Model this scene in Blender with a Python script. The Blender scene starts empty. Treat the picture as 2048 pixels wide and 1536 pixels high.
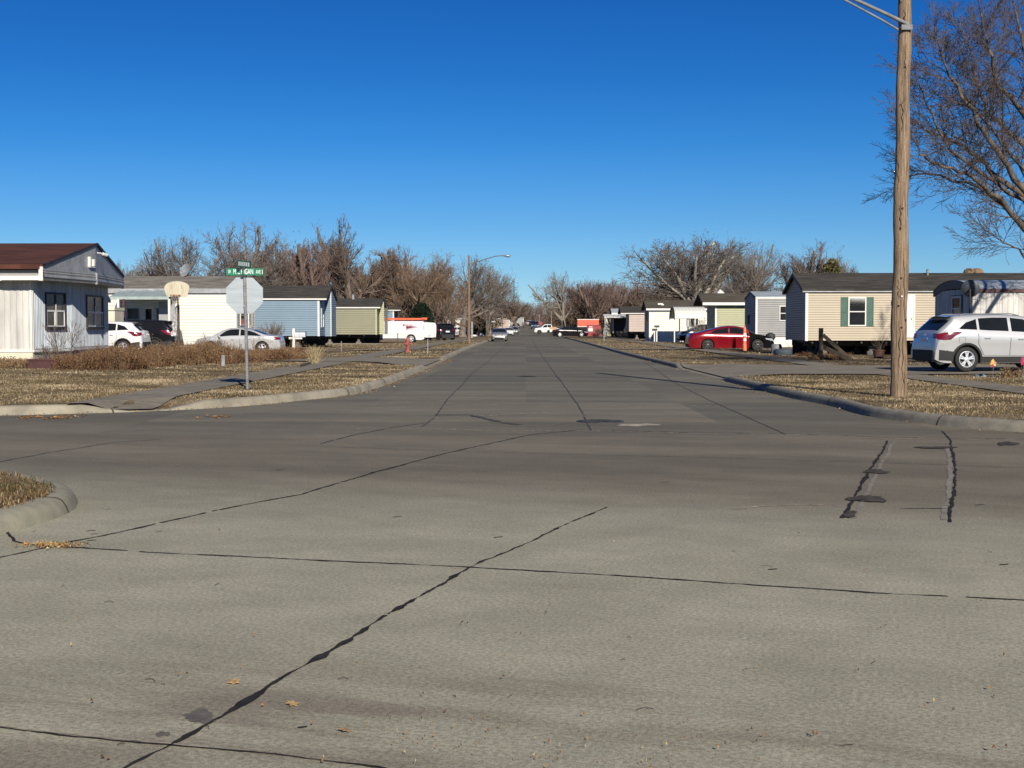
import bpy, bmesh, math, random
import numpy as np
from mathutils import Vector, Matrix, Euler
from mathutils.geometry import delaunay_2d_cdt, tessellate_polygon
random.seed(7); np.random.seed(7)
rad = math.radians
S = bpy.context.scene
C = S.collection

# ------------------------------------------------------------------ camera
FPX = 2700.0
cam_d = bpy.data.cameras.new('camera'); cam = bpy.data.objects.new('camera', cam_d); C.objects.link(cam)
cam.location = (0, 0, 1.43)
cam.rotation_euler = (rad(90 - 2.396), 0, rad(0.594))
cam_d.sensor_width = 36; cam_d.lens = 36 * FPX / 2048
cam_d.clip_start = 0.1; cam_d.clip_end = 6000
S.camera = cam
# ------------------------------------------------------------------ world, sun, exposure
SUN_EL, SUN_AZ = 27.0, 15.0        # sun stands behind the camera, a little to the right
w = bpy.data.worlds.new('World'); S.world = w; w.use_nodes = True
nt = w.node_tree; nt.nodes.clear()
sky = nt.nodes.new('ShaderNodeTexSky'); sky.sky_type = 'NISHITA'; sky.sun_disc = False
sky.sun_elevation = rad(SUN_EL); sky.sun_rotation = rad(180 - SUN_AZ)
sky.altitude = 0; sky.air_density = 1.0; sky.dust_density = 0.2; sky.ozone_density = 1.0
bg = nt.nodes.new('ShaderNodeBackground'); bg.inputs['Strength'].default_value = 0.085
wo = nt.nodes.new('ShaderNodeOutputWorld')
wtc = nt.nodes.new('ShaderNodeTexCoord'); wsp = nt.nodes.new('ShaderNodeSeparateXYZ'); wmr = nt.nodes.new('ShaderNodeMapRange'); wmr.inputs[1].default_value = 0; wmr.inputs[2].default_value = .25
wr = nt.nodes.new('ShaderNodeValToRGB'); SKYRAMP = [(0, .42, .68, 1.16), (.081, .32, .575, 1.02), (.17, .245, .485, .89), (.306, .165, .405, .80), (.539, .075, .325, .72), (.721, .046, .268, .66), (1, .032, .225, .60)]
while len(wr.color_ramp.elements) < len(SKYRAMP): wr.color_ramp.elements.new(.5)
for i, q in enumerate(SKYRAMP): wr.color_ramp.elements[i].position = q[0]; wr.color_ramp.elements[i].color = (*q[1:], 1)
wmx = nt.nodes.new('ShaderNodeVectorMath'); wmx.operation = 'MULTIPLY'
nt.links.new(wtc.outputs['Generated'], wsp.inputs[0]); nt.links.new(wsp.outputs['Z'], wmr.inputs[0]); nt.links.new(wmr.outputs[0], wr.inputs[0])
nt.links.new(sky.outputs[0], wmx.inputs[0]); nt.links.new(wr.outputs[0], wmx.inputs[1]); nt.links.new(wmx.outputs[0], bg.inputs[0]); nt.links.new(bg.outputs[0], wo.inputs[0])
sd = bpy.data.lights.new('sun', 'SUN'); sd.energy = 5.0; sd.angle = rad(0.5); sd.color = (1.0, 0.915, 0.785)
so = bpy.data.objects.new('sun', sd); C.objects.link(so)
sv = Vector((math.sin(rad(SUN_AZ)) * math.cos(rad(SUN_EL)), -math.cos(rad(SUN_AZ)) * math.cos(rad(SUN_EL)), math.sin(rad(SUN_EL))))
so.rotation_euler = (-sv).to_track_quat('-Z', 'Y').to_euler(); so.location = sv * 50
S.view_settings.view_transform = 'Standard'; S.view_settings.look = 'None'
S.view_settings.exposure = 0.45; S.view_settings.gamma = 1.0; S.view_settings.use_curve_mapping = False
S.render.engine = 'CYCLES'
S.cycles.max_bounces = 5; S.cycles.diffuse_bounces = 3; S.cycles.glossy_bounces = 3; S.cycles.transparent_max_bounces = 8

# ------------------------------------------------------------------ pixel <-> world
RM = cam.rotation_euler.to_matrix(); CL = Vector(cam.location)
def ray(px, py): return RM @ Vector(((px - 1024) / FPX, -(py - 768) / FPX, -1))
def G(px, py, z=0.0):
    d = ray(px, py); t = (z - CL.z) / d.z; p = CL + d * t; return (p.x, p.y)
def WZ(px, py, y):
    d = ray(px, py); t = y / d.y; p = CL + d * t; return (p.x, p.z)
def WX(px, y): return WZ(px, 655, y)[0]
def sstep(a, b, t):
    t = min(1, max(0, (t - a) / (b - a))); return t * t * (3 - 2 * t)
def RISE(y): return 2.4 * sstep(230, 450, y)

# ------------------------------------------------------------------ mesh builder
def link_mesh(name, me, mat, parent=None, smooth=False):
    o = bpy.data.objects.new(name, me); C.objects.link(o)
    if mat:
        for m in (mat if isinstance(mat, (list, tuple)) else [mat]): me.materials.append(m)
    if parent is not None: o.parent = parent
    if smooth:
        me.polygons.foreach_set('use_smooth', [True] * len(me.polygons))
        me.set_sharp_from_angle(angle=rad(smooth if smooth is not True else 35))
    return o
def root_loc(p):
    v = Vector((0, 0, 0))
    while p is not None: v += p.location; p = p.parent
    return v
class MB:
    def __init__(s): s.v = []; s.f = []; s.m = []
    def add(s, vs, fs, mi=0):
        n = len(s.v); s.v += [tuple(v) for v in vs]; s.f += [tuple(i + n for i in f) for f in fs]; s.m += [mi] * len(fs); return s
    def quad(s, a, b, c, d, mi=0): return s.add([a, b, c, d], [(0, 1, 2, 3)], mi)
    def box(s, x0, y0, z0, x1, y1, z1, mi=0):
        return s.fbox(Vector((0, 0, 0)), Vector((1, 0, 0)), Vector((0, 1, 0)), Vector((0, 0, 1)), x0, x1, y0, y1, z0, z1, mi)
    def fbox(s, o, U, V, N, u0, u1, v0, v1, n0, n1, mi=0):
        P = [o + U * a + V * b + N * c for c in (n0, n1) for b in (v0, v1) for a in (u0, u1)]
        return s.add(P, [(0, 2, 3, 1), (4, 5, 7, 6), (0, 1, 5, 4), (2, 6, 7, 3), (0, 4, 6, 2), (1, 3, 7, 5)], mi)
    def tube(s, pts, r, n=8, caps=True, mi=0):
        pts = [Vector(p) for p in pts]
        if not isinstance(r, (list, tuple)): r = [r] * len(pts)
        base = len(s.v); prev = None
        for i, p in enumerate(pts):
            d = (pts[min(i + 1, len(pts) - 1)] - pts[max(i - 1, 0)]).normalized()
            if prev is None: a = d.orthogonal().normalized()
            else: a = (prev - d * prev.dot(d)).normalized()
            prev = a; b = d.cross(a)
            for k in range(n):
                t = 2 * math.pi * k / n; s.v.append(tuple(p + (a * math.cos(t) + b * math.sin(t)) * r[i]))
        for i in range(len(pts) - 1):
            for k in range(n):
                a0 = base + i * n + k; a1 = base + i * n + (k + 1) % n
                s.f.append((a0, a1, a1 + n, a0 + n)); s.m.append(mi)
        if caps:
            s.f.append(tuple(base + k for k in range(n))[::-1]); s.f.append(tuple(base + (len(pts) - 1) * n + k for k in range(n))); s.m += [mi, mi]
        return s
    def lathe(s, prof, o=(0, 0, 0), axis=(0, 0, 1), n=16, mi=0):
        o = Vector(o); ax = Vector(axis).normalized(); a = ax.orthogonal().normalized(); b = ax.cross(a); base = len(s.v)
        for (r, h) in prof:
            for k in range(n):
                t = 2 * math.pi * k / n; s.v.append(tuple(o + ax * h + (a * math.cos(t) + b * math.sin(t)) * r))
        for i in range(len(prof) - 1):
            for k in range(n):
                a0 = base + i * n + k; a1 = base + i * n + (k + 1) % n
                s.f.append((a0, a1, a1 + n, a0 + n)); s.m.append(mi)
        return s
    def prism(s, poly, o, U, V, N, t0, t1, mi=0):
        o = Vector(o); U = Vector(U); V = Vector(V); N = Vector(N); n = len(poly)
        P = [o + U * a + V * b + N * t0 for a, b in poly] + [o + U * a + V * b + N * t1 for a, b in poly]
        return s.add(P, [tuple(range(n))[::-1], tuple(range(n, 2 * n))] + [(i, (i + 1) % n, n + (i + 1) % n, n + i) for i in range(n)], mi)
    def grid(s, fn, nu, nv, mi=0):
        vs = [fn(i / nu, j / nv) for j in range(nv + 1) for i in range(nu + 1)]
        fs = [(j * (nu + 1) + i, j * (nu + 1) + i + 1, (j + 1) * (nu + 1) + i + 1, (j + 1) * (nu + 1) + i) for j in range(nv) for i in range(nu)]
        return s.add(vs, fs, mi)
    def build(s, name, mat, parent=None, smooth=False, world=True, fix=True):
        off = root_loc(parent) if (parent is not None and world) else Vector((0, 0, 0))
        me = bpy.data.meshes.new(name)
        me.from_pydata([(v[0] - off.x, v[1] - off.y, v[2] - off.z) for v in s.v], [], s.f)
        if isinstance(mat, (list, tuple)): me.polygons.foreach_set('material_index', s.m)
        if fix:
            bm = bmesh.new(); bm.from_mesh(me); bmesh.ops.recalc_face_normals(bm, faces=bm.faces); bm.to_mesh(me); bm.free()
        me.update()
        return link_mesh(name, me, mat, parent, smooth)
def np_mesh(name, V, F, mat, parent=None, off=None):
    me = bpy.data.meshes.new(name); k = F.shape[1]
    if off is not None: V = V - np.array(off)
    me.vertices.add(len(V)); me.vertices.foreach_set('co', V.astype(np.float32).ravel())
    me.loops.add(F.size); me.loops.foreach_set('vertex_index', F.astype(np.int32).ravel())
    me.polygons.add(len(F)); me.polygons.foreach_set('loop_start', np.arange(0, F.size, k, dtype=np.int32))
    me.update(calc_edges=True)
    return link_mesh(name, me, mat, parent)
def tag(o, label=None, cat=None, group=None, kind=None):
    if label: o['label'] = label
    if cat: o['category'] = cat
    if group: o['group'] = group
    if kind: o['kind'] = kind
    return o
def thing(name, label, cat, loc=(0, 0, 0), rz=0, group=None):
    o = bpy.data.objects.new(name, None); C.objects.link(o); o.location = loc; o.rotation_euler = (0, 0, rz); o.empty_display_size = .3
    return tag(o, label, cat, group)
def kids(o): return [c for c in bpy.data.objects if c.parent == o]
def copy_tree(o, parent=None):
    c = o.copy(); C.objects.link(c); c.parent = parent
    for ch in kids(o): copy_tree(ch, c)
    return c

# ------------------------------------------------------------------ materials
MT = {}
def mat(name, col, rough=.7, metal=0, var=.15, scale=3.0, stretch=(1, 1, 1), bump=0, bscale=40, col2=None, spec=.5, island=0, coat=0, detail=6):
    if name in MT: return MT[name]
    m = bpy.data.materials.new(name); m.use_nodes = True; t = m.node_tree; n = t.nodes; L = t.links; b = n['Principled BSDF']
    b.inputs['Roughness'].default_value = rough; b.inputs['Metallic'].default_value = metal
    b.inputs['Specular IOR Level'].default_value = spec; b.inputs['Coat Weight'].default_value = coat; b.inputs['Coat Roughness'].default_value = .04
    tc = n.new('ShaderNodeTexCoord'); mp = n.new('ShaderNodeMapping'); mp.inputs['Scale'].default_value = stretch; L.new(tc.outputs['Object'], mp.inputs[0])
    nz = n.new('ShaderNodeTexNoise'); nz.inputs['Scale'].default_value = scale; nz.inputs['Detail'].default_value = detail; nz.inputs['Roughness'].default_value = .65; L.new(mp.outputs[0], nz.inputs['Vector'])
    c2 = col2 if col2 else tuple(max(0, c * (1 - var * 1.6)) for c in col)
    c1 = col if col2 else tuple(min(1, c * (1 + var * .7)) for c in col)
    r = n.new('ShaderNodeValToRGB'); r.color_ramp.elements[0].position = .36; r.color_ramp.elements[1].position = .62
    r.color_ramp.elements[0].color = (*c2, 1); r.color_ramp.elements[1].color = (*c1, 1); L.new(nz.outputs[0], r.inputs[0])
    out = r.outputs[0]
    if island:
        g = n.new('ShaderNodeNewGeometry'); mr = n.new('ShaderNodeMapRange'); mr.inputs['To Min'].default_value = 1 - island; mr.inputs['To Max'].default_value = 1 + island
        L.new(g.outputs['Random Per Island'], mr.inputs[0]); mx = n.new('ShaderNodeVectorMath'); mx.operation = 'SCALE'; L.new(out, mx.inputs[0]); L.new(mr.outputs[0], mx.inputs['Scale']); out = mx.outputs[0]
    L.new(out, b.inputs['Base Color'])
    if bump:
        n2 = n.new('ShaderNodeTexNoise'); n2.inputs['Scale'].default_value = bscale; n2.inputs['Detail'].default_value = 5; L.new(mp.outputs[0], n2.inputs['Vector'])
        bp = n.new('ShaderNodeBump'); bp.inputs['Strength'].default_value = bump; bp.inputs['Distance'].default_value = .02; L.new(n2.outputs[0], bp.inputs['Height']); L.new(bp.outputs[0], b.inputs['Normal'])
    MT[name] = m; return m
def ramp_island(name, cols, rough=.9, transl=0):
    m = bpy.data.materials.new(name); m.use_nodes = True; t = m.node_tree; n = t.nodes; L = t.links; b = n['Principled BSDF']; b.inputs['Roughness'].default_value = rough; b.inputs['Specular IOR Level'].default_value = .2
    g = n.new('ShaderNodeNewGeometry'); r = n.new('ShaderNodeValToRGB'); r.color_ramp.interpolation = 'LINEAR'
    while len(r.color_ramp.elements) < len(cols): r.color_ramp.elements.new(.5)
    for i, c in enumerate(cols): r.color_ramp.elements[i].position = i / (len(cols) - 1); r.color_ramp.elements[i].color = (*c, 1)
    tc = n.new('ShaderNodeTexCoord'); nz = n.new('ShaderNodeTexNoise'); nz.inputs['Scale'].default_value = .42; nz.inputs['Detail'].default_value = 7; nz.inputs['Roughness'].default_value = .7; L.new(tc.outputs['Object'], nz.inputs['Vector'])
    ma = n.new('ShaderNodeMath'); ma.operation = 'MULTIPLY_ADD'; ma.inputs[1].default_value = 3.2; ma.inputs[2].default_value = -1.6; L.new(nz.outputs[0], ma.inputs[0])
    ad = n.new('ShaderNodeMath'); ad.operation = 'ADD'; ad.use_clamp = True; L.new(g.outputs['Random Per Island'], ad.inputs[0]); L.new(ma.outputs[0], ad.inputs[1])
    L.new(ad.outputs[0], r.inputs[0]); L.new(r.outputs[0], b.inputs['Base Color']); MT[name] = m; return m
def shingle(name, c1, c2, bw=.9, rh=.14):
    m = bpy.data.materials.new(name); m.use_nodes = True; t = m.node_tree; n = t.nodes; L = t.links; b = n['Principled BSDF']; b.inputs['Roughness'].default_value = .95; b.inputs['Specular IOR Level'].default_value = .25
    tc = n.new('ShaderNodeTexCoord'); br = n.new('ShaderNodeTexBrick'); L.new(tc.outputs['Object'], br.inputs['Vector'])
    br.inputs['Scale'].default_value = 1; br.inputs['Brick Width'].default_value = bw; br.inputs['Row Height'].default_value = rh; br.inputs['Mortar Size'].default_value = .006
    br.inputs['Color1'].default_value = (*c1, 1); br.inputs['Color2'].default_value = (*c2, 1); br.inputs['Mortar'].default_value = (*[c * .5 for c in c2], 1)
    nz = n.new('ShaderNodeTexNoise'); nz.inputs['Scale'].default_value = 1.4; nz.inputs['Detail'].default_value = 8; mp = n.new('ShaderNodeMapping'); mp.inputs['Scale'].default_value = (.6, 3, 3); L.new(tc.outputs['Object'], mp.inputs[0]); L.new(mp.outputs[0], nz.inputs['Vector'])
    mr = n.new('ShaderNodeMapRange'); mr.inputs[1].default_value = .3; mr.inputs[2].default_value = .7; mr.inputs['To Min'].default_value = .65; mr.inputs['To Max'].default_value = 1.3; L.new(nz.outputs[0], mr.inputs[0])
    mx = n.new('ShaderNodeVectorMath'); mx.operation = 'SCALE'; L.new(br.outputs[0], mx.inputs[0]); L.new(mr.outputs[0], mx.inputs['Scale']); L.new(mx.outputs[0], b.inputs['Base Color']); MT[name] = m; return m

def road_mat():
    m = bpy.data.materials.new('road_concrete'); m.use_nodes = True; t = m.node_tree; n = t.nodes; L = t.links; b = n['Principled BSDF']
    b.inputs['Roughness'].default_value = .92; b.inputs['Specular IOR Level'].default_value = .3
    tc = n.new('ShaderNodeTexCoord'); rot = n.new('ShaderNodeMapping'); rot.inputs['Rotation'].default_value = (0, 0, rad(17)); L.new(tc.outputs['Object'], rot.inputs[0])
    def noise(scale, stretch, det=5, src=None, rg=.6):
        mp = n.new('ShaderNodeMapping'); mp.inputs['Scale'].default_value = stretch; L.new((src or rot).outputs[0] if src is None else src, mp.inputs[0])
        z = n.new('ShaderNodeTexNoise'); z.inputs['Scale'].default_value = scale; z.inputs['Detail'].default_value = det; z.inputs['Roughness'].default_value = rg; L.new(mp.outputs[0], z.inputs['Vector']); return z.outputs[0]
    def math_(op, a, bb, cl=False):
        q = n.new('ShaderNodeMath'); q.operation = op; q.use_clamp = cl
        for i, v in enumerate((a, bb)):
            if isinstance(v, (int, float)): q.inputs[i].default_value = v
            else: L.new(v, q.inputs[i])
        return q.outputs[0]
    def mr(a, f0, f1, t0, t1):
        q = n.new('ShaderNodeMapRange'); q.interpolation_type = 'SMOOTHSTEP'; q.inputs[1].default_value = f0; q.inputs[2].default_value = f1; q.inputs[3].default_value = t0; q.inputs[4].default_value = t1; L.new(a, q.inputs[0]); return q.outputs[0]
    def mixc(f, a, c):
        q = n.new('ShaderNodeMix'); q.data_type = 'RGBA'
        if isinstance(f, float): q.inputs[0].default_value = f
        else: L.new(f, q.inputs[0])
        for i, v in ((6, a), (7, c)):
            if isinstance(v, tuple): q.inputs[i].default_value = (*v, 1)
            else: L.new(v, q.inputs[i])
        return q.outputs[2]
    sep = n.new('ShaderNodeSeparateXYZ'); L.new(rot.outputs[0], sep.inputs[0])
    raw = n.new('ShaderNodeSeparateXYZ'); L.new(tc.outputs['Object'], raw.inputs[0])
    big = noise(.35, (.35, 1.6, 1)); band = noise(.5, (.3, 1.2, 1), 8); mid = noise(3.2, (.6, 1.4, 1), 6); fine = noise(48, (1, 1, 1), 4); grit = noise(170, (1, 1, 1), 2)
    along = math_('ADD', sep.outputs['Y'], math_('MULTIPLY', big, 3.0))
    wear = mr(along, 9.6, 14.2, 0, 1)
    near = mixc(mr(noise(.9, (.8, 1.1, 1), 8, None, .7), .3, .7, 0, 1), (.262, .249, .182), (.310, .295, .221))
    cross = mixc(mr(band, .35, .65, 0, 1), (.118, .104, .074), (.163, .145, .106))
    far = mixc(mr(noise(.5, (.3, 1.8, 1), 5, tc.outputs['Object']), .35, .65, 0, 1), (.106, .098, .075), (.143, .132, .100))
    c = mixc(wear, near, cross); c = mixc(mr(raw.outputs['Y'], 19.5, 22.5, 0, 1), c, far)
    # slab to slab tone
    br = n.new('ShaderNodeTexBrick'); L.new(tc.outputs['Object'], br.inputs['Vector']); br.offset = 0; br.inputs['Scale'].default_value = 1; br.inputs['Brick Width'].default_value = 2.9; br.inputs['Row Height'].default_value = 5.1; br.inputs['Mortar Size'].default_value = .0
    br.inputs['Color1'].default_value = (.8, .82, .84, 1); br.inputs['Color2'].default_value = (1.18, 1.16, 1.12, 1)
    sl = n.new('ShaderNodeVectorMath'); sl.operation = 'MULTIPLY'; L.new(c, sl.inputs[0])
    slf = mixc(mr(raw.outputs['Y'], 17.5, 18.6, 0, 1), (1.0, 1.0, 1.0), br.outputs[0]); L.new(slf, sl.inputs[1]); c = sl.outputs[0]
    # damp rusty dirt line in the foreground
    st = noise(1.1, (.5, 2.4, 1), 6); fr = mr(along, 4.6, 5.5, 0, 1); fr2 = mr(along, 5.7, 6.9, 1, 0)
    sm = math_('MULTIPLY', math_('MULTIPLY', fr, fr2), mr(st, .44, .64, 0, .75)); c = mixc(sm, c, (.150, .118, .090))
    # speckle
    sp = math_('ADD', mr(fine, .3, .7, .74, 1.26), mr(grit, .3, .7, -.24, .24))
    sc = n.new('ShaderNodeVectorMath'); sc.operation = 'SCALE'; L.new(c, sc.inputs[0]); L.new(sp, sc.inputs['Scale']); c = sc.outputs[0]
    ml = noise(1.7, (.8, 1.2, 1), 8, None, .75); sc = n.new('ShaderNodeVectorMath'); sc.operation = 'SCALE'; L.new(c, sc.inputs[0]); L.new(mr(ml, .3, .7, .88, 1.09), sc.inputs['Scale']); c = sc.outputs[0]
    L.new(c, b.inputs['Base Color'])
    bp = n.new('ShaderNodeBump'); bp.inputs['Strength'].default_value = .35; bp.inputs['Distance'].default_value = .006; L.new(math_('ADD', fine, math_('MULTIPLY', grit, .5)), bp.inputs['Height']); L.new(bp.outputs[0], b.inputs['Normal'])
    return m
def lawn_mat():
    m = bpy.data.materials.new('winter_lawn'); m.use_nodes = True; t = m.node_tree; n = t.nodes; L = t.links; b = n['Principled BSDF']; b.inputs['Roughness'].default_value = 1; b.inputs['Specular IOR Level'].default_value = .1
    tc = n.new('ShaderNodeTexCoord')
    def noise(s, d=6, st=(1, 1, 1)):
        mp = n.new('ShaderNodeMapping'); mp.inputs['Scale'].default_value = st; L.new(tc.outputs['Object'], mp.inputs[0])
        z = n.new('ShaderNodeTexNoise'); z.inputs['Scale'].default_value = s; z.inputs['Detail'].default_value = d; z.inputs['Roughness'].default_value = .65; L.new(mp.outputs[0], z.inputs['Vector']); return z.outputs[0]
    def ramp(src, cols):
        r = n.new('ShaderNodeValToRGB')
        while len(r.color_ramp.elements) < len(cols): r.color_ramp.elements.new(.5)
        for i, (p, c) in enumerate(cols): r.color_ramp.elements[i].position = p; r.color_ramp.elements[i].color = (*c, 1)
        L.new(src, r.inputs[0]); return r.outputs[0]
    a = ramp(noise(.45, 7, (.7, 1.6, 1)), [(.30, (.050, .044, .022)), (.42, (.10, .075, .042)), (.52, (.18, .135, .078)), (.60, (.245, .19, .115)), (.70, (.11, .066, .040))])
    f = ramp(noise(14, 6, (1, 1, 1)), [(.3, (.45, .45, .45)), (.5, (1, 1, 1)), (.72, (1.55, 1.5, 1.4))])
    mx = n.new('ShaderNodeVectorMath'); mx.operation = 'MULTIPLY'; L.new(a, mx.inputs[0]); L.new(f, mx.inputs[1]); L.new(mx.outputs[0], b.inputs['Base Color'])
    bp = n.new('ShaderNodeBump'); bp.inputs['Strength'].default_value = .8; bp.inputs['Distance'].default_value = .05; L.new(noise(22, 6), bp.inputs['Height']); L.new(bp.outputs[0], b.inputs['Normal'])
    return m
def pave_mat():
    m = bpy.data.materials.new('pavement_concrete'); m.use_nodes = True; t = m.node_tree; n = t.nodes; L = t.links; b = n['Principled BSDF']; b.inputs['Roughness'].default_value = .95; b.inputs['Specular IOR Level'].default_value = .2
    tc = n.new('ShaderNodeTexCoord'); br = n.new('ShaderNodeTexBrick'); br.offset = 0; L.new(tc.outputs['Object'], br.inputs['Vector']); br.inputs['Scale'].default_value = 1; br.inputs['Brick Width'].default_value = 40; br.inputs['Row Height'].default_value = 1.4; br.inputs['Mortar Size'].default_value = .012
    br.inputs['Color1'].default_value = (.185, .165, .128, 1); br.inputs['Color2'].default_value = (.225, .20, .155, 1); br.inputs['Mortar'].default_value = (.05, .042, .03, 1)
    nz = n.new('ShaderNodeTexNoise'); nz.inputs['Scale'].default_value = 2.2; nz.inputs['Detail'].default_value = 10; nz.inputs['Roughness'].default_value = .75; L.new(tc.outputs['Object'], nz.inputs['Vector'])
    mr = n.new('ShaderNodeMapRange'); mr.inputs[1].default_value = .3; mr.inputs[2].default_value = .7; mr.inputs[3].default_value = .6; mr.inputs[4].default_value = 1.2; L.new(nz.outputs[0], mr.inputs[0])
    mx = n.new('ShaderNodeVectorMath'); mx.operation = 'SCALE'; L.new(br.outputs[0], mx.inputs[0]); L.new(mr.outputs[0], mx.inputs['Scale']); L.new(mx.outputs[0], b.inputs['Base Color']); return m
M_road = road_mat(); M_lawn = lawn_mat(); M_pave = pave_mat()
M_kerb = mat('kerb_concrete', (.255, .23, .175), .95, var=.26, scale=1.3, bump=.4, bscale=60)
M_kerb2 = mat('kerb_concrete_grey', (.19, .175, .14), .95, var=.16, scale=4, bump=.4, bscale=60)
M_twig = mat('dark_twig', (.05, .032, .02), .9, var=.3)
M_joint = mat('joint_dirt', (.05, .042, .032), .95, var=.3)
M_kerbn = mat('kerb_concrete_pale', (.255, .24, .175), .95, var=.16, scale=3.5, bump=.5, bscale=90)
M_tar = mat('tar', (.024, .020, .018), .85, var=.3, scale=6, spec=.2)
M_tar2 = mat('old_tar', (.045, .042, .038), .8, var=.3, scale=6)
M_pale = mat('pale_grout', (.33, .29, .22), .95, var=.3, scale=9)
M_ground = mat('earth', (.10, .085, .05), 1, var=.3, scale=.05, col2=(.06, .055, .03))
M_white = mat('white_vinyl', (.60, .60, .545), .55, var=.03, scale=1)
M_trim = mat('white_trim', (.60, .59, .555), .5, var=.04, scale=2)
M_cream = mat('cream_skirting', (.56, .53, .41), .6, var=.06, scale=1.5)
M_tan = mat('tan_vinyl', (.40, .345, .255), .55, var=.03, scale=1)
M_blue = mat('blue_vinyl', (.15, .22, .285), .55, var=.04, scale=1)
M_olive = mat('olive_vinyl', (.205, .20, .135), .55, var=.04, scale=1)
M_green = mat('pale_green_vinyl', (.34, .345, .215), .55, var=.04, scale=1)
M_grey = mat('grey_vinyl', (.25, .255, .25), .6, var=.06, scale=1)
M_pinkish = mat('pinkish_vinyl', (.40, .33, .29), .6, var=.05, scale=1)
M_ribw = mat('white_ribbed_metal', (.47, .46, .43), .5, var=.16, scale=1.2, stretch=(2, 2, .3))
M_ribblue = mat('weathered_blue_white_siding', (.42, .46, .50), .55, var=.18, scale=2, stretch=(2, 2, .3))
M_alum = mat('grey_aluminium', (.30, .31, .32), .5, metal=.2, var=.15, scale=2.5)
M_metalroof = mat('pale_metal_roof', (.42, .46, .46), .45, metal=.3, var=.15, scale=1)
M_dark = mat('underfloor_black', (.012, .012, .013), .9, var=.4, scale=3)
M_steel = mat('black_steel', (.03, .03, .032), .6, var=.3, scale=4)
M_galv = mat('galvanised_steel', (.27, .275, .275), .45, metal=.55, var=.2, scale=8)
M_signback = mat('bare_sign_aluminium', (.36, .40, .42), .42, metal=.35, var=.09, scale=3, stretch=(.4, .4, 3))
M_glass = mat('dark_window_glass', (.018, .020, .022), .06, var=.2, scale=1, spec=.6)
M_curtain = mat('curtained_glass', (.095, .09, .078), .25, spec=.3, var=.35, scale=3, stretch=(3, 3, .4))
M_maroon = mat('maroon_trim', (.062, .018, .018), .55, var=.2, scale=2)
M_shutter = mat('dark_green_shutter', (.035, .10, .075), .6, var=.12, scale=3)
M_blackfr = mat('black_frame', (.022, .018, .02), .6, var=.2, scale=3)
R_brown = shingle('brown_shingle', (.072, .028, .020), (.052, .020, .015)); R_dark = shingle('dark_shingle', (.060, .055, .046), (.036, .033, .029)); R_grey = shingle('grey_shingle', (.17, .155, .135), (.135, .125, .108), .9, .16)
R_mid = shingle('weathered_shingle', (.085, .074, .056), (.062, .055, .044))
M_wood = mat('weathered_pole_wood', (.33, .24, .155), .9, scale=2.6, stretch=(14, 14, .5), bump=1.0, bscale=12, col2=(.10, .064, .038), detail=12)
M_wood2 = mat('pole_wood_brown', (.23, .155, .10), .9, scale=3.2, stretch=(9, 9, .45), bump=.6, bscale=9, col2=(.11, .075, .05))
M_oldwood = mat('old_grey_wood', (.075, .058, .04), .95, var=.3, scale=4, stretch=(5, 5, .6), bump=.6, bscale=12)
M_tyre = mat('tyre_rubber', (.018, .018, .018), .85, var=.2, scale=5)
M_rim = mat('silver_wheel', (.72, .73, .75), .3, metal=.6, var=.04)
M_rimd = mat('dark_wheel', (.05, .05, .052), .35, metal=.6, var=.1)
M_clad = mat('black_plastic', (.014, .0145, .016), .75, var=.1)
M_cglass = mat('car_glass', (.010, .011, .013), .06, var=.1, spec=.2)
M_chrome = mat('chrome', (.75, .75, .75), .12, metal=1, var=.02)
M_tail = mat('tail_lamp_red', (.15, .004, .010), .15, var=.2, scale=6, spec=.8, coat=.5)
M_head = mat('headlamp_glass', (.62, .64, .66), .1, metal=.4, var=.1, scale=9)
M_plate = mat('plate_white', (.62, .66, .70), .5, var=.08, scale=20)
def paint(name, c, metal=.0, rough=.28): return mat(name, c, rough, metal, var=.02, scale=.8, coat=.8)
P_silver = paint('silver_paint', (.47, .475, .48), .40, .33); P_white = paint('white_paint', (.62, .62, .62)); P_black = mat('black_paint', (.008, .008, .010), .22, var=.02, spec=.3); P_red = paint('dark_red_paint', (.21, .003, .010), .3, .25)
P_champ = paint('pale_champagne_paint', (.34, .34, .31), .5); P_blue = paint('dark_blue_paint', (.02, .035, .07), .3)

# ------------------------------------------------------------------ ground, road, lawns
def Hraw(x, y):
    """height of the verge and yards above the road"""
    far = sstep(50, 62, y)
    if y < 17.5 and x < 0: base = .125
    else:
        off = max(0, -8.0 - x, x - 11.0)
        base = .15 + .05 * sstep(0, 6, off) * (1 - far) - .09 * sstep(0, 3, off) * far
    d = 0
    if x < 0 and y > 17.5:
        m = sstep(46.2, 47.6, y) * (1 - sstep(57.4, 58.8, y)); d = max(d, m * (1 - sstep(0, 2.0, -3.6 - x)))
        m = sstep(-7.35, -6.95, x) * (1 - sstep(-6.2, -5.75, x)); d = max(d, m * (1 - sstep(0, 1.7, y - 22.7 - (x + 7.0) * .7)))
    if x > 0:
        m = sstep(35.6, 37.2, y) * (1 - sstep(46.8, 48.4, y)); d = max(d, m * (1 - sstep(0, 2.0, x - 5.3)))
    return base * (1 - .88 * d)
def H(x, y): return Hraw(x, y) + RISE(y)
def resample(path, step):
    out = [path[0]]
    for a, b in zip(path, path[1:]):
        L = math.dist(a, b); n = max(1, int(L / (step if L < 30 else 8)))
        for k in range(1, n + 1): out.append((a[0] + (b[0] - a[0]) * k / n, a[1] + (b[1] - a[1]) * k / n))
    return out
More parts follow.
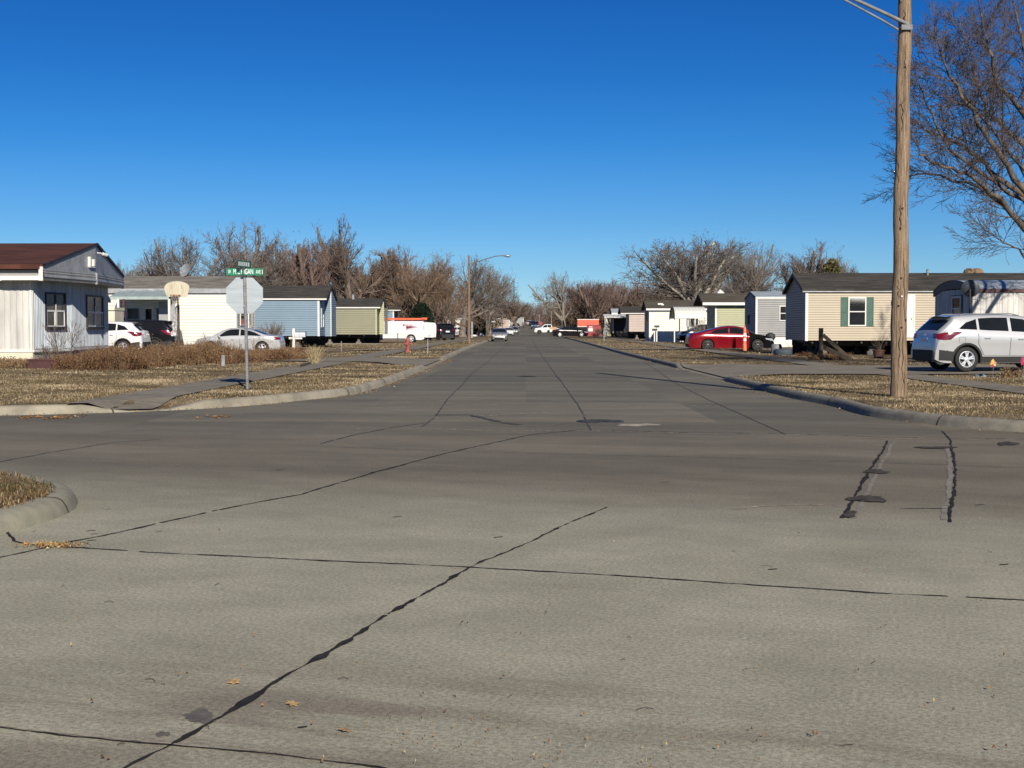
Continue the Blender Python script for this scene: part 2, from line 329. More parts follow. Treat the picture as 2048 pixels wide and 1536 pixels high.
def smooth_path(p, it=6):
    p = list(p)
    for _ in range(it): p = [p[0]] + [((p[i - 1][0] + 2 * p[i][0] + p[i + 1][0]) / 4, (p[i - 1][1] + 2 * p[i][1] + p[i + 1][1]) / 4) for i in range(1, len(p) - 1)] + [p[-1]]
    return p
def offs(path, d):
    out = []
    for i, p in enumerate(path):
        a = path[max(0, i - 1)]; b = path[min(len(path) - 1, i + 1)]; dx, dy = b[0] - a[0], b[1] - a[1]; l = math.hypot(dx, dy); out.append((p[0] - dy / l * d, p[1] + dx / l * d))
    return out
KW = .19
def kerb(path, m, ws=1.0):
    """path runs with the lawn on its LEFT; rounded kerb profile, dipping at driveways and ramps"""
    mb = MB(); prof = [(-.02, -.03), (0.0, .0), (.018, .45), (.045, .80), (.085, .97), (.13, 1.0), (KW, 1.0), (KW + .02, .55)]
    prof = [(a * ws, b) for a, b in prof]; rows = [offs(path, a) for a, _ in prof]; n = len(prof)
    for i in range(len(path)):
        h = Hraw(*rows[6][i]) ; zz = RISE(path[i][1])
        hh = h * (1 + .03 * math.sin(i * 1.7))
        for j, (a, b) in enumerate(prof):
            x, y = rows[j][i]; mb.v.append((x, y, zz + (h * b if b >= 0 else b) + (.004 if j == 6 else 0)))
    for i in range(len(path) - 1):
        for j in range(n - 1): a = i * n + j; mb.f.append((a, a + n, a + n + 1, a + 1)); mb.m.append(0)
    ko = tag(mb.build('kerb', m, smooth=60), kind='structure'); V = mb.v; rj = random.Random(len(path)); nxt = 4; jn = 0
    for i in range(len(path) - 1):
        if i < nxt or path[i][1] > 75 or jn > 55: continue
        nxt = i + rj.randint(13, 19); a, b = i * n, (i + 1) * n; jn += 1; q = .030 / max(.05, math.dist(path[i], path[i + 1])); mj = MB(); sk = rj.uniform(-.06, .06)
        for j in range(1, n - 2):
            P = []
            for (jj, t) in ((j, sk * j), (j, sk * j + q), (j + 1, sk * (j + 1) + q), (j + 1, sk * (j + 1))):
                A, B = Vector(V[a + jj]), Vector(V[b + jj]); c_ = A.lerp(B, .3 + t); c_.z += .003; out_ = (Vector(V[a]) - Vector(V[a + n - 1])); out_.z = 0; P.append(c_ + out_.normalized() * .003)
            mj.quad(*P)
        mj.build('kerb_joint', M_joint, ko, fix=False)
    return ko
KL = [(-90, 27), (-30, 22.2), (-16, 21.5), G(0, 832), G(120, 828), G(210, 826), G(352, 821), G(512, 811), G(615, 800), G(700, 791), G(754, 776), G(793, 762.6), (-3.45, 43.9), (-3.5, 55), (-3.8, 80), (-3.95, 120), (-3.95, 460)]
KR = [(5.35, 460), (5.3, 120), (5.15, 76), (5.2, 61.7), (5.3, 48.3), (5.3, 36), (5.34, 28), (5.42, 26.2), G(1669, 813), G(1734, 834), G(1826, 846), G(1929, 857), G(2048, 866), (9, 17.2), (14, 15.8), (60, 3)]
KN = [(-16, -26), (-9, -8), (-5.05, 4.4), (-4.1, 7.6), (-3.66, 9.1), (-3.46, 9.8), (-3.46, 10.6), (-3.72, 11.4), (-4.4, 12.1), (-6, 13.2), (-12, 14.3), (-30, 16), (-90, 22)]
# orient: lawn on the left of travel
def prep(p, it=5): return smooth_path(resample(p, .35), it)
kl = prep(KL); kr = prep(KR); kn = prep(KN)
kerb(kl, M_kerb); kerb(kr, M_kerb2); kerb(kn, M_kerbn, 1.15)
def lawn(name, path, closing, boxes, kw=KW):
    """boxes: (x0,x1,y0,y1,step) interior sample grids"""
    bnd = offs(path, kw - .005); bnd2 = []
    for p in bnd:
        if not bnd2 or math.dist(p, bnd2[-1]) > .12: bnd2.append(p)
    poly = bnd2 + closing; pts = [Vector(p) for p in poly]; nb = len(pts)
    def inside(x, y):
        c = False; j = len(poly) - 1
        for i in range(len(poly)):
            xi, yi = poly[i]; xj, yj = poly[j]
            if (yi > y) != (yj > y) and x < (xj - xi) * (y - yi) / (yj - yi) + xi: c = not c
            j = i
        return c
    for (x0, x1, y0, y1, st) in boxes:
        x = x0
        while x <= x1:
            y = y0
            while y <= y1:
                jx = x + random.uniform(-.15, .15) * st; jy = y + random.uniform(-.15, .15) * st
                if inside(jx, jy) and (abs(jx) > 60 or min((jx - p[0]) ** 2 + (jy - p[1]) ** 2 for p in bnd2[::3]) > (st * .35) ** 2): pts.append(Vector((jx, jy)))
                y += st
            x += st
    V, E, F, _, _, _ = delaunay_2d_cdt(pts, [], [list(range(nb))], 1, 1e-5)
    me = bpy.data.meshes.new(name)
    vs = []
    for v in V:
        nn = .012 * math.sin(v.x * 1.9 + v.y * .7) * math.sin(v.y * 1.3 - v.x * .5); e = 1 if (abs(v.x) < 30 and v.y < 60) else 0
        vs.append((v.x, v.y, H(v.x, v.y) + nn * e))
    me.from_pydata(vs, [], [tuple(f) for f in F]); bm = bmesh.new(); bm.from_mesh(me); bmesh.ops.recalc_face_normals(bm, faces=bm.faces)
    if sum(f.normal.z for f in bm.faces) < 0: bmesh.ops.reverse_faces(bm, faces=bm.faces)
    bm.to_mesh(me); bm.free(); o = link_mesh(name, me, M_lawn, None, 80); return tag(o, kind='structure')
lawn('lawn', kl, [(-300, 460), (-300, 27)], [(-20, -4, 22, 62, .8), (-60, -20, 24, 62, 4), (-60, -4, 64, 300, 8), (-290, -64, 40, 440, 40), (-60, -4, 310, 450, 20)])
lawn('lawn', kr, [(300, 3), (300, 460)], [(5.5, 22, 16, 62, .8), (22, 60, 8, 62, 4), (6, 60, 64, 300, 8), (64, 290, 20, 440, 40), (6, 60, 310, 450, 20)])
lawn('lawn', kn, [(-300, 22), (-300, -26)], [(-9, -3.4, 2, 14, .6), (-60, -9, -20, 20, 5)], KW * 1.15)
mb = MB()
mb.grid(lambda u, v: (-150 + 300 * u, -40 + 102 * v, 0), 30, 20)
mb.grid(lambda u, v: (-8 + 18 * u, 62 + 398 * v, RISE(62 + 398 * v)), 4, 60)
road = tag(mb.build('road', M_road, fix=False), kind='structure')
mb = MB(); mb.grid(lambda u, v: (-2500 + 5000 * u, -300 + 3300 * v, -.09 + (RISE(-300 + 3300 * v) if True else 0)), 20, 330); tag(mb.build('ground', M_ground, fix=False), kind='structure')
def slab(name, pts_fn, nu, nv, dz, m, kind='structure'):
    mb = MB()
    def f(u, v):
        x, y = pts_fn(u, v); return (x, y, H(x, y) + dz)
    mb.grid(f, nu, nv); return tag(mb.build(name, m, fix=False), kind=kind)
slab('pavement', lambda u, v: (-7.62 + 1.22 * u, 22.62 + (u - .5) * .75 * (1 - min(1, v * 6)) + v * 37.4), 4, 90, .026, M_pave)
slab('pavement', lambda u, v: (-7.62 + 1.22 * u, 60.02 + v * 200), 2, 50, .026, M_pave)
slab('pavement', lambda u, v: (9.45 + 1.1 * u, 16.6 + v * 44), 3, 100, .026, M_pave)
slab('pavement', lambda u, v: (9.45 + 1.1 * u, 60.6 + v * 200), 2, 50, .026, M_pave)
def drive(pts, dz=.034, n=14):
    """pts: four corners near-kerb-first: (x,y) a,b far side c,d"""
    a, b, c, d = pts
    return slab('driveway', lambda u, v: ((a[0] * (1 - v) + b[0] * v) * (1 - u) + (d[0] * (1 - v) + c[0] * v) * u, (a[1] * (1 - v) + b[1] * v) * (1 - u) + (d[1] * (1 - v) + c[1] * v) * u), n, n, dz, M_pave)
drive([(-3.66, 46.8), (-3.68, 58.2), (-6.0, 56), (-6.0, 49.6)])
drive([(-6.0, 49.6), (-6.0, 56), (-16, 58.5), (-16, 53)])
drive([(-16, 53), (-16, 58.5), (-26, 80), (-15, 82)], .034, 10)
drive([(5.5, 36.6), (5.48, 48), (9.4, 44.5), (9.4, 36.3)])
drive([(9.4, 36.3), (9.4, 44.5), (26, 43.5), (26, 36.6)])
for (x0, x1, y0, y1) in [(-3.98, -14, 76, 80), (-3.98, -12, 118, 123), (-3.98, -13, 138, 143), (-3.98, -14, 232, 238), (5.35, 16, 78, 83), (5.4, 14, 117, 121), (5.4, 14, 148, 152), (5.4, 14, 180, 185)]:
    drive([(x0, y0), (x0, y1), (x1, y1 - .6), (x1, y0 + .6)], .034, 6)

# ---- tar seams, cracks and patches: thin sheets on the road
def resample2(P, st):
    out = [P[0]]
    for a, b in zip(P, P[1:]):
        n = max(1, int(math.dist(a, b) / st)); out += [(a[0] + (b[0] - a[0]) * k / n, a[1] + (b[1] - a[1]) * k / n) for k in range(1, n + 1)]
    return out
def seam(pts, w, m, jit=.5, gaps=0, z=.004, name='tar_seam', seed=1, pix=True, blob=None):
    rnd = random.Random(seed)
    P = [G(*p) for p in pts] if pix else pts
    st_ = .03 if sum(math.dist(p, q) for p, q in zip(P, P[1:])) < 26 else .09; P = resample2(P, st_)
    mb = MB(); L = R = None; run = 0; off = 0; wob = 0
    phase = rnd.random() * 10; gap = False; glen = 0
    for i in range(len(P)):
        a = P[max(0, i - 1)]; b = P[min(len(P) - 1, i + 1)]; dx, dy = b[0] - a[0], b[1] - a[1]; l = math.hypot(dx, dy) or 1
        nx, ny = -dy / l, dx / l; wob = wob * .93 + rnd.uniform(-1, 1) * .0045
        s = i * st_; k = 1 + jit * (math.sin(s * 7.1 + phase) * .35 + math.sin(s * 19.7 + 2 * phase + 2 * math.sin(s * 3.3)) * .35 + max(0, math.sin(s * 11.3 + 3 * math.sin(s * 1.7 + phase))) ** 4 * .9 + rnd.uniform(-.35, .35))
        if blob: 
            for (bi, bw, bl) in blob: k += bw * math.exp(-((i / len(P) - bi) / bl) ** 2)
        ww = max(.12, k) * w / 2; c = (P[i][0] + nx * wob, P[i][1] + ny * wob)
        z2 = z + RISE(c[1])
        nl = (c[0] + nx * ww, c[1] + ny * ww, z2); nr = (c[0] - nx * ww, c[1] - ny * ww, z2)
        if glen > 0: glen -= 1
        elif gaps and rnd.random() < gaps: glen = rnd.randint(1, 4)
        if L is not None and glen == 0: mb.quad(R, nr, nl, L)
        L, R = nl, nr
    o = mb.build(name, m, road, fix=False); return o
seam([(235, 1545), (350, 1490), (480, 1415), (540, 1370), (600, 1335), (710, 1272), (820, 1205), (945, 1135), (1060, 1085), (1140, 1045), (1215, 1015)], .0125, M_tar, 1.25, .003, seed=3, blob=[(.06, 1.6, .012), (.13, 1.5, .02), (.17, 1.2, .01), (.225, 2.3, .010), (.27, 1.6, .012), (.31, 1.8, .010), (.385, 2.6, .008), (.45, 1.4, .012), (.52, 1.6, .008)])
seam([(-40, 1125), (0, 1115), (140, 1085), (300, 1052), (420, 1024), (500, 1008), (600, 990), (750, 945), (900, 905), (1060, 870), (1150, 861)], .020, M_tar, .7, .012, seed=4, blob=[(.5, .9, .03)])
seam([(140, 1095), (330, 1107), (500, 1115), (700, 1125), (945, 1135), (1240, 1152), (1500, 1170), (1800, 1190), (2070, 1203)], .017, M_tar, .8, .016, seed=5)
seam([(-10, 1030), (12, 1060), (28, 1083), (60, 1090), (140, 1095)], .022, M_tar, .3, 0, seed=6)
seam([(-20, 1452), (120, 1470), (350, 1491), (500, 1505), (700, 1530), (840, 1550)], .011, M_tar, .4, 0, seed=7)
seam([(-20, 1449), (120, 1467), (350, 1488), (500, 1502), (700, 1527), (840, 1547)], .010, M_pale, .5, .03, z=.003, name='joint_edge', seed=8)
seam([(640, 893), (900, 902), (1100, 908), (1400, 915), (1700, 924), (2060, 936)], .011, M_tar2, .6, .02, seed=9)
seam([(-20, 929), (0, 924), (100, 905), (230, 885), (320, 879)], .018, M_tar2, .5, .02, seed=11)
seam([(640, 888), (700, 872), (780, 856), (850, 846)], .025, M_tar2, .5, .06, seed=12)
seam([(1182, 861), (1168, 834), (1152, 806), (1134, 779), (1110, 748), (1093, 724), (1071, 694), (1064, 677)], .022, M_tar2, .7, .01, seed=13, blob=[(.12, 1.5, .01)])
seam([(843, 854), (871, 834), (898, 796), (922, 772), (946, 745), (970, 728), (1001, 700), (1020, 684)], .020, M_tar2, .7, .02, seed=14)
seam([(1290, 725), (1348, 765), (1423, 803), (1495, 834), (1570, 869)], .020, M_tar2, .6, .02, seed=15)
seam([(1150, 861), (1400, 868), (1570, 869), (1770, 877), (2060, 881)], .035, M_pale, .8, .10, seed=16, name='joint_edge')
seam([(1150, 859), (1400, 866), (1570, 867), (1770, 875), (2060, 879)], .02, M_tar, .8, .10, seed=17)
seam([(700, 858), (850, 857), (1000, 862), (1150, 862)], .04, M_pale, .9, .25, seed=18, name='joint_edge')
seam([(868, 836), (980, 831), (1080, 826), (1150, 822)], .05, M_pale, .9, .12, seed=19, name='joint_edge')
seam([(700, 812), (800, 807), (890, 802)], .045, M_pale, .9, .12, seed=20, name='joint_edge')
seam([(905, 812), (1020, 808), (1148, 804)], .04, M_pale, .9, .10, seed=21, name='joint_edge')
seam([(1175, 812), (1300, 811), (1440, 812)], .04, M_pale, .9, .15, seed=22, name='joint_edge')
seam([(945, 776), (1040, 775), (1130, 776)], .04, M_pale, .9, .15, seed=23, name='joint_edge')
seam([(870, 830), (940, 830), (1000, 845), (1040, 850)], .10, M_tar2, .8, .05, seed=24, name='crack')
seam([(1445, 1022), (1520, 1013), (1600, 1010), (1697, 1013)], .022, M_pale, .9, .06, seed=25, name='joint_edge')
seam([(1775, 882), (1765, 905), (1745, 935), (1735, 950), (1715, 985), (1702, 1010), (1688, 1037)], .020, M_tar, .8, 0, seed=26, blob=[(.35, .7, .05), (.62, 1.0, .06), (.95, .8, .04)], z=.006)
seam([(1788, 882), (1776, 905), (1760, 935), (1750, 950), (1733, 985), (1722, 1010), (1710, 1037)], .035, M_kerb2, .4, .02, seed=27, name='joint_edge', z=.003)
seam([(1885, 863), (1900, 880), (1908, 920), (1912, 950), (1905, 1000), (1897, 1045)], .017, M_tar, .9, 0, seed=28, blob=[(.4, .8, .08), (.85, .8, .08)], z=.006)
seam([(1893, 895), (1900, 920), (1903, 950), (1894, 1000), (1887, 1040)], .045, M_kerb2, .4, .02, seed=29, name='joint_edge', z=.003)
seam([(1800, 1018), (1850, 1017), (1895, 1018)], .02, M_tar2, .5, .05, seed=30)
for yy in [36, 47, 58.5, 71, 86, 104, 125]:
    seam([(-3.5, yy), (.8, yy + .05), (5.1, yy)], .03, M_tar2, .6, .10, seed=int(yy), pix=False, name='crack')
def blobpatch(cx, cy, rx, ry, m, name, seed, z=.008):
    """irregular puddle patch, centre in pixels, radii in pixels"""
    rnd = random.Random(seed); n = 40; ph = [rnd.uniform(0, 6.28) for _ in range(5)]; pts = []
    for k in range(n):
        t = 2 * math.pi * k / n; r = 1 + .18 * math.sin(2 * t + ph[0]) + .14 * math.sin(3 * t + ph[1]) + .1 * math.sin(5 * t + ph[2]) + .07 * math.sin(9 * t + ph[3]) + .05 * math.sin(14 * t + ph[4])
        pts.append(G(cx + rx * r * math.cos(t), cy + ry * r * math.sin(t)))
    c = G(cx, cy); mb = MB(); mb.add([(c[0], c[1], z)] + [(x, y, z) for x, y in pts], [(0, 1 + k, 1 + (k + 1) % n) for k in range(n)]); return mb.build(name, m, road)
M_tarp = mat('tar_puddle', (.066, .058, .050), .9, var=.3, scale=6, spec=.1)
M_stain = mat('oil_stain', (.115, .103, .085), .85, var=.2, scale=12)
blobpatch(1735, 999, 34, 7, M_tarp, 'tar_patch', 1); blobpatch(1752, 944, 24, 4, M_tarp, 'tar_patch', 2); blobpatch(1872, 896, 34, 2.6, M_tarp, 'tar_patch', 3); blobpatch(2015, 888, 18, 4, M_tarp, 'tar_patch', 4)
blobpatch(1700, 1030, 14, 6, M_tarp, 'tar_patch', 5)
blobpatch(400, 1434, 34, 12, M_stain, 'oil_stain', 6, .0025); blobpatch(325, 1469, 13, 5, M_stain, 'oil_stain', 7, .0025)
blobpatch(1275, 850, 40, 2.6, M_pale, 'patch_ring', 9, .003); blobpatch(920, 1134, 20, 2.2, M_pale, 'patch_ring', 10, .003)
for k, (a, b) in enumerate([(190, 1068), (182, 1062), (183, 1081), (997, 1075), (1545, 1139), (2010, 1130), (605, 1456), (560, 940), (1330, 965), (1960, 1010), (794, 1034), (1120, 850)]):
    seam([(a - 9, b + 1), (a, b), (a + 9, b - .5)], .014, M_tar, .5, 0, seed=50 + k, name='tar_fleck')
rnd = random.Random(31)
for k in range(26):
    px_, py_ = rnd.uniform(40, 2000), rnd.uniform(1010, 1500); x_, y_ = G(px_, py_); a_ = rnd.uniform(0, 3.14); l_ = rnd.uniform(.02, .07); mb = MB(); m_ = (x_ + math.cos(a_) * l_ * .5, y_ + math.sin(a_) * l_ * .5 + .006, .008); mb.tube([(x_, y_, .004), m_, (x_ + math.cos(a_ + .3) * l_, y_ + math.sin(a_ + .3) * l_, .004)], .0013, 4)
    tag(mb.build('twig', M_twig, None), 'tiny dark twig lying loose on the near concrete', 'twig', 'twigs scattered on the near concrete')
# manhole cover
mhc = G(1200, 843); t = thing('manhole_cover', 'round dark iron manhole cover in the road where the street meets the crossing', 'manhole cover', (mhc[0], mhc[1], 0))
M_iron = mat('cast_iron', (.035, .035, .037), .75, metal=.1, var=.3, scale=30, bump=.5, bscale=60)
mb = MB(); mb.lathe([(0, .012), (.29, .012), (.30, .010), (.30, 0)], (mhc[0], mhc[1], 0), n=32)
for k in range(12):
    a = k * math.pi / 6; mb.fbox(Vector((mhc[0], mhc[1], .012)), Vector((math.cos(a), math.sin(a), 0)), Vector((-math.sin(a), math.cos(a), 0)), Vector((0, 0, 1)), .06, .27, -.012, .012, 0, .006)
mb.build('lid', M_iron, t)
mb = MB(); mb.lathe([(.305, 0), (.305, .011), (.36, .009), (.365, 0)], (mhc[0], mhc[1], 0), n=32); mb.build('ring', M_steel, t)

# ------------------------------------------------------------------ grass blades
def pt_in(poly, x, y):
    c = np.zeros(len(x), bool); j = len(poly) - 1
    for i in range(len(poly)):
        xi, yi = poly[i]; xj, yj = poly[j]; cond = ((yi > y) != (yj > y)) & (x < (xj - xi) * (y - yi) / (yj - yi + 1e-12) + xi); c ^= cond; j = i
    return c
M_grass = ramp_island('dry_grass_blades', [(.05, .045, .022), (.085, .075, .033), (.14, .10, .055), (.27, .205, .118), (.36, .29, .18), (.20, .13, .075), (.50, .41, .27)])
M_grass2 = ramp_island('corner_grass_blades', [(.035, .045, .014), (.07, .055, .025), (.15, .085, .04), (.22, .16, .08), (.10, .05, .025), (.30, .24, .15)])
def blades(name, poly, x0, x1, y0, y1, n, h0, h1, wd, excl, m, flat=.6):
    x = np.random.uniform(x0, x1, n * 3); y = np.random.uniform(y0, y1, n * 3)
    k = pt_in(poly, x, y)
    from mathutils import noise as mnz
    kk = np.nonzero(k)[0][:int(n * 2.2)]; k2 = np.zeros(len(x), bool); k2[kk] = True; k = k2
    dens = np.array([mnz.fractal((float(a_) * .8, float(b_) * .8, 3.0), 1.0, 2.0, 4) for a_, b_ in zip(x[kk], y[kk])]); k[kk] &= np.random.rand(len(kk)) < np.clip(.55 + .9 * dens, .12, 1)
    for (a, b, c, d) in excl: k &= ~((x > a) & (x < b) & (y > c) & (y < d))
    x = x[k][:n]; y = y[k][:n]; n = len(x)
    z = np.array([H(a, b) for a, b in zip(x, y)]) - .004
    h = np.random.uniform(h0, h1, n); a = np.random.uniform(0, 6.283, n); ln = np.random.uniform(.2, 1.0, n) * flat
    dx = np.cos(a); dy = np.sin(a); wx = -dy * wd / 2; wy = dx * wd / 2; lz = np.sqrt(np.clip(1 - ln ** 2, .05, 1))
    b0 = np.stack([x - wx, y - wy, z], 1); b1 = np.stack([x + wx, y + wy, z], 1)
    mx, my, mz = x + dx * h * ln * .4, y + dy * h * ln * .4, z + h * lz * .65
    m0 = np.stack([mx - wx * .7, my - wy * .7, mz], 1); m1 = np.stack([mx + wx * .7, my + wy * .7, mz], 1)
    tp = np.stack([x + dx * h * ln, y + dy * h * ln, z + h * lz * .8], 1)
    V = np.stack([b0, b1, m1, m0, tp], 1).reshape(-1, 3); i = np.arange(n) * 5
    F = np.concatenate([np.stack([i, i + 1, i + 2], 1), np.stack([i, i + 2, i + 3], 1), np.stack([i + 3, i + 2, i + 4], 1)])
    o = np_mesh(name, V, F, m); return tag(o, kind='stuff')
polyL = offs(kl, KW - .06) + [(-300, 460), (-300, 27)]; polyR = offs(kr, KW - .06) + [(300, 3), (300, 460)]; polyN = offs(kn, KW * 1.15 - .05) + [(-300, 22), (-300, -26)]
exL = [(-7.57, -6.45, 22, 300), (-20, -3, 49.9, 55.6), (-5.8, -3, 47.4, 57.8)]; exR = [(9.5, 10.5, 16, 300), (9, 26, 36.6, 43.6), (5, 9.6, 37.2, 47.2)]
blades('grass', polyN, -6.6, -3.3, 7.5, 14, 34000, .02, .06, .0065, [], M_grass2, .97)
blades('grass', polyL, -13.5, -3.5, 21.5, 34, 75000, .012, .055, .009, exL, M_grass, .85)
blades('grass', polyL, -19, -3.4, 34, 60, 45000, .015, .055, .014, exL, M_grass, .85)
blades('grass', polyR, 5.4, 14, 17, 34, 75000, .012, .055, .009, exR, M_grass, .85)
blades('grass', polyR, 5.3, 24, 34, 62, 45000, .015, .055, .014, exR, M_grass, .85)
blades('grass', polyL, -24, -3.9, 58, 140, 30000, .02, .06, .03, exL, M_grass, .85)
blades('grass', polyR, 5.3, 26, 60, 150, 30000, .02, .06, .03, exR, M_grass, .85)
# ---- leaf litter along the kerbs and on the road
M_leaf = ramp_island('dead_leaf', [(.06, .03, .015), (.16, .08, .03), (.28, .15, .05), (.42, .32, .16)])
def litter(name, spots, n, spread, size, seed, label=None):
    rnd = random.Random(seed); mb = MB()
    for k in range(n):
        x, y, z = rnd.choice(spots); x += rnd.gauss(0, spread); y += rnd.gauss(0, spread); a = rnd.uniform(0, 6.28); s = size * rnd.uniform(.5, 1.3); e = s * rnd.uniform(.12, .6)
        u = Vector((math.cos(a), math.sin(a), 0)); v = Vector((-math.sin(a), math.cos(a), rnd.uniform(-.3, .6))); c = Vector((x, y, z + rnd.uniform(.008, .02)))
        mb.add([c - u * s, c - v * e + Vector((0, 0, .004)), c + u * s, c + v * e + Vector((0, 0, .012))], [(0, 1, 2, 3)])
    return tag(mb.build(name, M_leaf, fix=False), kind='stuff')
sp = [(*G(a, b), 0) for a, b in [(70, 1094), (110, 1096), (140, 1094), (95, 1092)]]; litter('leaf_litter', sp, 260, .05, .012, 3)
sp = [(*offs([p, q], -.12)[0], 0) for p, q in zip(kl[:-1], kl[1:]) if -12 < p[0] and p[1] < 60]; litter('leaf_litter', sp, 900, .10, .022, 4)
sp = [(*offs([p, q], -.10)[0], 0) for p, q in zip(kr[:-1], kr[1:]) if p[0] < 10 and p[1] < 60]; litter('leaf_litter', sp, 260, .10, .022, 5)
sp = [(*G(a, b), 0) for a, b in [(840 + i * 20, 1470 + i * 2.2) for i in range(32)]]; litter('leaf_litter', sp, 90, .16, .0040, 6)
sp = [(*G(a, b), 0) for a, b in [(430, 835), (110, 838), (60, 836), (140, 834)]]; litter('leaf_litter', sp, 260, .12, .03, 7)
rnd = random.Random(11)
sp = [(*G(rnd.uniform(0, 2048), rnd.uniform(900, 1530)), 0) for _ in range(90)]; litter('leaf_litter', sp, 90, .02, .007, 8)
for k, (a, b) in enumerate([(468, 1368), (585, 1412), (690, 1465)]):
    p = G(a, b); mb = MB(); lf = [(0, -.03), (.012, -.012), (.03, -.014), (.018, .004), (.026, .02), (.008, .016), (0, .034), (-.008, .016), (-.024, .018), (-.016, .002), (-.03, -.012), (-.01, -.012)]
    mb.prism([(u * .9, v * .9) for u, v in lf], (p[0], p[1], .010), (math.cos(k), math.sin(k), 0), (-math.sin(k), math.cos(k), .25), (0, 0, 1), 0, .0015)
    tag(mb.build('fallen_leaf', mat('leaf_tan', (.36, .23, .10), .8, var=.3, scale=60)), ['small tan leaf lying alone, farthest of three beside the long tar seam', 'tan fallen leaf just right of the tar seam, middle of three', 'tan fallen leaf in the rusty dirt line, nearest the camera of three'][k], 'leaf', 'fallen leaves on the near concrete')

# ------------------------------------------------------------------ buildings
UPV = Vector((0, 0, 1))
class Face:
    """a vertical wall plane: o = start corner, U along it, N outwards"""
    def __init__(s, a, b, ccw=True):
        s.o = Vector((a[0], a[1], 0)); d = Vector((b[0] - a[0], b[1] - a[1], 0)); s.L = d.length; s.U = d.normalized()
        s.N = Vector((s.U.y, -s.U.x, 0)) if ccw else Vector((-s.U.y, s.U.x, 0))
    def P(s, u, z, n=0): return s.o + s.U * u + UPV * z + s.N * n
    def box(s, mb, u0, u1, z0, z1, n0, n1, mi=0): return mb.fbox(s.o, s.U, UPV, s.N, u0, u1, z0, z1, n0, n1, mi)
def lap(mb, f, z0, z1, course=.115, u0=0, u1=None, top=None, step=.042):
    """lap siding; top(z) -> (ua, ub) limits the courses under a gable"""
    u1 = f.L if u1 is None else u1; z = z0
    while z < z1 - 1e-4:
        zz = min(z + course, z1)
        a0, a1 = (u0, u1) if top is None else top(z); b0, b1 = (u0, u1) if top is None else top(zz)
        q = .74; zm = z + (zz - z) * q; m0 = a0 + (b0 - a0) * q; m1 = a1 + (b1 - a1) * q
        mb.add([f.P(a0, z, step), f.P(a1, z, step), f.P(m1, zm, step - .006), f.P(m0, zm, step - .006)], [(0, 1, 2, 3)])
        mb.add([f.P(m0, zm, step - .006), f.P(m1, zm, step - .006), f.P(b1, zz, 0), f.P(b0, zz, 0)], [(0, 1, 2, 3)])
        mb.add([f.P(a0, z, 0), f.P(a1, z, 0), f.P(a1, z, step), f.P(a0, z, step)], [(0, 1, 2, 3)])
        z = zz
def ribs(mb, f, z0, z1, pitch=.10, depth=.022, u0=0, u1=None, zt=None):
    u1 = f.L if u1 is None else u1; u = u0; zt = zt or (lambda u: z1)
    while u < u1 - 1e-4:
        e = min(u + pitch, u1); w_ = e - u
        for (ua, na, ub, nb) in [(u, 0, u + w_ * .35, 0), (u + w_ * .35, 0, u + w_ * .5, depth), (u + w_ * .5, depth, u + w_ * .85, depth), (u + w_ * .85, depth, e, 0)]:
            mb.add([f.P(ua, z0, na), f.P(ub, z0, nb), f.P(ub, zt(ub), nb), f.P(ua, zt(ua), na)], [(0, 1, 2, 3)])
        u = e
def window(root, f, u0, u1, z0, z1, fm=M_trim, gm=M_glass, fw=.06, rail=True, mull=0, shutter=None, sw=.3, sill=False):
    mb = MB(); f.box(mb, u0 - fw, u0, z0 - fw, z1 + fw, 0, .08); f.box(mb, u1, u1 + fw, z0 - fw, z1 + fw, 0, .08)
    f.box(mb, u0, u1, z1, z1 + fw, 0, .078); f.box(mb, u0, u1, z0 - fw, z0, 0, .078)
    if rail: f.box(mb, u0, u1, (z0 + z1) / 2 - .025, (z0 + z1) / 2 + .025, .045, .07)
    for k in range(mull): uu = u0 + (u1 - u0) * (k + 1) / (mull + 1); f.box(mb, uu - .025, uu + .025, z0, z1, .046, .072)
    wi = tag(mb.build('window', fm, root))
    mb = MB(); f.box(mb, u0, u1, z0, z1, .004, .046); mb.build('pane', gm, wi)
    if shutter:
        for a, b in ((u0 - fw - sw, u0 - fw - .01), (u1 + fw + .01, u1 + fw + sw)):
            mb = MB(); f.box(mb, a, b, z0 - fw, z1 + fw, 0, .05)
            h = z1 - z0 + 2 * fw; zb = z0 - fw
            for (p, q) in ((0.0, .05), (.47, .53), (.95, 1.0)): f.box(mb, a, b, zb + h * p, zb + h * q, .05, .066)
            f.box(mb, a, a + .045, zb, zb + h, .05, .0645); f.box(mb, b - .045, b, zb, zb + h, .05, .0645)
            mb.build('shutter', shutter, root)
def door(root, f, u0, u1, z0, z1, m=M_trim, glass=False):
    mb = MB(); f.box(mb, u0 - .07, u0, z0, z1 + .07, 0, .075); f.box(mb, u1, u1 + .07, z0, z1 + .07, 0, .075); f.box(mb, u0, u1, z1, z1 + .07, 0, .073); f.box(mb, u0, u1, z0, z1, .004, .055)
    h = z1 - z0; wd = u1 - u0
    for a, b in ((.08, .28), (.34, .62), (.68, .94)):
        for c, d in ((.12, .45), (.55, .88)): f.box(mb, u0 + wd * c, u0 + wd * d, z0 + h * a, z0 + h * b, .055, .062)
    d_ = mb.build('door', m, root)
    if glass: mb = MB(); f.box(mb, u0 + wd * .12, u0 + wd * .88, z0 + h * .5, z1 - .12, .063, .068); mb.build('pane', M_glass, d_)
    mb = MB(); c = f.P(u1 - .09, z0 + h * .45, .05); mb.lathe([(.0, .07), (.03, .065), (.032, .04), (.015, .03), (.015, 0)], c, f.N, 10); mb.build('handle', M_galv, d_)
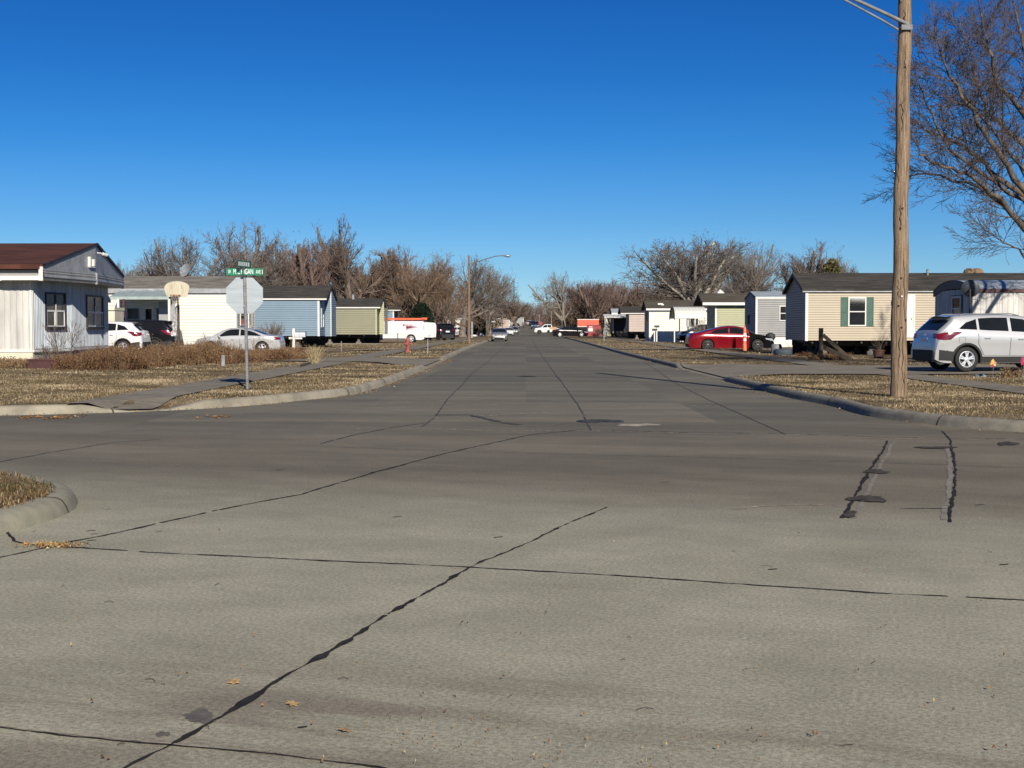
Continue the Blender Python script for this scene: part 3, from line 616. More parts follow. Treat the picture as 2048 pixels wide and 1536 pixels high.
def gable_roof(root, x0, x1, y0, y1, ze, zr, m, ov=.25, ovx=.25, th=.10, fascia=M_trim, name='roof', fh=.14):
    """ridge along X"""
    ym = (y0 + y1) / 2; sl = (zr - ze) / (ym - y0); X0, X1 = x0 - ovx, x1 + ovx; ya, yb = y0 - ov, y1 + ov; za = ze - sl * ov
    sec = [(ya, za), (ym, zr), (yb, za), (yb, za + th), (ym, zr + th), (ya, za + th)]
    mb = MB(); n = len(sec); mb.add([(X0, y, z) for y, z in sec] + [(X1, y, z) for y, z in sec], [(0, 1, 4, 5), (1, 2, 3, 4), (6, 11, 10, 7), (7, 10, 9, 8)] + [(i, i + 6, (i + 1) % 6 + 6, (i + 1) % 6) for i in range(6)])
    r = mb.build(name, m, root)
    if fascia:
        mb = MB(); mb.box(X0, ya - .028, za - .05, X1, ya - .003, za - .05 + fh); mb.box(X0, yb + .003, za - .05, X1, yb + .028, za - .05 + fh)
        mb.build('fascia', fascia, root)
        for X in (X0, X1):
            s_ = -1 if X == X0 else 1
            mb = MB(); e0, e1 = (X - .025, X - .003) if s_ < 0 else (X + .003, X + .025)
            mb.add([(e0, ya, za - .06), (e0, ym, zr - .06), (e0, yb, za - .06), (e0, yb, za + th - .006), (e0, ym, zr + th - .006), (e0, ya, za + th - .006)] + [(e1, ya, za - .06), (e1, ym, zr - .06), (e1, yb, za - .06), (e1, yb, za + th - .006), (e1, ym, zr + th - .006), (e1, ya, za + th - .006)],
                   [(0, 1, 4, 5), (1, 2, 3, 4), (6, 11, 10, 7), (7, 10, 9, 8)] + [(i, i + 6, (i + 1) % 6 + 6, (i + 1) % 6) for i in range(6)])
            mb.build('barge_board', M_blackfr if fascia in (M_trim, M_galv, M_alum) else fascia, root)
    return r
def home(label, x0, x1, y0, y1, zf, ze, zr, wm, rm, gz=None, skirt=None, course=.115, fascia=M_trim, cat='mobile home', ov=.12, ovx=.2, lapped=True, corner=M_trim, gm=None, fh=.10, name='mobile_home'):
    g = H((x0 + x1) / 2, y0) if gz is None else gz
    t = thing(name, label, cat, ((x0 + x1) / 2, (y0 + y1) / 2, g))
    FN = Face((x0, y0), (x1, y0)); FB = Face((x1, y1), (x0, y1)); FW = Face((x0, y1), (x0, y0)); FE = Face((x1, y0), (x1, y1))
    mb = MB()
    for f in (FN, FB, FW, FE):
        if lapped: lap(mb, f, zf, ze - .002, course)
        else: ribs(mb, f, zf, ze - .002, .15)
    ym = (y0 + y1) / 2
    for f in (FW, FE):
        Lh = f.L / 2
        def top(z, Lh=Lh, f=f): k = max(0, min(1, (z - ze) / (zr - ze))); return (Lh * k, f.L - Lh * k)
        lap(mb, f, ze - .002, zr - .01, course, top=top)
    mb.box(x0 + .01, y0 + .01, zf + .001, x1 - .01, y1 - .01, zf + .03)
    mb.build('wall', wm, t, fix=False)
    if corner:
        for (x, y, sx, sy) in ((x0, y0, -1, -1), (x1, y0, 1, -1), (x0, y1, -1, 1), (x1, y1, 1, 1)):
            mb = MB(); mb.add([(x + sx * p, y + sy * q, z) for z in (zf - .02, ze - .01) for p, q in ((.045, .045), (-.09, .045), (-.09, 0), (0, 0), (0, -.09), (.045, -.09))], [(0, 1, 2, 3), (0, 3, 4, 5), (6, 9, 8, 7), (6, 11, 10, 9)] + [(i, i + 6, (i + 1) % 6 + 6, (i + 1) % 6) for i in range(6)])
            mb.build('corner_trim', corner, t)
    gable_roof(t, x0, x1, y0, y1, ze, zr, rm, ov, ovx, fascia=fascia, fh=fh)
    if skirt:
        mb = MB(); mb.box(x0 + .05, y0 + .05, g - .1, x1 - .05, y1 - .05, zf); mb.build('skirting', skirt, t)
    else:
        mb = MB(); mb.box(x0 + .1, y0 + .9, zf - .28, x1 - .1, y0 + 1.05, zf - .002); mb.box(x0 + .1, y1 - 1.05, zf - .28, x1 - .1, y1 - .9, zf - .002)
        k = x0 + .3
        while k < x1: mb.box(k, y0 + .1, zf - .14, k + .08, y1 - .1, zf - .004); k += 1.2
        mb.box(x0 + .2, y1 - .6, g, x1 - .2, y1 - .55, zf - .15)
        mb.build('chassis', M_steel, t)
        k = x0 + 1.0; M_blk = mat('concrete_block', (.16, .15, .14), .95, var=.2)
        while k < x1 - .5:
            for yy in (y0 + .97, y1 - .97):
                mb = MB(); mb.box(k - .2, yy - .2, g - .02, k + .2, yy + .2, g + .18); mb.box(k - .1, yy - .18, g + .18, k + .1, yy + .18, zf - .281); mb.build('support_block', M_blk, t)
            k += 2.4
    return t, FN, FW, FE
# --- tan home, right
TX0 = WX(1612, 66)
tan, FN, FW, FE = home('cream home with grey shingle roof and dark green shutters, behind the thick utility pole', TX0, TX0 + 19, 66, 70.9, .80, 3.24, 4.08, M_tan, R_dark, gz=.09, fh=.05, fascia=M_alum)
uu = lambda px, y=66, f=FN: WX(px, y) - f.o.x
window(tan, FN, uu(1698), uu(1729), WZ(0, 650, 66)[1], WZ(0, 597, 66)[1], shutter=M_shutter, sw=.36, gm=M_glass)
door(tan, FN, uu(1808), uu(1826), .95, WZ(0, 592, 66)[1])
mb = MB(); FN.box(mb, uu(1782), uu(1785), 2.55, 2.75, 0, .14); mb.build('porch_lamp', M_blackfr, tan)
mb = MB(); px_, pz_ = WZ(1812, 556, 67.8); mb.lathe([(.09, 0), (.09, .55), (.14, .56), (.14, .68), (.05, .74), (0, .74)], (px_, 67.8, pz_ - .25), n=12); mb.build('vent_pipe', M_galv, tan)
mb = MB(); px_, pz_ = WZ(1855, 548, 68.1); mb.lathe([(.06, 0), (.06, .4), (.09, .41), (0, .45)], (px_, 68.1, pz_ - .2), n=10); mb.build('vent_pipe', M_galv, tan)
# --- trailer at the right edge
def trailer_home():
    y0, y1 = 50.0, 54.6; x0 = WX(1945, 50); x1 = x0 + 17; g = .2; zf = .75; zt = 2.82; zr = 3.22
    t = thing('mobile_home', 'white ribbed metal home with arched roof edge and maroon trim, cropped by the right border', 'mobile home', ((x0 + x1) / 2, 52.3, g))
    FNn = Face((x0, y0), (x1, y0)); FWw = Face((x0, y1), (x0, y0)); FBb = Face((x1, y1), (x0, y1)); FEe = Face((x1, y0), (x1, y1))
    mb = MB(); [ribs(mb, f, zf, zt, .2, .018) for f in (FNn, FBb)]; [ribs(mb, f, zf, zt + .05, .2, .018) for f in (FWw, FEe)]; mb.build('wall', M_ribw, t, fix=False)
    arch = lambda v, e=0: zt + e + (zr - zt) * (1 - (2 * v - 1) ** 2) ** .75
    mb = MB(); mb.grid(lambda u, v: (x0 - .08 + (x1 - x0 + .16) * u, y0 - .08 + (y1 - y0 + .16) * v, arch(v, .03)), 1, 16); mb.build('roof', M_metalroof, t, smooth=True, fix=False)
    for X, s_ in ((x0, -1), (x1, 1)):
        mb = MB(); n = 16; P0 = [(X + s_ * .06, y0 - .08 + (y1 - y0 + .16) * k / n, arch(k / n, .02)) for k in range(n + 1)]; P1 = [(X + s_ * .06, y0 - .08 + (y1 - y0 + .16) * k / n, max(zt - .16, arch(k / n, .02) - .34 * (1 - .3 * abs(2 * k / n - 1)))) for k in range(n + 1)]
        Q0 = [(X, p[1], p[2]) for p in P0]; Q1 = [(X, p[1], p[2]) for p in P1]; m_ = n + 1
        mb.add(P0 + P1 + Q0 + Q1, [(i, i + 1, m_ + i + 1, m_ + i) for i in range(n)] + [(2 * m_ + i, 2 * m_ + i + 1, i + 1, i) for i in range(n)] + [(3 * m_ + i, 3 * m_ + i + 1, m_ + i + 1, m_ + i) for i in range(n)]); mb.build('end_trim', M_maroon, t)
    mb = MB(); mb.box(x0 - .05, y0 - .06, zt - .10, x1 + .05, y0 - .002, zt + .03); mb.box(x0 - .05, y1 + .002, zt - .10, x1 + .05, y1 + .06, zt + .03); mb.build('eave_trim', M_maroon, t)
    mb = MB(); mb.box(x0 + .03, y0 + .03, g - .05, x1 - .03, y1 - .03, zf); mb.build('skirting', M_ribw, t)
    window(t, FWw, 2.4, 3.35, 1.75, 2.55, fm=M_trim, gm=M_glass, fw=.07, rail=True)
    mb = MB(); FWw.box(mb, 2.29, 3.46, 1.64, 1.675, 0, .06); FWw.box(mb, 2.29, 3.46, 2.625, 2.66, 0, .06); FWw.box(mb, 2.26, 2.29, 1.64, 2.66, 0, .06); FWw.box(mb, 3.46, 3.49, 1.64, 2.66, 0, .06); mb.build('window_surround', M_maroon, t)
trailer_home()
for k, (px_, r_) in enumerate(((1938, .30), (1953, .36))):
    X, Z = WZ(px_, 545, 70.0); t = thing('roof_vent', ['smaller rusty turbine vent, left of two on the roof above the white trailer', 'larger rusty turbine vent, right of two on the roof above the white trailer'][k], 'roof vent', (X, 70.0, 3.6), group='rusty roof vents')
    M_rust = mat('rusty_vent', (.20, .13, .07), .8, var=.35, scale=5)
    mb = MB(); mb.lathe([(.12, -.2), (.12, .42), (.2, .45)], (X, 70, 3.62), n=14); mb.build('neck', M_rust, t, smooth=True)
    mb = MB(); mb.lathe([(r_ * .5, .43), (r_ * .95, .5), (r_, .62), (r_ * .8, .78), (r_ * .35, .86), (0, .87)], (X, 70, 3.62), n=18); mb.build('cap', M_rust, t)
# --- grey home, green home, white home, pinkish home on the right
X = WX(1512, 95); grey, FN, FW, FE = home('grey sided home with pale metal roof and tree shadows on its wall', X, X + 13, 95, 99.6, .80, 3.50, 3.92, M_grey, M_metalroof, gz=.06, skirt=M_white, course=.15, ov=.05, ovx=.05, fascia=M_trim, fh=.09)
window(grey, FN, WX(1560, 95) - X, WX(1572, 95) - X, 1.95, 2.9, gm=M_glass); window(grey, FW, 1.5, 2.0, 1.7, 2.3, fm=M_blackfr, rail=False); 
X = WX(1431, 108); grn, FN, FW, FE = home('pale green home with brown shingle roof behind the dark red car', X, X + 14, 108, 112.8, .70, 3.40, 4.12, M_green, R_mid, gz=.06, skirt=M_green, course=.15, ov=.5, ovx=1.1, fh=.22)
mb = MB(); mb.lathe([(.5, 0), (.3, .35), (0, .6)], (WX(1440, 114), 114, 4.05), n=6); mb.build('roof_cowl', M_trim, grn)
X = WX(1299, 130); wht, FN, FW, FE = home('bright white home with scalloped awning over its side', X, X + 15, 130, 135, .50, 3.22, 4.0, M_white, R_mid, gz=.06, skirt=M_white, course=.2, ov=.3, ovx=.35, fh=.18)
window(wht, FN, WX(1373, 130) - X, WX(1380, 130) - X + .4, 1.5, 2.35, gm=M_glass, rail=False); window(wht, FN, WX(1385, 130) - X + .3, WX(1396, 130) - X, 1.5, 2.35, gm=M_glass, rail=False); window(wht, FW, 2.0, 3.3, 1.7, 3.0, fm=M_blackfr, rail=False)
mb = MB(); mb.box(WX(1315, 131.2), 131.0, 3.62, WX(1325, 131.2), 131.7, 3.78); mb.box(WX(1317, 131.0) + .2, 130.8, 3.58, WX(1323, 131.0) + .2, 131.0, 3.70, 0); mb.build('roof_hatch', M_trim, wht)
def awning(root, x0, x1, yw, yo, zw, zo, m, posts, g, pm=M_trim, scallop=True, postname='awning_post'):
    mb = MB(); n = max(4, int((x1 - x0) / .4))
    for k in range(n):
        a = x0 + (x1 - x0) * k / n; b = x0 + (x1 - x0) * (k + 1) / n; zw_, zo_ = (zw, zo) if k % 2 else (zw - .025, zo - .025)
        mb.add([(a, yw, zw_), (b, yw, zw_), (b, yo, zo_), (a, yo, zo_), (a, yw, zw_ - .03), (b, yw, zw_ - .03), (b, yo, zo_ - .03), (a, yo, zo_ - .03)], [(0, 1, 2, 3), (4, 7, 6, 5), (0, 3, 7, 4), (1, 5, 6, 2), (2, 6, 7, 3), (0, 4, 5, 1)])
    mb.box(x0, yo - .03, zo - .14, x1, yo - .002, zo + .02)
    a = mb.build('awning', m, root)
    if scallop:
        for X in (x0 - .02, x1 + .005):
            mb = MB(); pts = [(yw, zw), (yo, zo - .02), (yo, zo - .35), (yo + (yw - yo) * .25, zo - .1), (yo + (yw - yo) * .5, zo + .02), (yw, zo + .05)]
            mb.add([(X, y, z) for y, z in pts] + [(X + .015, y, z) for y, z in pts], [(0, 1, 2, 3, 4, 5), (11, 10, 9, 8, 7, 6)] + [(i, i + 6, (i + 1) % 6 + 6, (i + 1) % 6) for i in range(6)]); mb.build('awning_end', M_steel, root)
    for (px_, py_) in posts: mb = MB(); mb.box(px_ - .04, py_ - .04, g, px_ + .04, py_ + .04, zo - .14 + (zw - zo) * (py_ - yo) / (yw - yo)); mb.build(postname, pm, root)
xc0, xc1 = WX(1346, 124), WX(1409, 124); ct = thing('canopy', 'white arched metal canopy on thin posts in front of the bright white home', 'canopy', ((xc0 + xc1) / 2, 125, .06))
PR = [(122.6, 2.28), (122.75, 2.6), (123.2, 2.95), (123.9, 3.2), (124.8, 3.32), (125.7, 3.2), (126.4, 2.95), (126.85, 2.6), (127, 2.28)]
mb = MB(); n_ = 18
for k in range(n_):
    a_ = xc0 + (xc1 - xc0) * k / n_; b_ = xc0 + (xc1 - xc0) * (k + 1) / n_; e_ = .02 * (k % 2)
    for (p, q), (p2, q2) in zip(PR, PR[1:]): mb.quad((a_, p, q + e_), (b_, p, q + e_), (b_, p2, q2 + e_), (a_, p2, q2 + e_)); mb.quad((a_, p, q - .03), (a_, p2, q2 - .03), (b_, p2, q2 - .03), (b_, p, q - .03))
mb.build('canopy_roof', M_white, ct, fix=False)
mb = MB(); mb.add([(X_, p, q + .03) for X_ in (xc0 - .04, xc0 + .04) for p, q in PR] + [(X_, p, q - .12) for X_ in (xc0 - .04, xc0 + .04) for p, q in PR], [f_ for i in range(8) for f_ in ((i, i + 1, 18 + i + 1, 18 + i), (9 + i, 27 + i, 27 + i + 1, 9 + i + 1), (i, 9 + i, 9 + i + 1, i + 1), (18 + i, 18 + i + 1, 27 + i + 1, 27 + i))]); mb.build('canopy_edge', M_steel, ct)
for px_, py_ in ((1349, 122.7), (1359, 126.9), (1380, 122.7), (1389, 126.9)): xx = WX(px_, py_); mb = MB(); mb.box(xx - .05, py_ - .04, .02, xx + .05, py_ + .04, 2.27); mb.build('canopy_post', M_galv if px_ in (1380, 1389) else M_trim, ct)
X = WX(1258, 160); pink, FN, FW, FE = home('pinkish beige home with dark roof, left of the bright white home', X, X + 13, 160, 164.6, .95, 3.15, 3.85, M_pinkish, R_dark, gz=.06, course=.2, ov=.2, ovx=1.0, corner=None)
X = WX(1226, 188); fh, FN, FW, FE = home('dark fronted home with white roof edge and front porch far down the right side', X, X + 10, 188, 193, .7, 3.3, 4.0, M_steel, M_metalroof, gz=.1, course=.2, ov=.1, ovx=.2, skirt=M_dark, fh=.25, corner=M_trim)
awning(fh, X - 1.4, X + 2.4, 188, 184.5, 3.3, 2.9, M_trim, [(X - 1.3, 184.6), (X + 2.3, 184.6)], .06, scallop=False)
X = WX(1213, 222); far1, FN, FW, FE = home('small pale green home with dark roof far down the right side', X, X + 9, 222, 227, .7, 3.6, 4.5, M_green, R_dark, gz=.1, course=.25, ov=.2, ovx=.3, skirt=M_green)
X = WX(1201, 250); far2, FN, FW, FE = home('small white home beside a curved white awning, farthest on the right', X, X + 9, 250, 255, .8, 3.5, 4.2, M_white, R_mid, gz=.2, course=.25, ov=.2, ovx=.3, skirt=M_white)
# --- left side: grey roofed home with porch
Y0 = 77.0; X1 = WX(472, Y0); X0 = WX(150, Y0); ZE = WZ(0, 583, Y0)[1]; ZR = WZ(0, 556, 79.6)[1]
hb, FN, FW, FE = home('white sided home with light grey shingle roof and covered porch behind the parked cars', X0, X1, Y0, 82.2, .45, ZE, ZR, M_white, R_grey, gz=.06, course=.16, ov=.15, ovx=.25, skirt=M_pinkish, fascia=M_alum, fh=.26)
window(hb, FE, 1.0, 2.2, 1.6, 2.7, fm=M_trim); door(hb, FE, 3.3, 4.2, .6, 2.6, glass=True)
mb = MB(); 
for k in range(14): FE.box(mb, .25, .8, 1.0 + k * .14, 1.05 + k * .14, .02, .05)
FE.box(mb, .2, .25, .9, 3.0, .0, .055); FE.box(mb, .8, .85, .9, 3.0, .0, .055); mb.build('louvre_panel', M_alum, hb)
# porch projects toward the camera
xa, xb = WX(222, 75), WX(343, 75); YP = 74.5
awning(hb, xa, xb, Y0 - .14, YP, WZ(0, 580, Y0)[1], WZ(0, 594, YP)[1], mat('green_grey_metal_awning', (.30, .36, .34), .5, metal=.1, var=.1, scale=2), [], .06, scallop=False)
for px_ in (237, 248, 339): mb = MB(); xx = WX(px_, YP); mb.box(xx - .06, YP - .05, .06, xx + .06, YP + .07, WZ(0, 597, YP)[1] - .03); mb.build('porch_post', M_trim if px_ != 248 else M_maroon, hb)
mb = MB(); mb.box(xa + .2, YP + .1, .06, xb, Y0 - .02, .55); mb.build('porch_floor', M_pave, hb)
mb = MB(); mb.box(WX(254, YP), YP + .0, .56, xb - .3, YP + .06, 1.14); mb.build('porch_rail_panel', M_white, hb)
door(hb, FN, WX(290, Y0) - X0, WX(306, Y0) - X0, .65, 2.6, glass=True); window(hb, FN, WX(256, Y0) - X0, WX(278, Y0) - X0, 1.3, 2.5, fm=M_alum, gm=M_curtain); window(hb, FN, WX(315, Y0) - X0, WX(334, Y0) - X0, 1.3, 2.5, fm=M_alum, gm=M_curtain)
mb = MB(); mb.box(WX(318, 76), 76.0, .55, WX(350, 76), 76.08, 2.9); mb.build('porch_screen', M_alum, hb)
mb = MB(); mb.box(WX(214, 72.0), 71.8, .06, WX(232, 72.0), 73.4, 2.35); mb.box(WX(213, 72.0), 71.7, 2.35, WX(233, 72.0), 73.5, 2.5); o = mb.build('garden_shed', M_cream, None); tag(o, 'narrow cream shed between the left home and the porch', 'shed')
# --- blue home
Y0 = 92.0; X1 = WX(638, Y0); X0 = X1 - 17; ZE = WZ(0, 597, Y0)[1]; ZR = WZ(0, 574, 94.4)[1]
hb2, FN, FW, FE = home('large blue sided home with dark shingle roof, raised on blocks beside the white post', X0, X1, Y0, Y0 + 4.9, .86, ZE, ZR, M_blue, R_dark, gz=.06, course=.15, ov=.15, ovx=.55, corner=M_trim)
f2 = Face((X1, Y0 + 2.6), (X1 + .45, Y0 + 2.6)); mb = MB(); lap(mb, f2, .82, ZR - .12, .15); f3 = Face((X1 + .45, Y0 + 2.6), (X1 + .45, Y0 + 4.9)); lap(mb, f3, .82, ZE, .15)
def tp(z, L_=2.3): k = max(0, min(1, (z - ZE) / (ZR - ZE))); return (0, L_ * (1 - k * .98))
lap(mb, f3, ZE, ZR - .1, .15, top=tp); mb.build('bay_wall', M_blue, hb2, fix=False)
window(hb2, FE, .7, 1.7, 1.5, 2.7, gm=M_glass)
mb = MB(); mb.box(X1 + .42, Y0 + 2.55, .82, X1 + .48, Y0 + 2.62, ZR - .2); mb.build('corner_trim', M_trim, hb2)
# --- olive home
Y0 = 112.0; X1 = WX(753, Y0); ZE = WZ(0, 614.5, Y0)[1]; ZR = WZ(0, 599, 114.4)[1]
ho, FN, FW, FE = home('olive green home with dark shingle roof, raised on blocks left of the work van', X1 - 17, X1, Y0, Y0 + 4.8, .86, ZE, ZR, M_olive, R_dark, gz=.06, course=.16, ov=.15, ovx=.35, corner=M_green)
f2 = Face((X1, Y0 + 2.0), (X1 + .42, Y0 + 2.0)); f3 = Face((X1 + .42, Y0 + 2.0), (X1 + .42, Y0 + 4.8)); mb = MB(); lap(mb, f2, .86, ZR - .2, .16); lap(mb, f3, .86, ZE, .16); mb.build('bay_wall', M_green, ho, fix=False)
mb = MB(); xx = WX(669, Y0) - FN.o.x; FN.box(mb, xx, xx + .2, 1.4, 2.75, .0, .03); mb.build('vent_panel', M_pinkish, ho); mb = MB(); mb.lathe([(.14, 0), (.14, .5), (.2, .52), (0, .6)], (WX(707, 114.4), 114.2, ZR - .1), n=10); mb.build('vent_pipe', M_galv, ho)
mb = MB(); mb.box(X1 - 11, Y0 - 1.0, .05, X1 + .6, Y0 - .75, .13); tag(mb.build('block_row', M_pave, None), 'low row of pale concrete blocks on the grass below the olive home', 'concrete blocks')
# --- small blue home, brown roofed home, low white home further on
X1 = WX(798, 150); h4, FN, FW, FE = home('small blue home just above the work van', X1 - 14, X1 - .6, 150, 154.6, .9, WZ(0, 620, 150)[1], WZ(0, 608, 152)[1], M_blue, R_dark, gz=.06, course=.2, ov=.15, ovx=.8, corner=M_trim)
X1 = WX(900, 215); h5, FN, FW, FE = home('small white home with reddish brown roof right of the round evergreen', X1 - 14, X1, 215, 221, .6, WZ(0, 634, 215)[1], WZ(0, 626, 218)[1], M_white, R_brown, gz=.1, course=.2, ov=.3, ovx=.3, skirt=M_white)
window(h5, FN, 11.0, 12.0, 1.2, 2.6); window(h5, FN, 12.4, 13.4, 1.2, 2.6)
X1 = WX(927, 250); h6, FN, FW, FE = home('low white home with dark roof seen beyond the white sedan', X1 - 13, X1, 250, 256, .6, WZ(0, 636, 250)[1], WZ(0, 630, 253)[1], M_white, R_mid, gz=.2, course=.25, ov=.3, ovx=.3, skirt=M_white)
window(h6, FN, 10.5, 11.5, 1.6, 2.8)
X1 = WX(945, 300); h7, FN, FW, FE = home('dim grey home under the bare trees behind the first wooden pole', X1 - 12, X1, 300, 306, .9, 4.1, 5.2, M_grey, R_dark, gz=.5, course=.3, ov=.3, ovx=.3, skirt=M_grey)
for k, (px_, y_, m_, l_) in enumerate([(1000, 340, M_pinkish, 'tiny brown far home left of the street end'), (1030, 385, M_grey, 'tiny pale far home near the end of the street on the left'), (1148, 330, M_grey, 'tiny grey far home behind the street light on the right')]):
    xx = WX(px_, y_); g_ = RISE(y_) + .1; home(l_, xx - 2.4, xx + 2.4, y_, y_ + 6, g_ + .4, g_ + 2.4, g_ + 3.1, m_, R_dark, gz=g_, course=.3, skirt=m_, ov=.3, ovx=.3)
# --- the big left home with the prow end
def left_home():
    A = Vector((-16.79, 45.8)); B = Vector((-16.37, 48.6)); Cc = Vector((-16.76, 54.0)); xl = -34; g = .2; zf = .68; zt = 3.06; yr = 49.4; ZRr = 4.44; Ze = 3.47
    t = thing('mobile_home', 'white ribbed home with brown shingle roof and pointed grey gable, nearest on the left', 'mobile home', (-25, 49.9, g))
    FNn = Face((xl, A.y), A); F1 = Face(A, B); F2 = Face(B, Cc); FBb = Face(Cc, (xl, Cc.y))
    mb = MB(); ribs(mb, FNn, zf, zt, .21, .02); mb.build('side_wall', M_ribw, t, fix=False); mb = MB(); ribs(mb, FBb, zf, zt, .21, .02); mb.build('rear_wall', M_ribw, t, fix=False)
    mb = MB(); ribs(mb, F1, zf + .02, 3.30, .105, .022); ribs(mb, F2, zf + .04, 3.30, .105, .022); mb.build('end_wall', M_ribblue, t, fix=False)
    mb = MB(); FNn.box(mb, 0, FNn.L, zf - .09, zf, .0, .05); F1.box(mb, 0, F1.L, zf - .09, zf, .0, .05); F2.box(mb, 0, F2.L, zf - .07, zf + .02, .0, .04); FNn.box(mb, FNn.L - .06, FNn.L + .0, zf, zt, .022, .04); F1.box(mb, -.02, .03, zf, zt + .2, .022, .045); mb.build('base_trim', M_trim, t)
    mb = MB(); FNn.box(mb, 0, FNn.L, g - .1, zf - .09, -.04, .02); mb.box(xl, A.y + .05, g - .1, A.x, Cc.y - .05, zf - .1); 
    mb.build('skirting', M_cream, t)
    mb = MB(); F1.box(mb, 0.02, F1.L, g - .1, zf - .10, -.5, -.03); F2.box(mb, 0, F2.L, g - .1, zf - .08, -.5, -.03); mb.build('end_skirting', M_grey, t)
    # roof
    N_ = (-16.18, 45.15); P_ = (-15.72, 49.3); Q_ = (-16.35, 54.75)
    top = [(xl, N_[1], Ze), (N_[0], N_[1], Ze), (P_[0], yr, ZRr), (xl, yr, ZRr)]; bot = [(Q_[0], Q_[1], Ze), (xl, Q_[1], Ze)]
    mb = MB(); mb.add([(x, y, z + .07) for x, y, z in top] + [(x, y, z + .0) for x, y, z in top], [(0, 1, 2, 3), (4, 7, 6, 5), (0, 4, 5, 1), (1, 5, 6, 2), (0, 3, 7, 4)])
    q = [(xl, yr, ZRr), (P_[0], yr, ZRr), (Q_[0], Q_[1], Ze), (xl, Q_[1], Ze)]; mb.add([(x, y, z + .07) for x, y, z in q] + [(x, y, z) for x, y, z in q], [(0, 1, 2, 3), (4, 7, 6, 5), (2, 6, 7, 3), (1, 5, 6, 2)])
    mb.build('roof', R_brown, t)
    mb = MB()
    for a, b in (((N_[0] + .01, N_[1], Ze), (P_[0] + .01, yr, ZRr)), ((P_[0] + .01, yr, ZRr), (Q_[0] + .01, Q_[1], Ze))):
        a = Vector(a); b = Vector(b); mb.add([a + UPV * .0, b + UPV * .0, b + UPV * .085, a + UPV * .085, a + Vector((.05, 0, 0)), b + Vector((.05, 0, 0)), b + Vector((.05, 0, .085)), a + Vector((.05, 0, .085))], [(0, 1, 2, 3), (4, 7, 6, 5), (3, 2, 6, 7), (0, 4, 5, 1)])
    mb.build('roof_edge', M_blackfr, t)
    mb = MB(); mb.box(xl, N_[1] - .03, Ze - .08, N_[0] - .1, N_[1] - .002, Ze + .075); mb.build('drip_edge', R_brown, t)
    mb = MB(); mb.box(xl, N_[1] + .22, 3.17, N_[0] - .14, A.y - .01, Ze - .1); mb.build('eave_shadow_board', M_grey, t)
    mb = MB(); mb.box(xl, N_[1] + .08, 3.0, N_[0] - .14, A.y + .1, 3.165); mb.build('soffit_board', M_trim, t)
    # aluminium gable panels with a rolled lower band
    def gp(a, b, za, zb):
        """a,b plan corners; za,zb top heights"""
        f = Face(a, b); L_ = f.L
        bandz = [(3.02, 0), (3.10, .03), (3.13, .06), (3.19, .05), (3.21, .025), (3.28, .045), (3.31, .02), (3.36, .035), (3.38, 0.0)]
        m2 = MB()
        for (z0_, n0_), (z1_, n1_) in zip(bandz, bandz[1:]): m2.add([f.P(0, z0_ , n0_), f.P(L_, z0_ , n0_), f.P(L_, z1_, n1_), f.P(0, z1_, n1_)], [(0, 1, 2, 3)])
        seg = 4
        for k in range(seg):
            u0_, u1_ = L_ * k / seg, L_ * (k + 1) / seg; t0 = za + (zb - za) * k / seg; t1 = za + (zb - za) * (k + 1) / seg; e = .004 * (k % 2)
            m2.add([f.P(u0_, 3.38, e), f.P(u1_, 3.38, e), f.P(u1_, t1, e), f.P(u0_, t0, e)], [(0, 1, 2, 3)])
        return m2, f
    m1, f1 = gp(N_, P_, Ze + .0, ZRr); m1.build('gable_panel', M_alum, t, fix=False)
    m2, f2_ = gp(P_, Q_, ZRr, Ze); m2.build('gable_panel', M_alum, t, fix=False)
    mb = MB(); mb.box(N_[0] - .14, N_[1] - .0, 3.0, N_[0], N_[1] + .04, Ze); mb.build('gable_corner', M_trim, t); mb = MB(); mb.box(Q_[0] - .06, Q_[1] - .04, 3.0, Q_[0] + .02, Q_[1] + .02, Ze); mb.build('gable_corner', M_trim, t); mb = MB(); f1.box(mb, f1.L - .05, f1.L + .02, 3.0, 3.42, 0.0, .07); mb.build('gable_corner', M_alum, t)
    mb = MB(); mb.add([(N_[0], N_[1], 3.02), (P_[0], P_[1], 3.02), (Q_[0], Q_[1], 3.02), (-17.6, Q_[1], 3.02), (-17.6, N_[1], 3.02)], [(0, 1, 2, 3, 4)]); mb.build('soffit', M_alum, t, fix=False)
    # small fixtures on the gable
    mb = MB(); f1.box(mb, f1.L * .84, f1.L * .86, 3.62, 3.98, 0, .1); f1.box(mb, f1.L * .92, f1.L * .94, 3.66, 3.9, 0, .1); f1.box(mb, f1.L * .84, f1.L * .94, 3.60, 3.64, 0, .1); mb.build('cable_bracket', M_trim, t)
    mb = MB(); mb.tube([(-15.70, 49.4, 4.16), (-15.5, 49.5, 4.14)], .02, 6); mb.lathe([(.04, 0), (.06, .02), (.06, .22), (.03, .24)], (-15.52, 49.42, 4.13), (.5, .8, -.2), 10); mb.build('flood_lamp', M_trim, t)
    # windows on both prow faces
    for f, a, b in ((F1, .32, .77), (F2, .36, .81)):
        u0_, u1_ = f.L * a, f.L * b; z0_, z1_ = 1.50, 2.58
        mb = MB(); f.box(mb, u0_ - .08, u0_ - .02, z0_ - .05, z1_ + .08, 0, .07); f.box(mb, u1_ + .02, u1_ + .08, z0_ - .05, z1_ + .08, 0, .07); f.box(mb, u0_ - .02, u1_ + .02, z1_ + .02, z1_ + .08, 0, .068); f.box(mb, u0_ - .1, u1_ + .1, z0_ - .14, z0_ - .05, 0, .09); m_ = (u0_ + u1_) / 2; f.box(mb, m_ - .05, m_ + .05, z0_, z1_, .02, .05)
        wi = mb.build('window', M_blackfr, t)
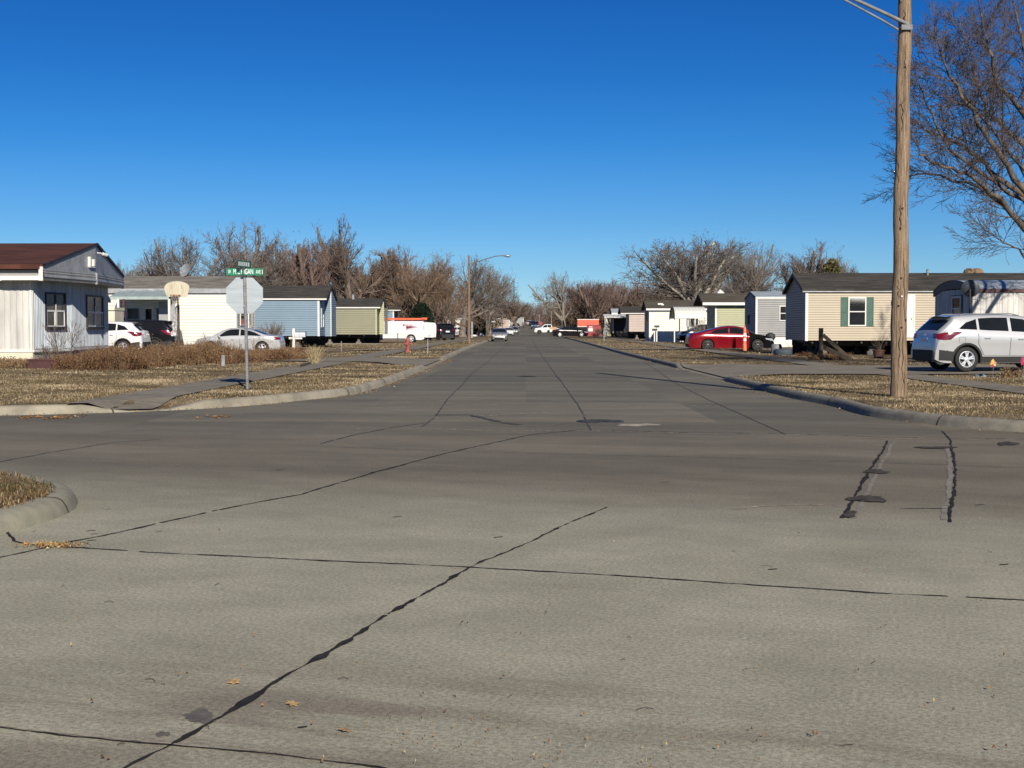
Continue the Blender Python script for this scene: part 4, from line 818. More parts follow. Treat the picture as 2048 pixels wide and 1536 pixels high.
        mb = MB(); zm = (z0_ + z1_) / 2 - .03
        for p, q in ((u0_, m_ - .05), (m_ + .05, u1_)):
            f.box(mb, p, q, zm - .03, zm + .03, .02, .055); f.box(mb, p, q, z0_ - .04, z0_, .02, .055); f.box(mb, p, p + .03, z0_, zm, .02, .0555); f.box(mb, q - .03, q, z0_, zm, .02, .0555)
        f.box(mb, m_ - .04, m_ + .04, z0_ - .04, zm + .25, .051, .06); mb.build('sash', M_trim, wi)
        mb = MB(); f.box(mb, u0_ - .02, u1_ + .02, z0_ - .04, z1_ + .02, .022, .03); mb.build('pane', M_curtain, wi)
    mb = MB(); f = F2; mb.add([f.P(f.L + .02, 3.02, -.1), f.P(f.L + 1.0, 2.55, -.1), f.P(f.L + 1.0, 2.45, -.1), f.P(f.L + .02, 2.9, -.1), f.P(f.L + .02, 3.02, -.9), f.P(f.L + 1.0, 2.55, -.9), f.P(f.L + 1.0, 2.45, -.9), f.P(f.L + .02, 2.9, -.9)], [(0, 1, 2, 3), (7, 6, 5, 4), (0, 4, 5, 1), (1, 5, 6, 2)]); mb.build('side_awning', M_trim, t)
left_home()

# ------------------------------------------------------------------ trees
def segs_mesh(name, seg, m, parent=None, sides=3, off=None):
    A = np.array([s[0] for s in seg], float); B = np.array([s[1] for s in seg], float); ra = np.array([s[2] for s in seg]); rb = np.array([s[3] for s in seg])
    D = B - A; l = np.linalg.norm(D, axis=1, keepdims=True); D = D / np.maximum(l, 1e-6)
    ref = np.where(np.abs(D[:, 2:3]) > .8, np.array([[1., 0, 0]]), np.array([[0, 0, 1.]])); U = np.cross(D, ref); U /= np.linalg.norm(U, axis=1, keepdims=True); W = np.cross(D, U)
    vs = []
    for k in range(sides):
        t = 2 * math.pi * k / sides; vs.append(A + (U * math.cos(t) + W * math.sin(t)) * ra[:, None])
    for k in range(sides):
        t = 2 * math.pi * k / sides; vs.append(B + (U * math.cos(t) + W * math.sin(t)) * rb[:, None])
    V = np.stack(vs, 1).reshape(-1, 3); n = len(seg); i = np.arange(n) * 2 * sides; F = []
    for k in range(sides): k2 = (k + 1) % sides; F.append(np.stack([i + k, i + k2, i + sides + k2, i + sides + k], 1))
    o = np_mesh(name, V, np.concatenate(F), m, parent, off)
    o.data.polygons.foreach_set('use_smooth', [True] * len(o.data.polygons)); return o
def rdir(rnd, d, ang):
    d = Vector(d).normalized(); a = d.orthogonal().normalized(); b = d.cross(a); p = rnd.uniform(0, 6.2832)
    return (d * math.cos(ang) + (a * math.cos(p) + b * math.sin(p)) * math.sin(ang)).normalized()
def branch(rnd, out, p, d, L, r, lev, cfg):
    mx = cfg['levels']
    if lev == 1: L = L * (.72 + .5 * math.sqrt(max(0, 1 - d.z * d.z)))
    n = [6, 6, 4, 3, 2, 2, 1][min(lev, 6)] if lev < mx else 2
    wig = cfg['wig']; up = cfg['up'][min(lev, len(cfg['up']) - 1)]; rt = max(cfg['rmin'], r * (.42 if lev < mx else .35)); pts = [(p, d, r)]
    for k in range(n):
        d = (d + Vector((rnd.gauss(0, wig), rnd.gauss(0, wig), rnd.gauss(0, wig * .6))) + Vector((0, 0, up / n))).normalized()
        q = p + d * (L / n); r1 = r + (rt - r) * (k + 1) / n; r0 = r + (rt - r) * k / n
        out[1 if lev >= cfg['crown_from'] else 0].append((tuple(p), tuple(q), r0, r1)); p = q; pts.append((p, d, r1))
    if lev >= mx: return
    nc = cfg['n'][lev]; lo = cfg['lo'][min(lev, len(cfg['lo']) - 1)]
    for k in range(nc):
        t = lo + (1 - lo) * (k + rnd.random()) / nc; i = min(n - 1, int(t * n)); fr = t * n - i
        a, b = pts[i], pts[i + 1]; q = a[0].lerp(b[0], min(1, fr)); dd = a[1]; rr = a[2] + (b[2] - a[2]) * fr
        ang = rad(rnd.uniform(*cfg['ang'][min(lev, len(cfg['ang']) - 1)])); Lc = L * cfg['ratio'][min(lev, len(cfg['ratio']) - 1)] * (1.15 - .55 * t) * rnd.uniform(.7, 1.25)
        branch(rnd, out, q, rdir(rnd, dd, ang), Lc, max(cfg['rmin'], rr * rnd.uniform(.5, .7)), lev + 1, cfg)
    branch(rnd, out, p, d, L * cfg['ratio'][min(lev, len(cfg['ratio']) - 1)] * (.9 if lev == 0 else .6), max(cfg['rmin'], rt), lev + 1, cfg)
def M_bark(name, c, c2, rough=.9): return mat(name, c, rough, var=.3, scale=3, stretch=(3, 3, .8), col2=c2)
B_grey = M_bark('grey_bark', (.19, .162, .142), (.10, .084, .072)); B_brown = M_bark('brown_bark', (.17, .125, .098), (.085, .062, .048)); B_red = M_bark('reddish_twigs', (.17, .115, .096), (.092, .062, .052)); B_pale = M_bark('pale_bark', (.23, .20, .165), (.12, .105, .085)); B_white = M_bark('white_bark', (.36, .33, .28), (.14, .12, .10))
B_willow = M_bark('tawny_twigs', (.205, .138, .088), (.11, .074, .048))
def make_tree(label, kind, seed, twig, bark, H_=10, sides=3, **kw):
    cfg = dict(levels=4, n=[5, 6, 6, 5, 3], lo=[.72, .25, .15, .1], ang=[(22, 48), (25, 55), (25, 60), (25, 60), (25, 60)], ratio=[2.4, .48, .50, .55, .55], up=[.15, .45, .35, .2, .1], wig=.10, rmin=.0125, crown_from=2, trunk=.20, r0=.024)
    cfg.update(kw); rnd = random.Random(seed); out = ([], [])
    root = thing(kind, label, 'tree')
    branch(rnd, out, Vector((0, 0, -.1)), Vector((rnd.uniform(-.05, .05), rnd.uniform(-.05, .05), 1)), cfg['trunk'] * H_, cfg['r0'] * H_, 0, cfg)
    zs_ = sorted(s[1][2] for s in out[1]); zt = zs_[int(len(zs_) * .90)]; k = H_ / zt
    for o_ in out:
        for i, s in enumerate(o_): o_[i] = (tuple(c * k for c in s[0]), tuple(c * k for c in s[1]), s[2] * (k if s[2] > .02 else 1), s[3] * (k if s[3] > .02 else 1))
    rr_ = sorted(math.hypot(s[1][0], s[1][1]) for s in out[1]); rx = rr_[int(len(rr_) * .95)] * 1.05; zc = H_ * .46; ph = rnd.random() * 6
    def inside_(s):
        x, y, z = s[1]; a = math.atan2(y, x); e = 1.0 + .10 * math.sin(3 * a + ph) + .07 * math.sin(7 * a + 2 * ph + z) + rnd.uniform(-.12, .12)
        return (x * x + y * y) / rx ** 2 + ((z - zc) / (H_ * 1.03 - zc)) ** 2 < e * e if z > zc else (x * x + y * y) / rx ** 2 < e * e * 1.2
    out = (out[0], [s for s in out[1] if inside_(s)]); k = H_ / max(s[1][2] for s in out[1])
    for o_ in out:
        for i, s in enumerate(o_): o_[i] = (tuple(c * k for c in s[0]), tuple(c * k for c in s[1]), s[2], s[3])
    # root flare
    o_ = out[0]; s = o_[0]; o_[0] = (s[0], s[1], s[2] * 1.35, s[3])
    segs_mesh('trunk', out[0], bark, root, 6); segs_mesh('crown', out[1], twig, root, sides); print('tree segs', seed, len(out[1]))
    return root
def at(o, px, y, h, rz=0, label=None, group=None, wscale=1):
    o.location = (WX(px, y), y, H(WX(px, y), y) - .03); s = h / 10; o.scale = (s * wscale, s * wscale, s); o.rotation_euler = (0, 0, rz)
    if label: o['label'] = label
    if group: o['group'] = group
    return o
spread = dict(n=[7, 10, 8, 6, 3], lo=[.6, .2, .12, .1], trunk=.16, ang=[(22, 60), (25, 58), (25, 60), (25, 60)], up=[.1, .25, .3, .25])
upright = dict(n=[10, 11, 8, 5, 3], trunk=.12, ang=[(8, 32), (15, 38), (18, 42), (20, 45)], up=[.1, .7, .7, .5], ratio=[3.6, .42, .48, .55], wig=.07)
dense = dict(n=[13, 11, 8, 6, 3], trunk=.10, ang=[(20, 75), (20, 60), (25, 60), (25, 60)], up=[.1, .5, .4, .3], ratio=[3.2, .5, .5, .55], wig=.12)
PT = {
 'a': make_tree('x', 'bare_tree', 1, B_grey, B_grey, **spread), 'b': make_tree('x', 'bare_tree', 2, B_grey, B_grey, **dict(spread, n=[8, 9, 8, 6, 3])),
 'c': make_tree('x', 'bare_tree', 3, B_red, B_brown, **upright), 'd': make_tree('x', 'bare_tree', 4, B_red, B_brown, **dict(upright, n=[12, 10, 8, 5, 3])),
 'e': make_tree('x', 'bare_tree', 5, B_willow, B_brown, **dense), 'f': make_tree('x', 'bare_tree', 6, B_pale, B_pale, **dict(spread, n=[6, 8, 7, 5, 3])),
 'g': make_tree('x', 'bare_tree', 8, B_brown, B_brown, **dict(spread, n=[9, 10, 8, 6, 3], ang=[(20, 58), (25, 50), (25, 55), (25, 60)])),
 'h': make_tree('x', 'bare_tree', 9, B_grey, B_white, **dict(spread, n=[8, 11, 9, 6, 3], ang=[(22, 58), (28, 60), (25, 60), (25, 60)], up=[.1, .3, .3, .2]))}
used = set()
def put(kind, px, top, y, wpx, label, rz=None):
    X = WX(px, y); h = WZ(px, top, y)[1] - H(X, y) + .1; src = PT[kind]
    o = src if kind not in used else copy_tree(src); used.add(kind)
    xs = [v.co for v in [c for c in kids(src) if c.name.startswith('crown')][0].data.vertices.values()[::40]]; rz = random.uniform(0, 6.28) if rz is None else rz
    ws_ = sorted((c.x * math.cos(rz) - c.y * math.sin(rz)) for c in xs); ww = ws_[int(len(ws_) * .975)] - ws_[int(len(ws_) * .025)]
    at(o, px, y, h, rz, label, 'bare winter trees behind the homes', (wpx * y / FPX) / (ww * h / 10)); return o
for a in [
 ('a', 372, 456, 132, 150, 'bare grey tree left of the satellite dish, leftmost of the tall ones on the left', 1.0),
 ('b', 462, 438, 135, 150, 'bare grey spreading tree standing above the street sign', 2.0),
 ('c', 560, 472, 150, 110, 'bare tree with upright reddish limbs right of the street sign', .4),
 ('d', 622, 462, 146, 85, 'narrow bare reddish tree above the blue home', 2.2),
 ('g', 706, 428, 152, 165, 'tallest bare tree on the left, above the gap between blue and olive homes', 1.1),
 ('e', 818, 487, 158, 165, 'dense tawny crowned bare tree above the round evergreen', .3),
 ('e', 865, 520, 178, 120, 'smaller tawny bare tree behind the small blue home on its right', 2.4),
 ('b', 925, 505, 192, 95, 'bare grey tree behind the first wooden pole on the left', 3.3),
 ('a', 978, 520, 215, 95, 'bare tree behind the left street lamp arm', 4.3),
 ('d', 755, 500, 175, 100, 'bare upright tree behind the tallest one, above the olive home roof', .9),
 ('c', 520, 505, 172, 90, 'shorter bare tree with rising limbs behind the stop sign', 3.9),
 ('g', 330, 505, 150, 95, 'low rounded bare tree at the left foot of the tree group', 2.9),
 ('f', 1128, 534, 218, 100, 'pale bare tree with a forked trunk beside the right street lights', .5),
 ('d', 1192, 552, 205, 75, 'reddish bare tree right of the pale forked tree', 1.6),
 ('c', 1238, 553, 222, 55, 'slim upright reddish tree in the middle of the right row', .2),
 ('c', 1272, 558, 216, 55, 'slim upright reddish tree just left of the big spreading tree', 2.5),
 ('h', 1388, 458, 168, 215, 'big spreading bare tree with whitish trunk behind the white home', .8),
 ('a', 1468, 463, 176, 110, 'bare tree merging into the right side of the big spreading tree', 2.7),
 ('b', 1528, 500, 165, 100, 'bare tree above the grey home with metal roof', .1),
 ('g', 1618, 478, 160, 125, 'rounded bare tree above the gable of the cream home', 3.0),
 ('a', 1675, 500, 172, 80, 'bare tree leaning right above the cream home roof', 4.0),
 ('g', 1330, 555, 190, 90, 'low brown bare tree left of the big spreading tree', 5.0),
 ('c', 1718, 528, 150, 50, 'thin sparse bare tree at the end of the right tree row', 1.2),
 ('c', 228, 517, 150, 42, 'thin bare tree rising right of the nearest left home roof', 4.1),
 ('e', 1160, 590, 260, 60, 'low tawny bare tree behind the pale forked tree', 1.0),
 ('g', 1035, 586, 300, 60, 'round reddish bare tree just left of the street end', 2.0),
]: put(*a)
# far-off woods, one merged mesh, low and brown behind everything
def woods(name, m, spots, seed, label=None, nn=(5, 5, 4, 3)):
    rnd = random.Random(seed); protos = []
    for k in range(4):
        cfg = dict(levels=3, n=list(nn), lo=[.5, .15, .1, .1], ang=[(15, 60), (20, 60), (25, 60), (25, 60)], ratio=[2.2, .5, .5, .55], up=[.1, .55, .4, .3], wig=.12, rmin=.02, crown_from=2)
        out = ([], []); branch(rnd, out, Vector((0, 0, 0)), Vector((0, 0, 1)), 2.0, .2, 0, cfg); sg = out[0] + out[1]; zt = max(s[1][2] for s in sg); protos.append([(np.array(s[0]) * 10 / zt, np.array(s[1]) * 10 / zt, s[2], s[3]) for s in sg])
    seg = []
    for (x, y, h) in spots:
        p = rnd.choice(protos); a = rnd.uniform(0, 6.28); c, s_ = math.cos(a), math.sin(a); k = h / 10; R_ = np.array([[c, -s_, 0], [s_, c, 0], [0, 0, 1]]) * k; o = np.array([x, y, H(x, y) - .1])
        seg += [(R_ @ q[0] + o, R_ @ q[1] + o, q[2], q[3]) for q in p]
    return tag(segs_mesh(name, seg, m, None, 3), kind='stuff')
rnd = random.Random(5)
def belt(n, px0, px1, y0, y1, top0, top1):
    out = []
    for k in range(n):
        y = rnd.uniform(y0, y1); px = rnd.uniform(px0, px1); t = top0 + (top1 - top0) * (px - px0) / (px1 - px0) + rnd.uniform(-8, 10); X = WX(px, y); h = WZ(px, t, y)[1] - H(X, y)
        if abs(X - .6) < 9: continue
        out.append((X, y, max(2.5, h)))
    return out
woods('woods', B_brown, belt(70, 305, 900, 170, 240, 550, 575), 1); woods('woods', B_red, belt(50, 880, 1040, 240, 420, 575, 612), 2)
woods('woods', B_red, belt(60, 1150, 1330, 230, 340, 560, 572), 3); woods('woods', B_brown, belt(60, 1280, 1740, 185, 260, 555, 560), 4); woods('woods', B_brown, belt(40, 1085, 1170, 260, 420, 615, 585), 5)
woods('woods', B_brown, [(WX(px, y), y, max(3, WZ(px, 606 + abs(px - 1062) * -.15 + rnd.uniform(-4, 6), y)[1] - 2.4)) for px, y in [(rnd.uniform(985, 1120), rnd.uniform(470, 640)) for _ in range(70)]], 6)
woods('woods', B_red, [(WX(px, y), y, max(3, WZ(px, 622 + rnd.uniform(-6, 8), y)[1] - 2.4)) for px, y in [(rnd.uniform(900, 1230), rnd.uniform(480, 520)) for _ in range(50)]], 7)
M_brush = ramp_island('undergrowth', [(.035, .026, .018), (.075, .052, .034), (.10, .066, .042), (.055, .045, .026)])
def brush(name, spots, n, m, seed, r=(1.2, 2.2), leaf=.12, kind='stuff'):
    g = np.random.default_rng(seed); V = []; cs = np.array(spots)
    idx = g.integers(0, len(cs), n); c = cs[idx]; u = g.normal(size=(n, 3)); u /= np.linalg.norm(u, axis=1, keepdims=True); rr = g.random((n, 1)) ** .45
    p = c[:, :3] + u * rr * np.stack([c[:, 3], c[:, 3], c[:, 4]], 1); p[:, 2] = np.maximum(p[:, 2], c[:, 2] - c[:, 4] * .9)
    a = g.normal(size=(n, 3)); a /= np.linalg.norm(a, axis=1, keepdims=True); b = np.cross(a, g.normal(size=(n, 3))); b /= np.linalg.norm(b, axis=1, keepdims=True); s = leaf * g.uniform(.5, 1.3, (n, 1))
    V = np.stack([p - a * s, p - b * s * .45, p + a * s, p + b * s * .45], 1).reshape(-1, 3); i = np.arange(n) * 4
    return tag(np_mesh(name, V, np.stack([i, i + 1, i + 2, i + 3], 1), m), kind=kind)
bs = []
for (n_, a, b, y0, y1, t0) in [(60, 300, 900, 195, 235, 600), (40, 880, 1030, 260, 420, 632), (45, 1130, 1340, 235, 300, 615), (60, 1280, 1760, 200, 250, 600), (30, 1085, 1170, 300, 440, 628), (45, 930, 1200, 520, 640, 634)]:
    for k in range(n_):
        y = rnd.uniform(y0, y1); px = rnd.uniform(a, b); X = WX(px, y); zt = WZ(px, t0 + rnd.uniform(-14, 12), y)[1]; g_ = H(X, min(y, 450)); hh = max(1.5, zt - g_)
        if abs(X - .6) < 8 and y < 460: continue
        bs.append((X, y, g_ + hh * .5, rnd.uniform(2.5, 5), hh * .5))
brush('undergrowth', bs, 90000, M_brush, 4, leaf=.32)
# evergreens
M_ever = ramp_island('dark_evergreen_leaf', [(.004, .009, .005), (.010, .020, .010), (.018, .030, .015)]); M_spruce = ramp_island('blue_green_needles', [(.018, .03, .026), (.032, .05, .042), (.05, .07, .058)]); M_olv = ramp_island('olive_leaf', [(.05, .05, .02), (.10, .09, .035), (.14, .12, .05)])
def evergreen(kind, label, px, y, wpx, top, m, shape, n, leaf, bottom=None, cat='tree', seed=1):
    X = WX(px, y); g_ = H(X, y) if bottom is None else bottom; zt = WZ(px, top, y)[1]; hh = zt - g_; R_ = wpx * y / FPX / 2
    t = thing(kind, label, cat, (X, y, g_)); rg = np.random.default_rng(seed)
    if shape == 'round':
        u = rg.normal(size=(n, 3)); u /= np.linalg.norm(u, axis=1, keepdims=True); rr = rg.uniform(.75, 1.03, (n, 1)) * (1 + .08 * np.sin(u[:, :1] * 9 + 2) * np.sin(u[:, 1:2] * 8 + u[:, 2:3] * 7)); p = u * rr * np.array([R_, R_, hh * .52]) + np.array([X, y, g_ + hh * .5])
    else:
        h = rg.random(n) ** 1.3; tier = (1 - h) * (1 + .22 * np.sin(h * 55 + rg.normal(size=n) * .3)); a = rg.uniform(0, 6.283, n); rr = tier * R_ * rg.uniform(.35, 1.05, n) * (1 + .15 * np.sin(a * 5 + h * 20)); p = np.stack([X + np.cos(a) * rr, y + np.sin(a) * rr, g_ + .2 + h * (hh - .2) - rr * .15], 1)
    a = rg.normal(size=(n, 3)); a /= np.linalg.norm(a, axis=1, keepdims=True); b = np.cross(a, rg.normal(size=(n, 3))); b /= np.linalg.norm(b, axis=1, keepdims=True); s = leaf * rg.uniform(.5, 1.3, (n, 1))
    V = np.stack([p - a * s, p - b * s * .4, p + a * s, p + b * s * .4], 1).reshape(-1, 3); i = np.arange(n) * 4
    np_mesh('foliage', V, np.stack([i, i + 1, i + 2, i + 3], 1), m, t, (X, y, g_))
    mb = MB(); mb.tube([(X, y, g_ - .1), (X + .03, y, g_ + hh * .5), (X, y, g_ + hh * .8)], [R_ * .12, R_ * .08, .03], 8); mb.build('trunk', B_brown, t)
    return t
evergreen('evergreen_shrub', 'round dark evergreen behind the work van', 843, 145, 46, 609, M_ever, 'round', 9000, .17, seed=2)
evergreen('spruce_tree', 'blue green spruce beside the first wooden pole on the left', 962, 232, 44, 572, M_spruce, 'cone', 9000, .22, seed=3)
evergreen('evergreen_tree', 'olive green crown rising behind the cream home roof', 1662, 120, 44, 520, M_olv, 'round', 3500, .16, bottom=3.0, seed=4)
evergreen('evergreen_shrub', 'small dark evergreen in front of the low white home', 922, 225, 9, 640, M_ever, 'cone', 900, .14, cat='shrub', seed=5)
evergreen('evergreen_shrub', 'small dark evergreen at the corner of the brown roofed home', 893, 205, 9, 645, M_ever, 'cone', 900, .14, cat='shrub', seed=6)

# --- the large near tree at the right, trunk outside the frame
def near_tree():
    X0_, Y0_ = 17.6, 42.0; t = thing('large_bare_tree', 'large bare tree leaning in from the right border above the silver car', 'tree', (X0_, Y0_, .2))
    rnd = random.Random(21); out = ([], [])
    def W3(px, py, y): x, z = WZ(px, py, y); return Vector((x, y, z))
    fork = Vector((17.5, 42, 3.0)); base = Vector((X0_, Y0_, 0.1))
    for a, b, r0, r1 in ((base, base.lerp(fork, .3), .62, .48), (base.lerp(fork, .3), base.lerp(fork, .7), .48, .42), (base.lerp(fork, .7), fork, .42, .44)): out[0].append((tuple(a), tuple(b), r0, r1))
    cfg = dict(levels=4, n=[0, 8, 7, 6, 3], lo=[.2, .12, .08, .1], ang=[(20, 50), (22, 52), (22, 52), (22, 55)], ratio=[.5, .50, .50, .55], up=[.1, .26, .22, .16, .08], wig=.12, rmin=.0058, crown_from=2)
    limbs = [
     ([(2115, 520, 41.6), (2048, 456, 41), (2010, 410, 40.6), (1970, 375, 40), (1931, 345, 39.4), (1889, 335, 39), (1850, 315, 38.8), (1838, 306, 38.6)], .15, -.25),
     ([(2110, 470, 42), (2048, 391, 42), (1990, 352, 42.2), (1961, 319, 42.4), (1928, 293, 42.6), (1895, 277, 43), (1860, 265, 43.2), (1836, 248, 43.4)], .15, 0),
     ([(2110, 450, 41), (2048, 378, 40.4), (2000, 309, 40), (1967, 261, 39.6), (1935, 208, 39.2), (1905, 160, 39), (1889, 127, 38.8), (1878, 90, 38.6)], .15, .2),
     ([(2120, 400, 42), (2048, 290, 42.6), (2006, 250, 43), (1974, 228, 43.4), (1955, 165, 43.8), (1941, 101, 44), (1925, 60, 44)], .14, .25),
     ([(2100, 340, 41), (2048, 230, 40), (2006, 181, 39.6), (1985, 130, 39.2), (1974, 80, 39), (1960, 20, 39)], .13, .3),
     ([(2120, 350, 42), (2075, 200, 42.5), (2048, 100, 43), (2030, 20, 43.5), (2015, -60, 44)], .14, .3),
     ([(2150, 330, 41), (2120, 150, 40), (2090, 20, 39.5), (2070, -90, 39)], .13, .3),
     ([(2110, 470, 42), (2048, 400, 41.4), (1960, 345, 40.6), (1900, 300, 40), (1868, 240, 39.6), (1850, 200, 39.4), (1838, 172, 39.2)], .10, 0),
     ([(2110, 490, 42), (2040, 440, 42.6), (1960, 375, 43.2), (1880, 350, 43.8), (1835, 348, 44.2), (1822, 352, 44.5)], .09, 0),
     ([(2110, 430, 41), (2040, 330, 40.4), (1960, 230, 40), (1910, 160, 39.6), (1885, 115, 39.4)], .10, 0),
     ([(2060, 520, 41), (2040, 500, 40.6), (2020, 490, 40.2), (2000, 480, 40)], .05, -.3),
     ([(2200, 320, 41), (2220, 120, 40), (2240, -40, 39.5)], .14, .3), ([(2240, 380, 42), (2330, 230, 42), (2420, 120, 42.5)], .14, .2), ([(2230, 400, 43.5), (2290, 250, 46), (2330, 120, 48)], .14, .3)]
    for pts, r, _ in limbs:
        P = [fork] + [W3(*p) for p in pts]; n = len(P) - 1
        # subdivide
        Q = [];
        for i in range(n):
            for k in range(3): Q.append(P[i].lerp(P[i + 1], k / 3) + (Vector((rnd.gauss(0, .04), rnd.gauss(0, .08), rnd.gauss(0, .04))) if k else Vector((0, 0, 0))))
        Q.append(P[-1]); N_ = len(Q) - 1; L_ = sum((Q[i + 1] - Q[i]).length for i in range(N_)); R_ = lambda u: r * (.98 - .92 * u ** .6) + .012
        for i in range(N_): out[0].append((tuple(Q[i]), tuple(Q[i + 1]), R_(i / N_), R_((i + 1) / N_)))
        nc = int(L_ * 2.1)
        for k in range(nc):
            u = .30 + .70 * (k + rnd.random()) / nc; i = min(N_ - 1, int(u * N_)); q = Q[i].lerp(Q[i + 1], u * N_ - i); d = (Q[i + 1] - Q[i]).normalized()
            branch(rnd, out, q, rdir(rnd, d, rad(rnd.uniform(22, 62))), rnd.uniform(1.2, 2.6) * (1.12 - .55 * u), max(.010, R_(u) * .30), 2, cfg)
        branch(rnd, out, Q[-1], (Q[-1] - Q[-2]).normalized(), 1.1, .02, 2, cfg)
    B_near = M_bark('dark_grey_bark', (.13, .105, .088), (.050, .040, .034))
    segs_mesh('trunk', out[0], B_near, t, 8, (X0_, Y0_, .2)); segs_mesh('crown', out[1], M_bark('near_twigs', (.10, .078, .070), (.052, .040, .036)), t, 3, (X0_, Y0_, .2)); print('near tree segs', len(out[0]), len(out[1]))
near_tree()
o = copy_tree(PT['a']); o.location = (31.5, 70, .05); o.scale = (1.75, 1.75, 1.95); o.rotation_euler = (0, 0, 1.3); tag(o, 'tall bare tree added beyond the right border to cast shadows', 'tree')  # extra tree, mostly out of view, set here only for its shadows

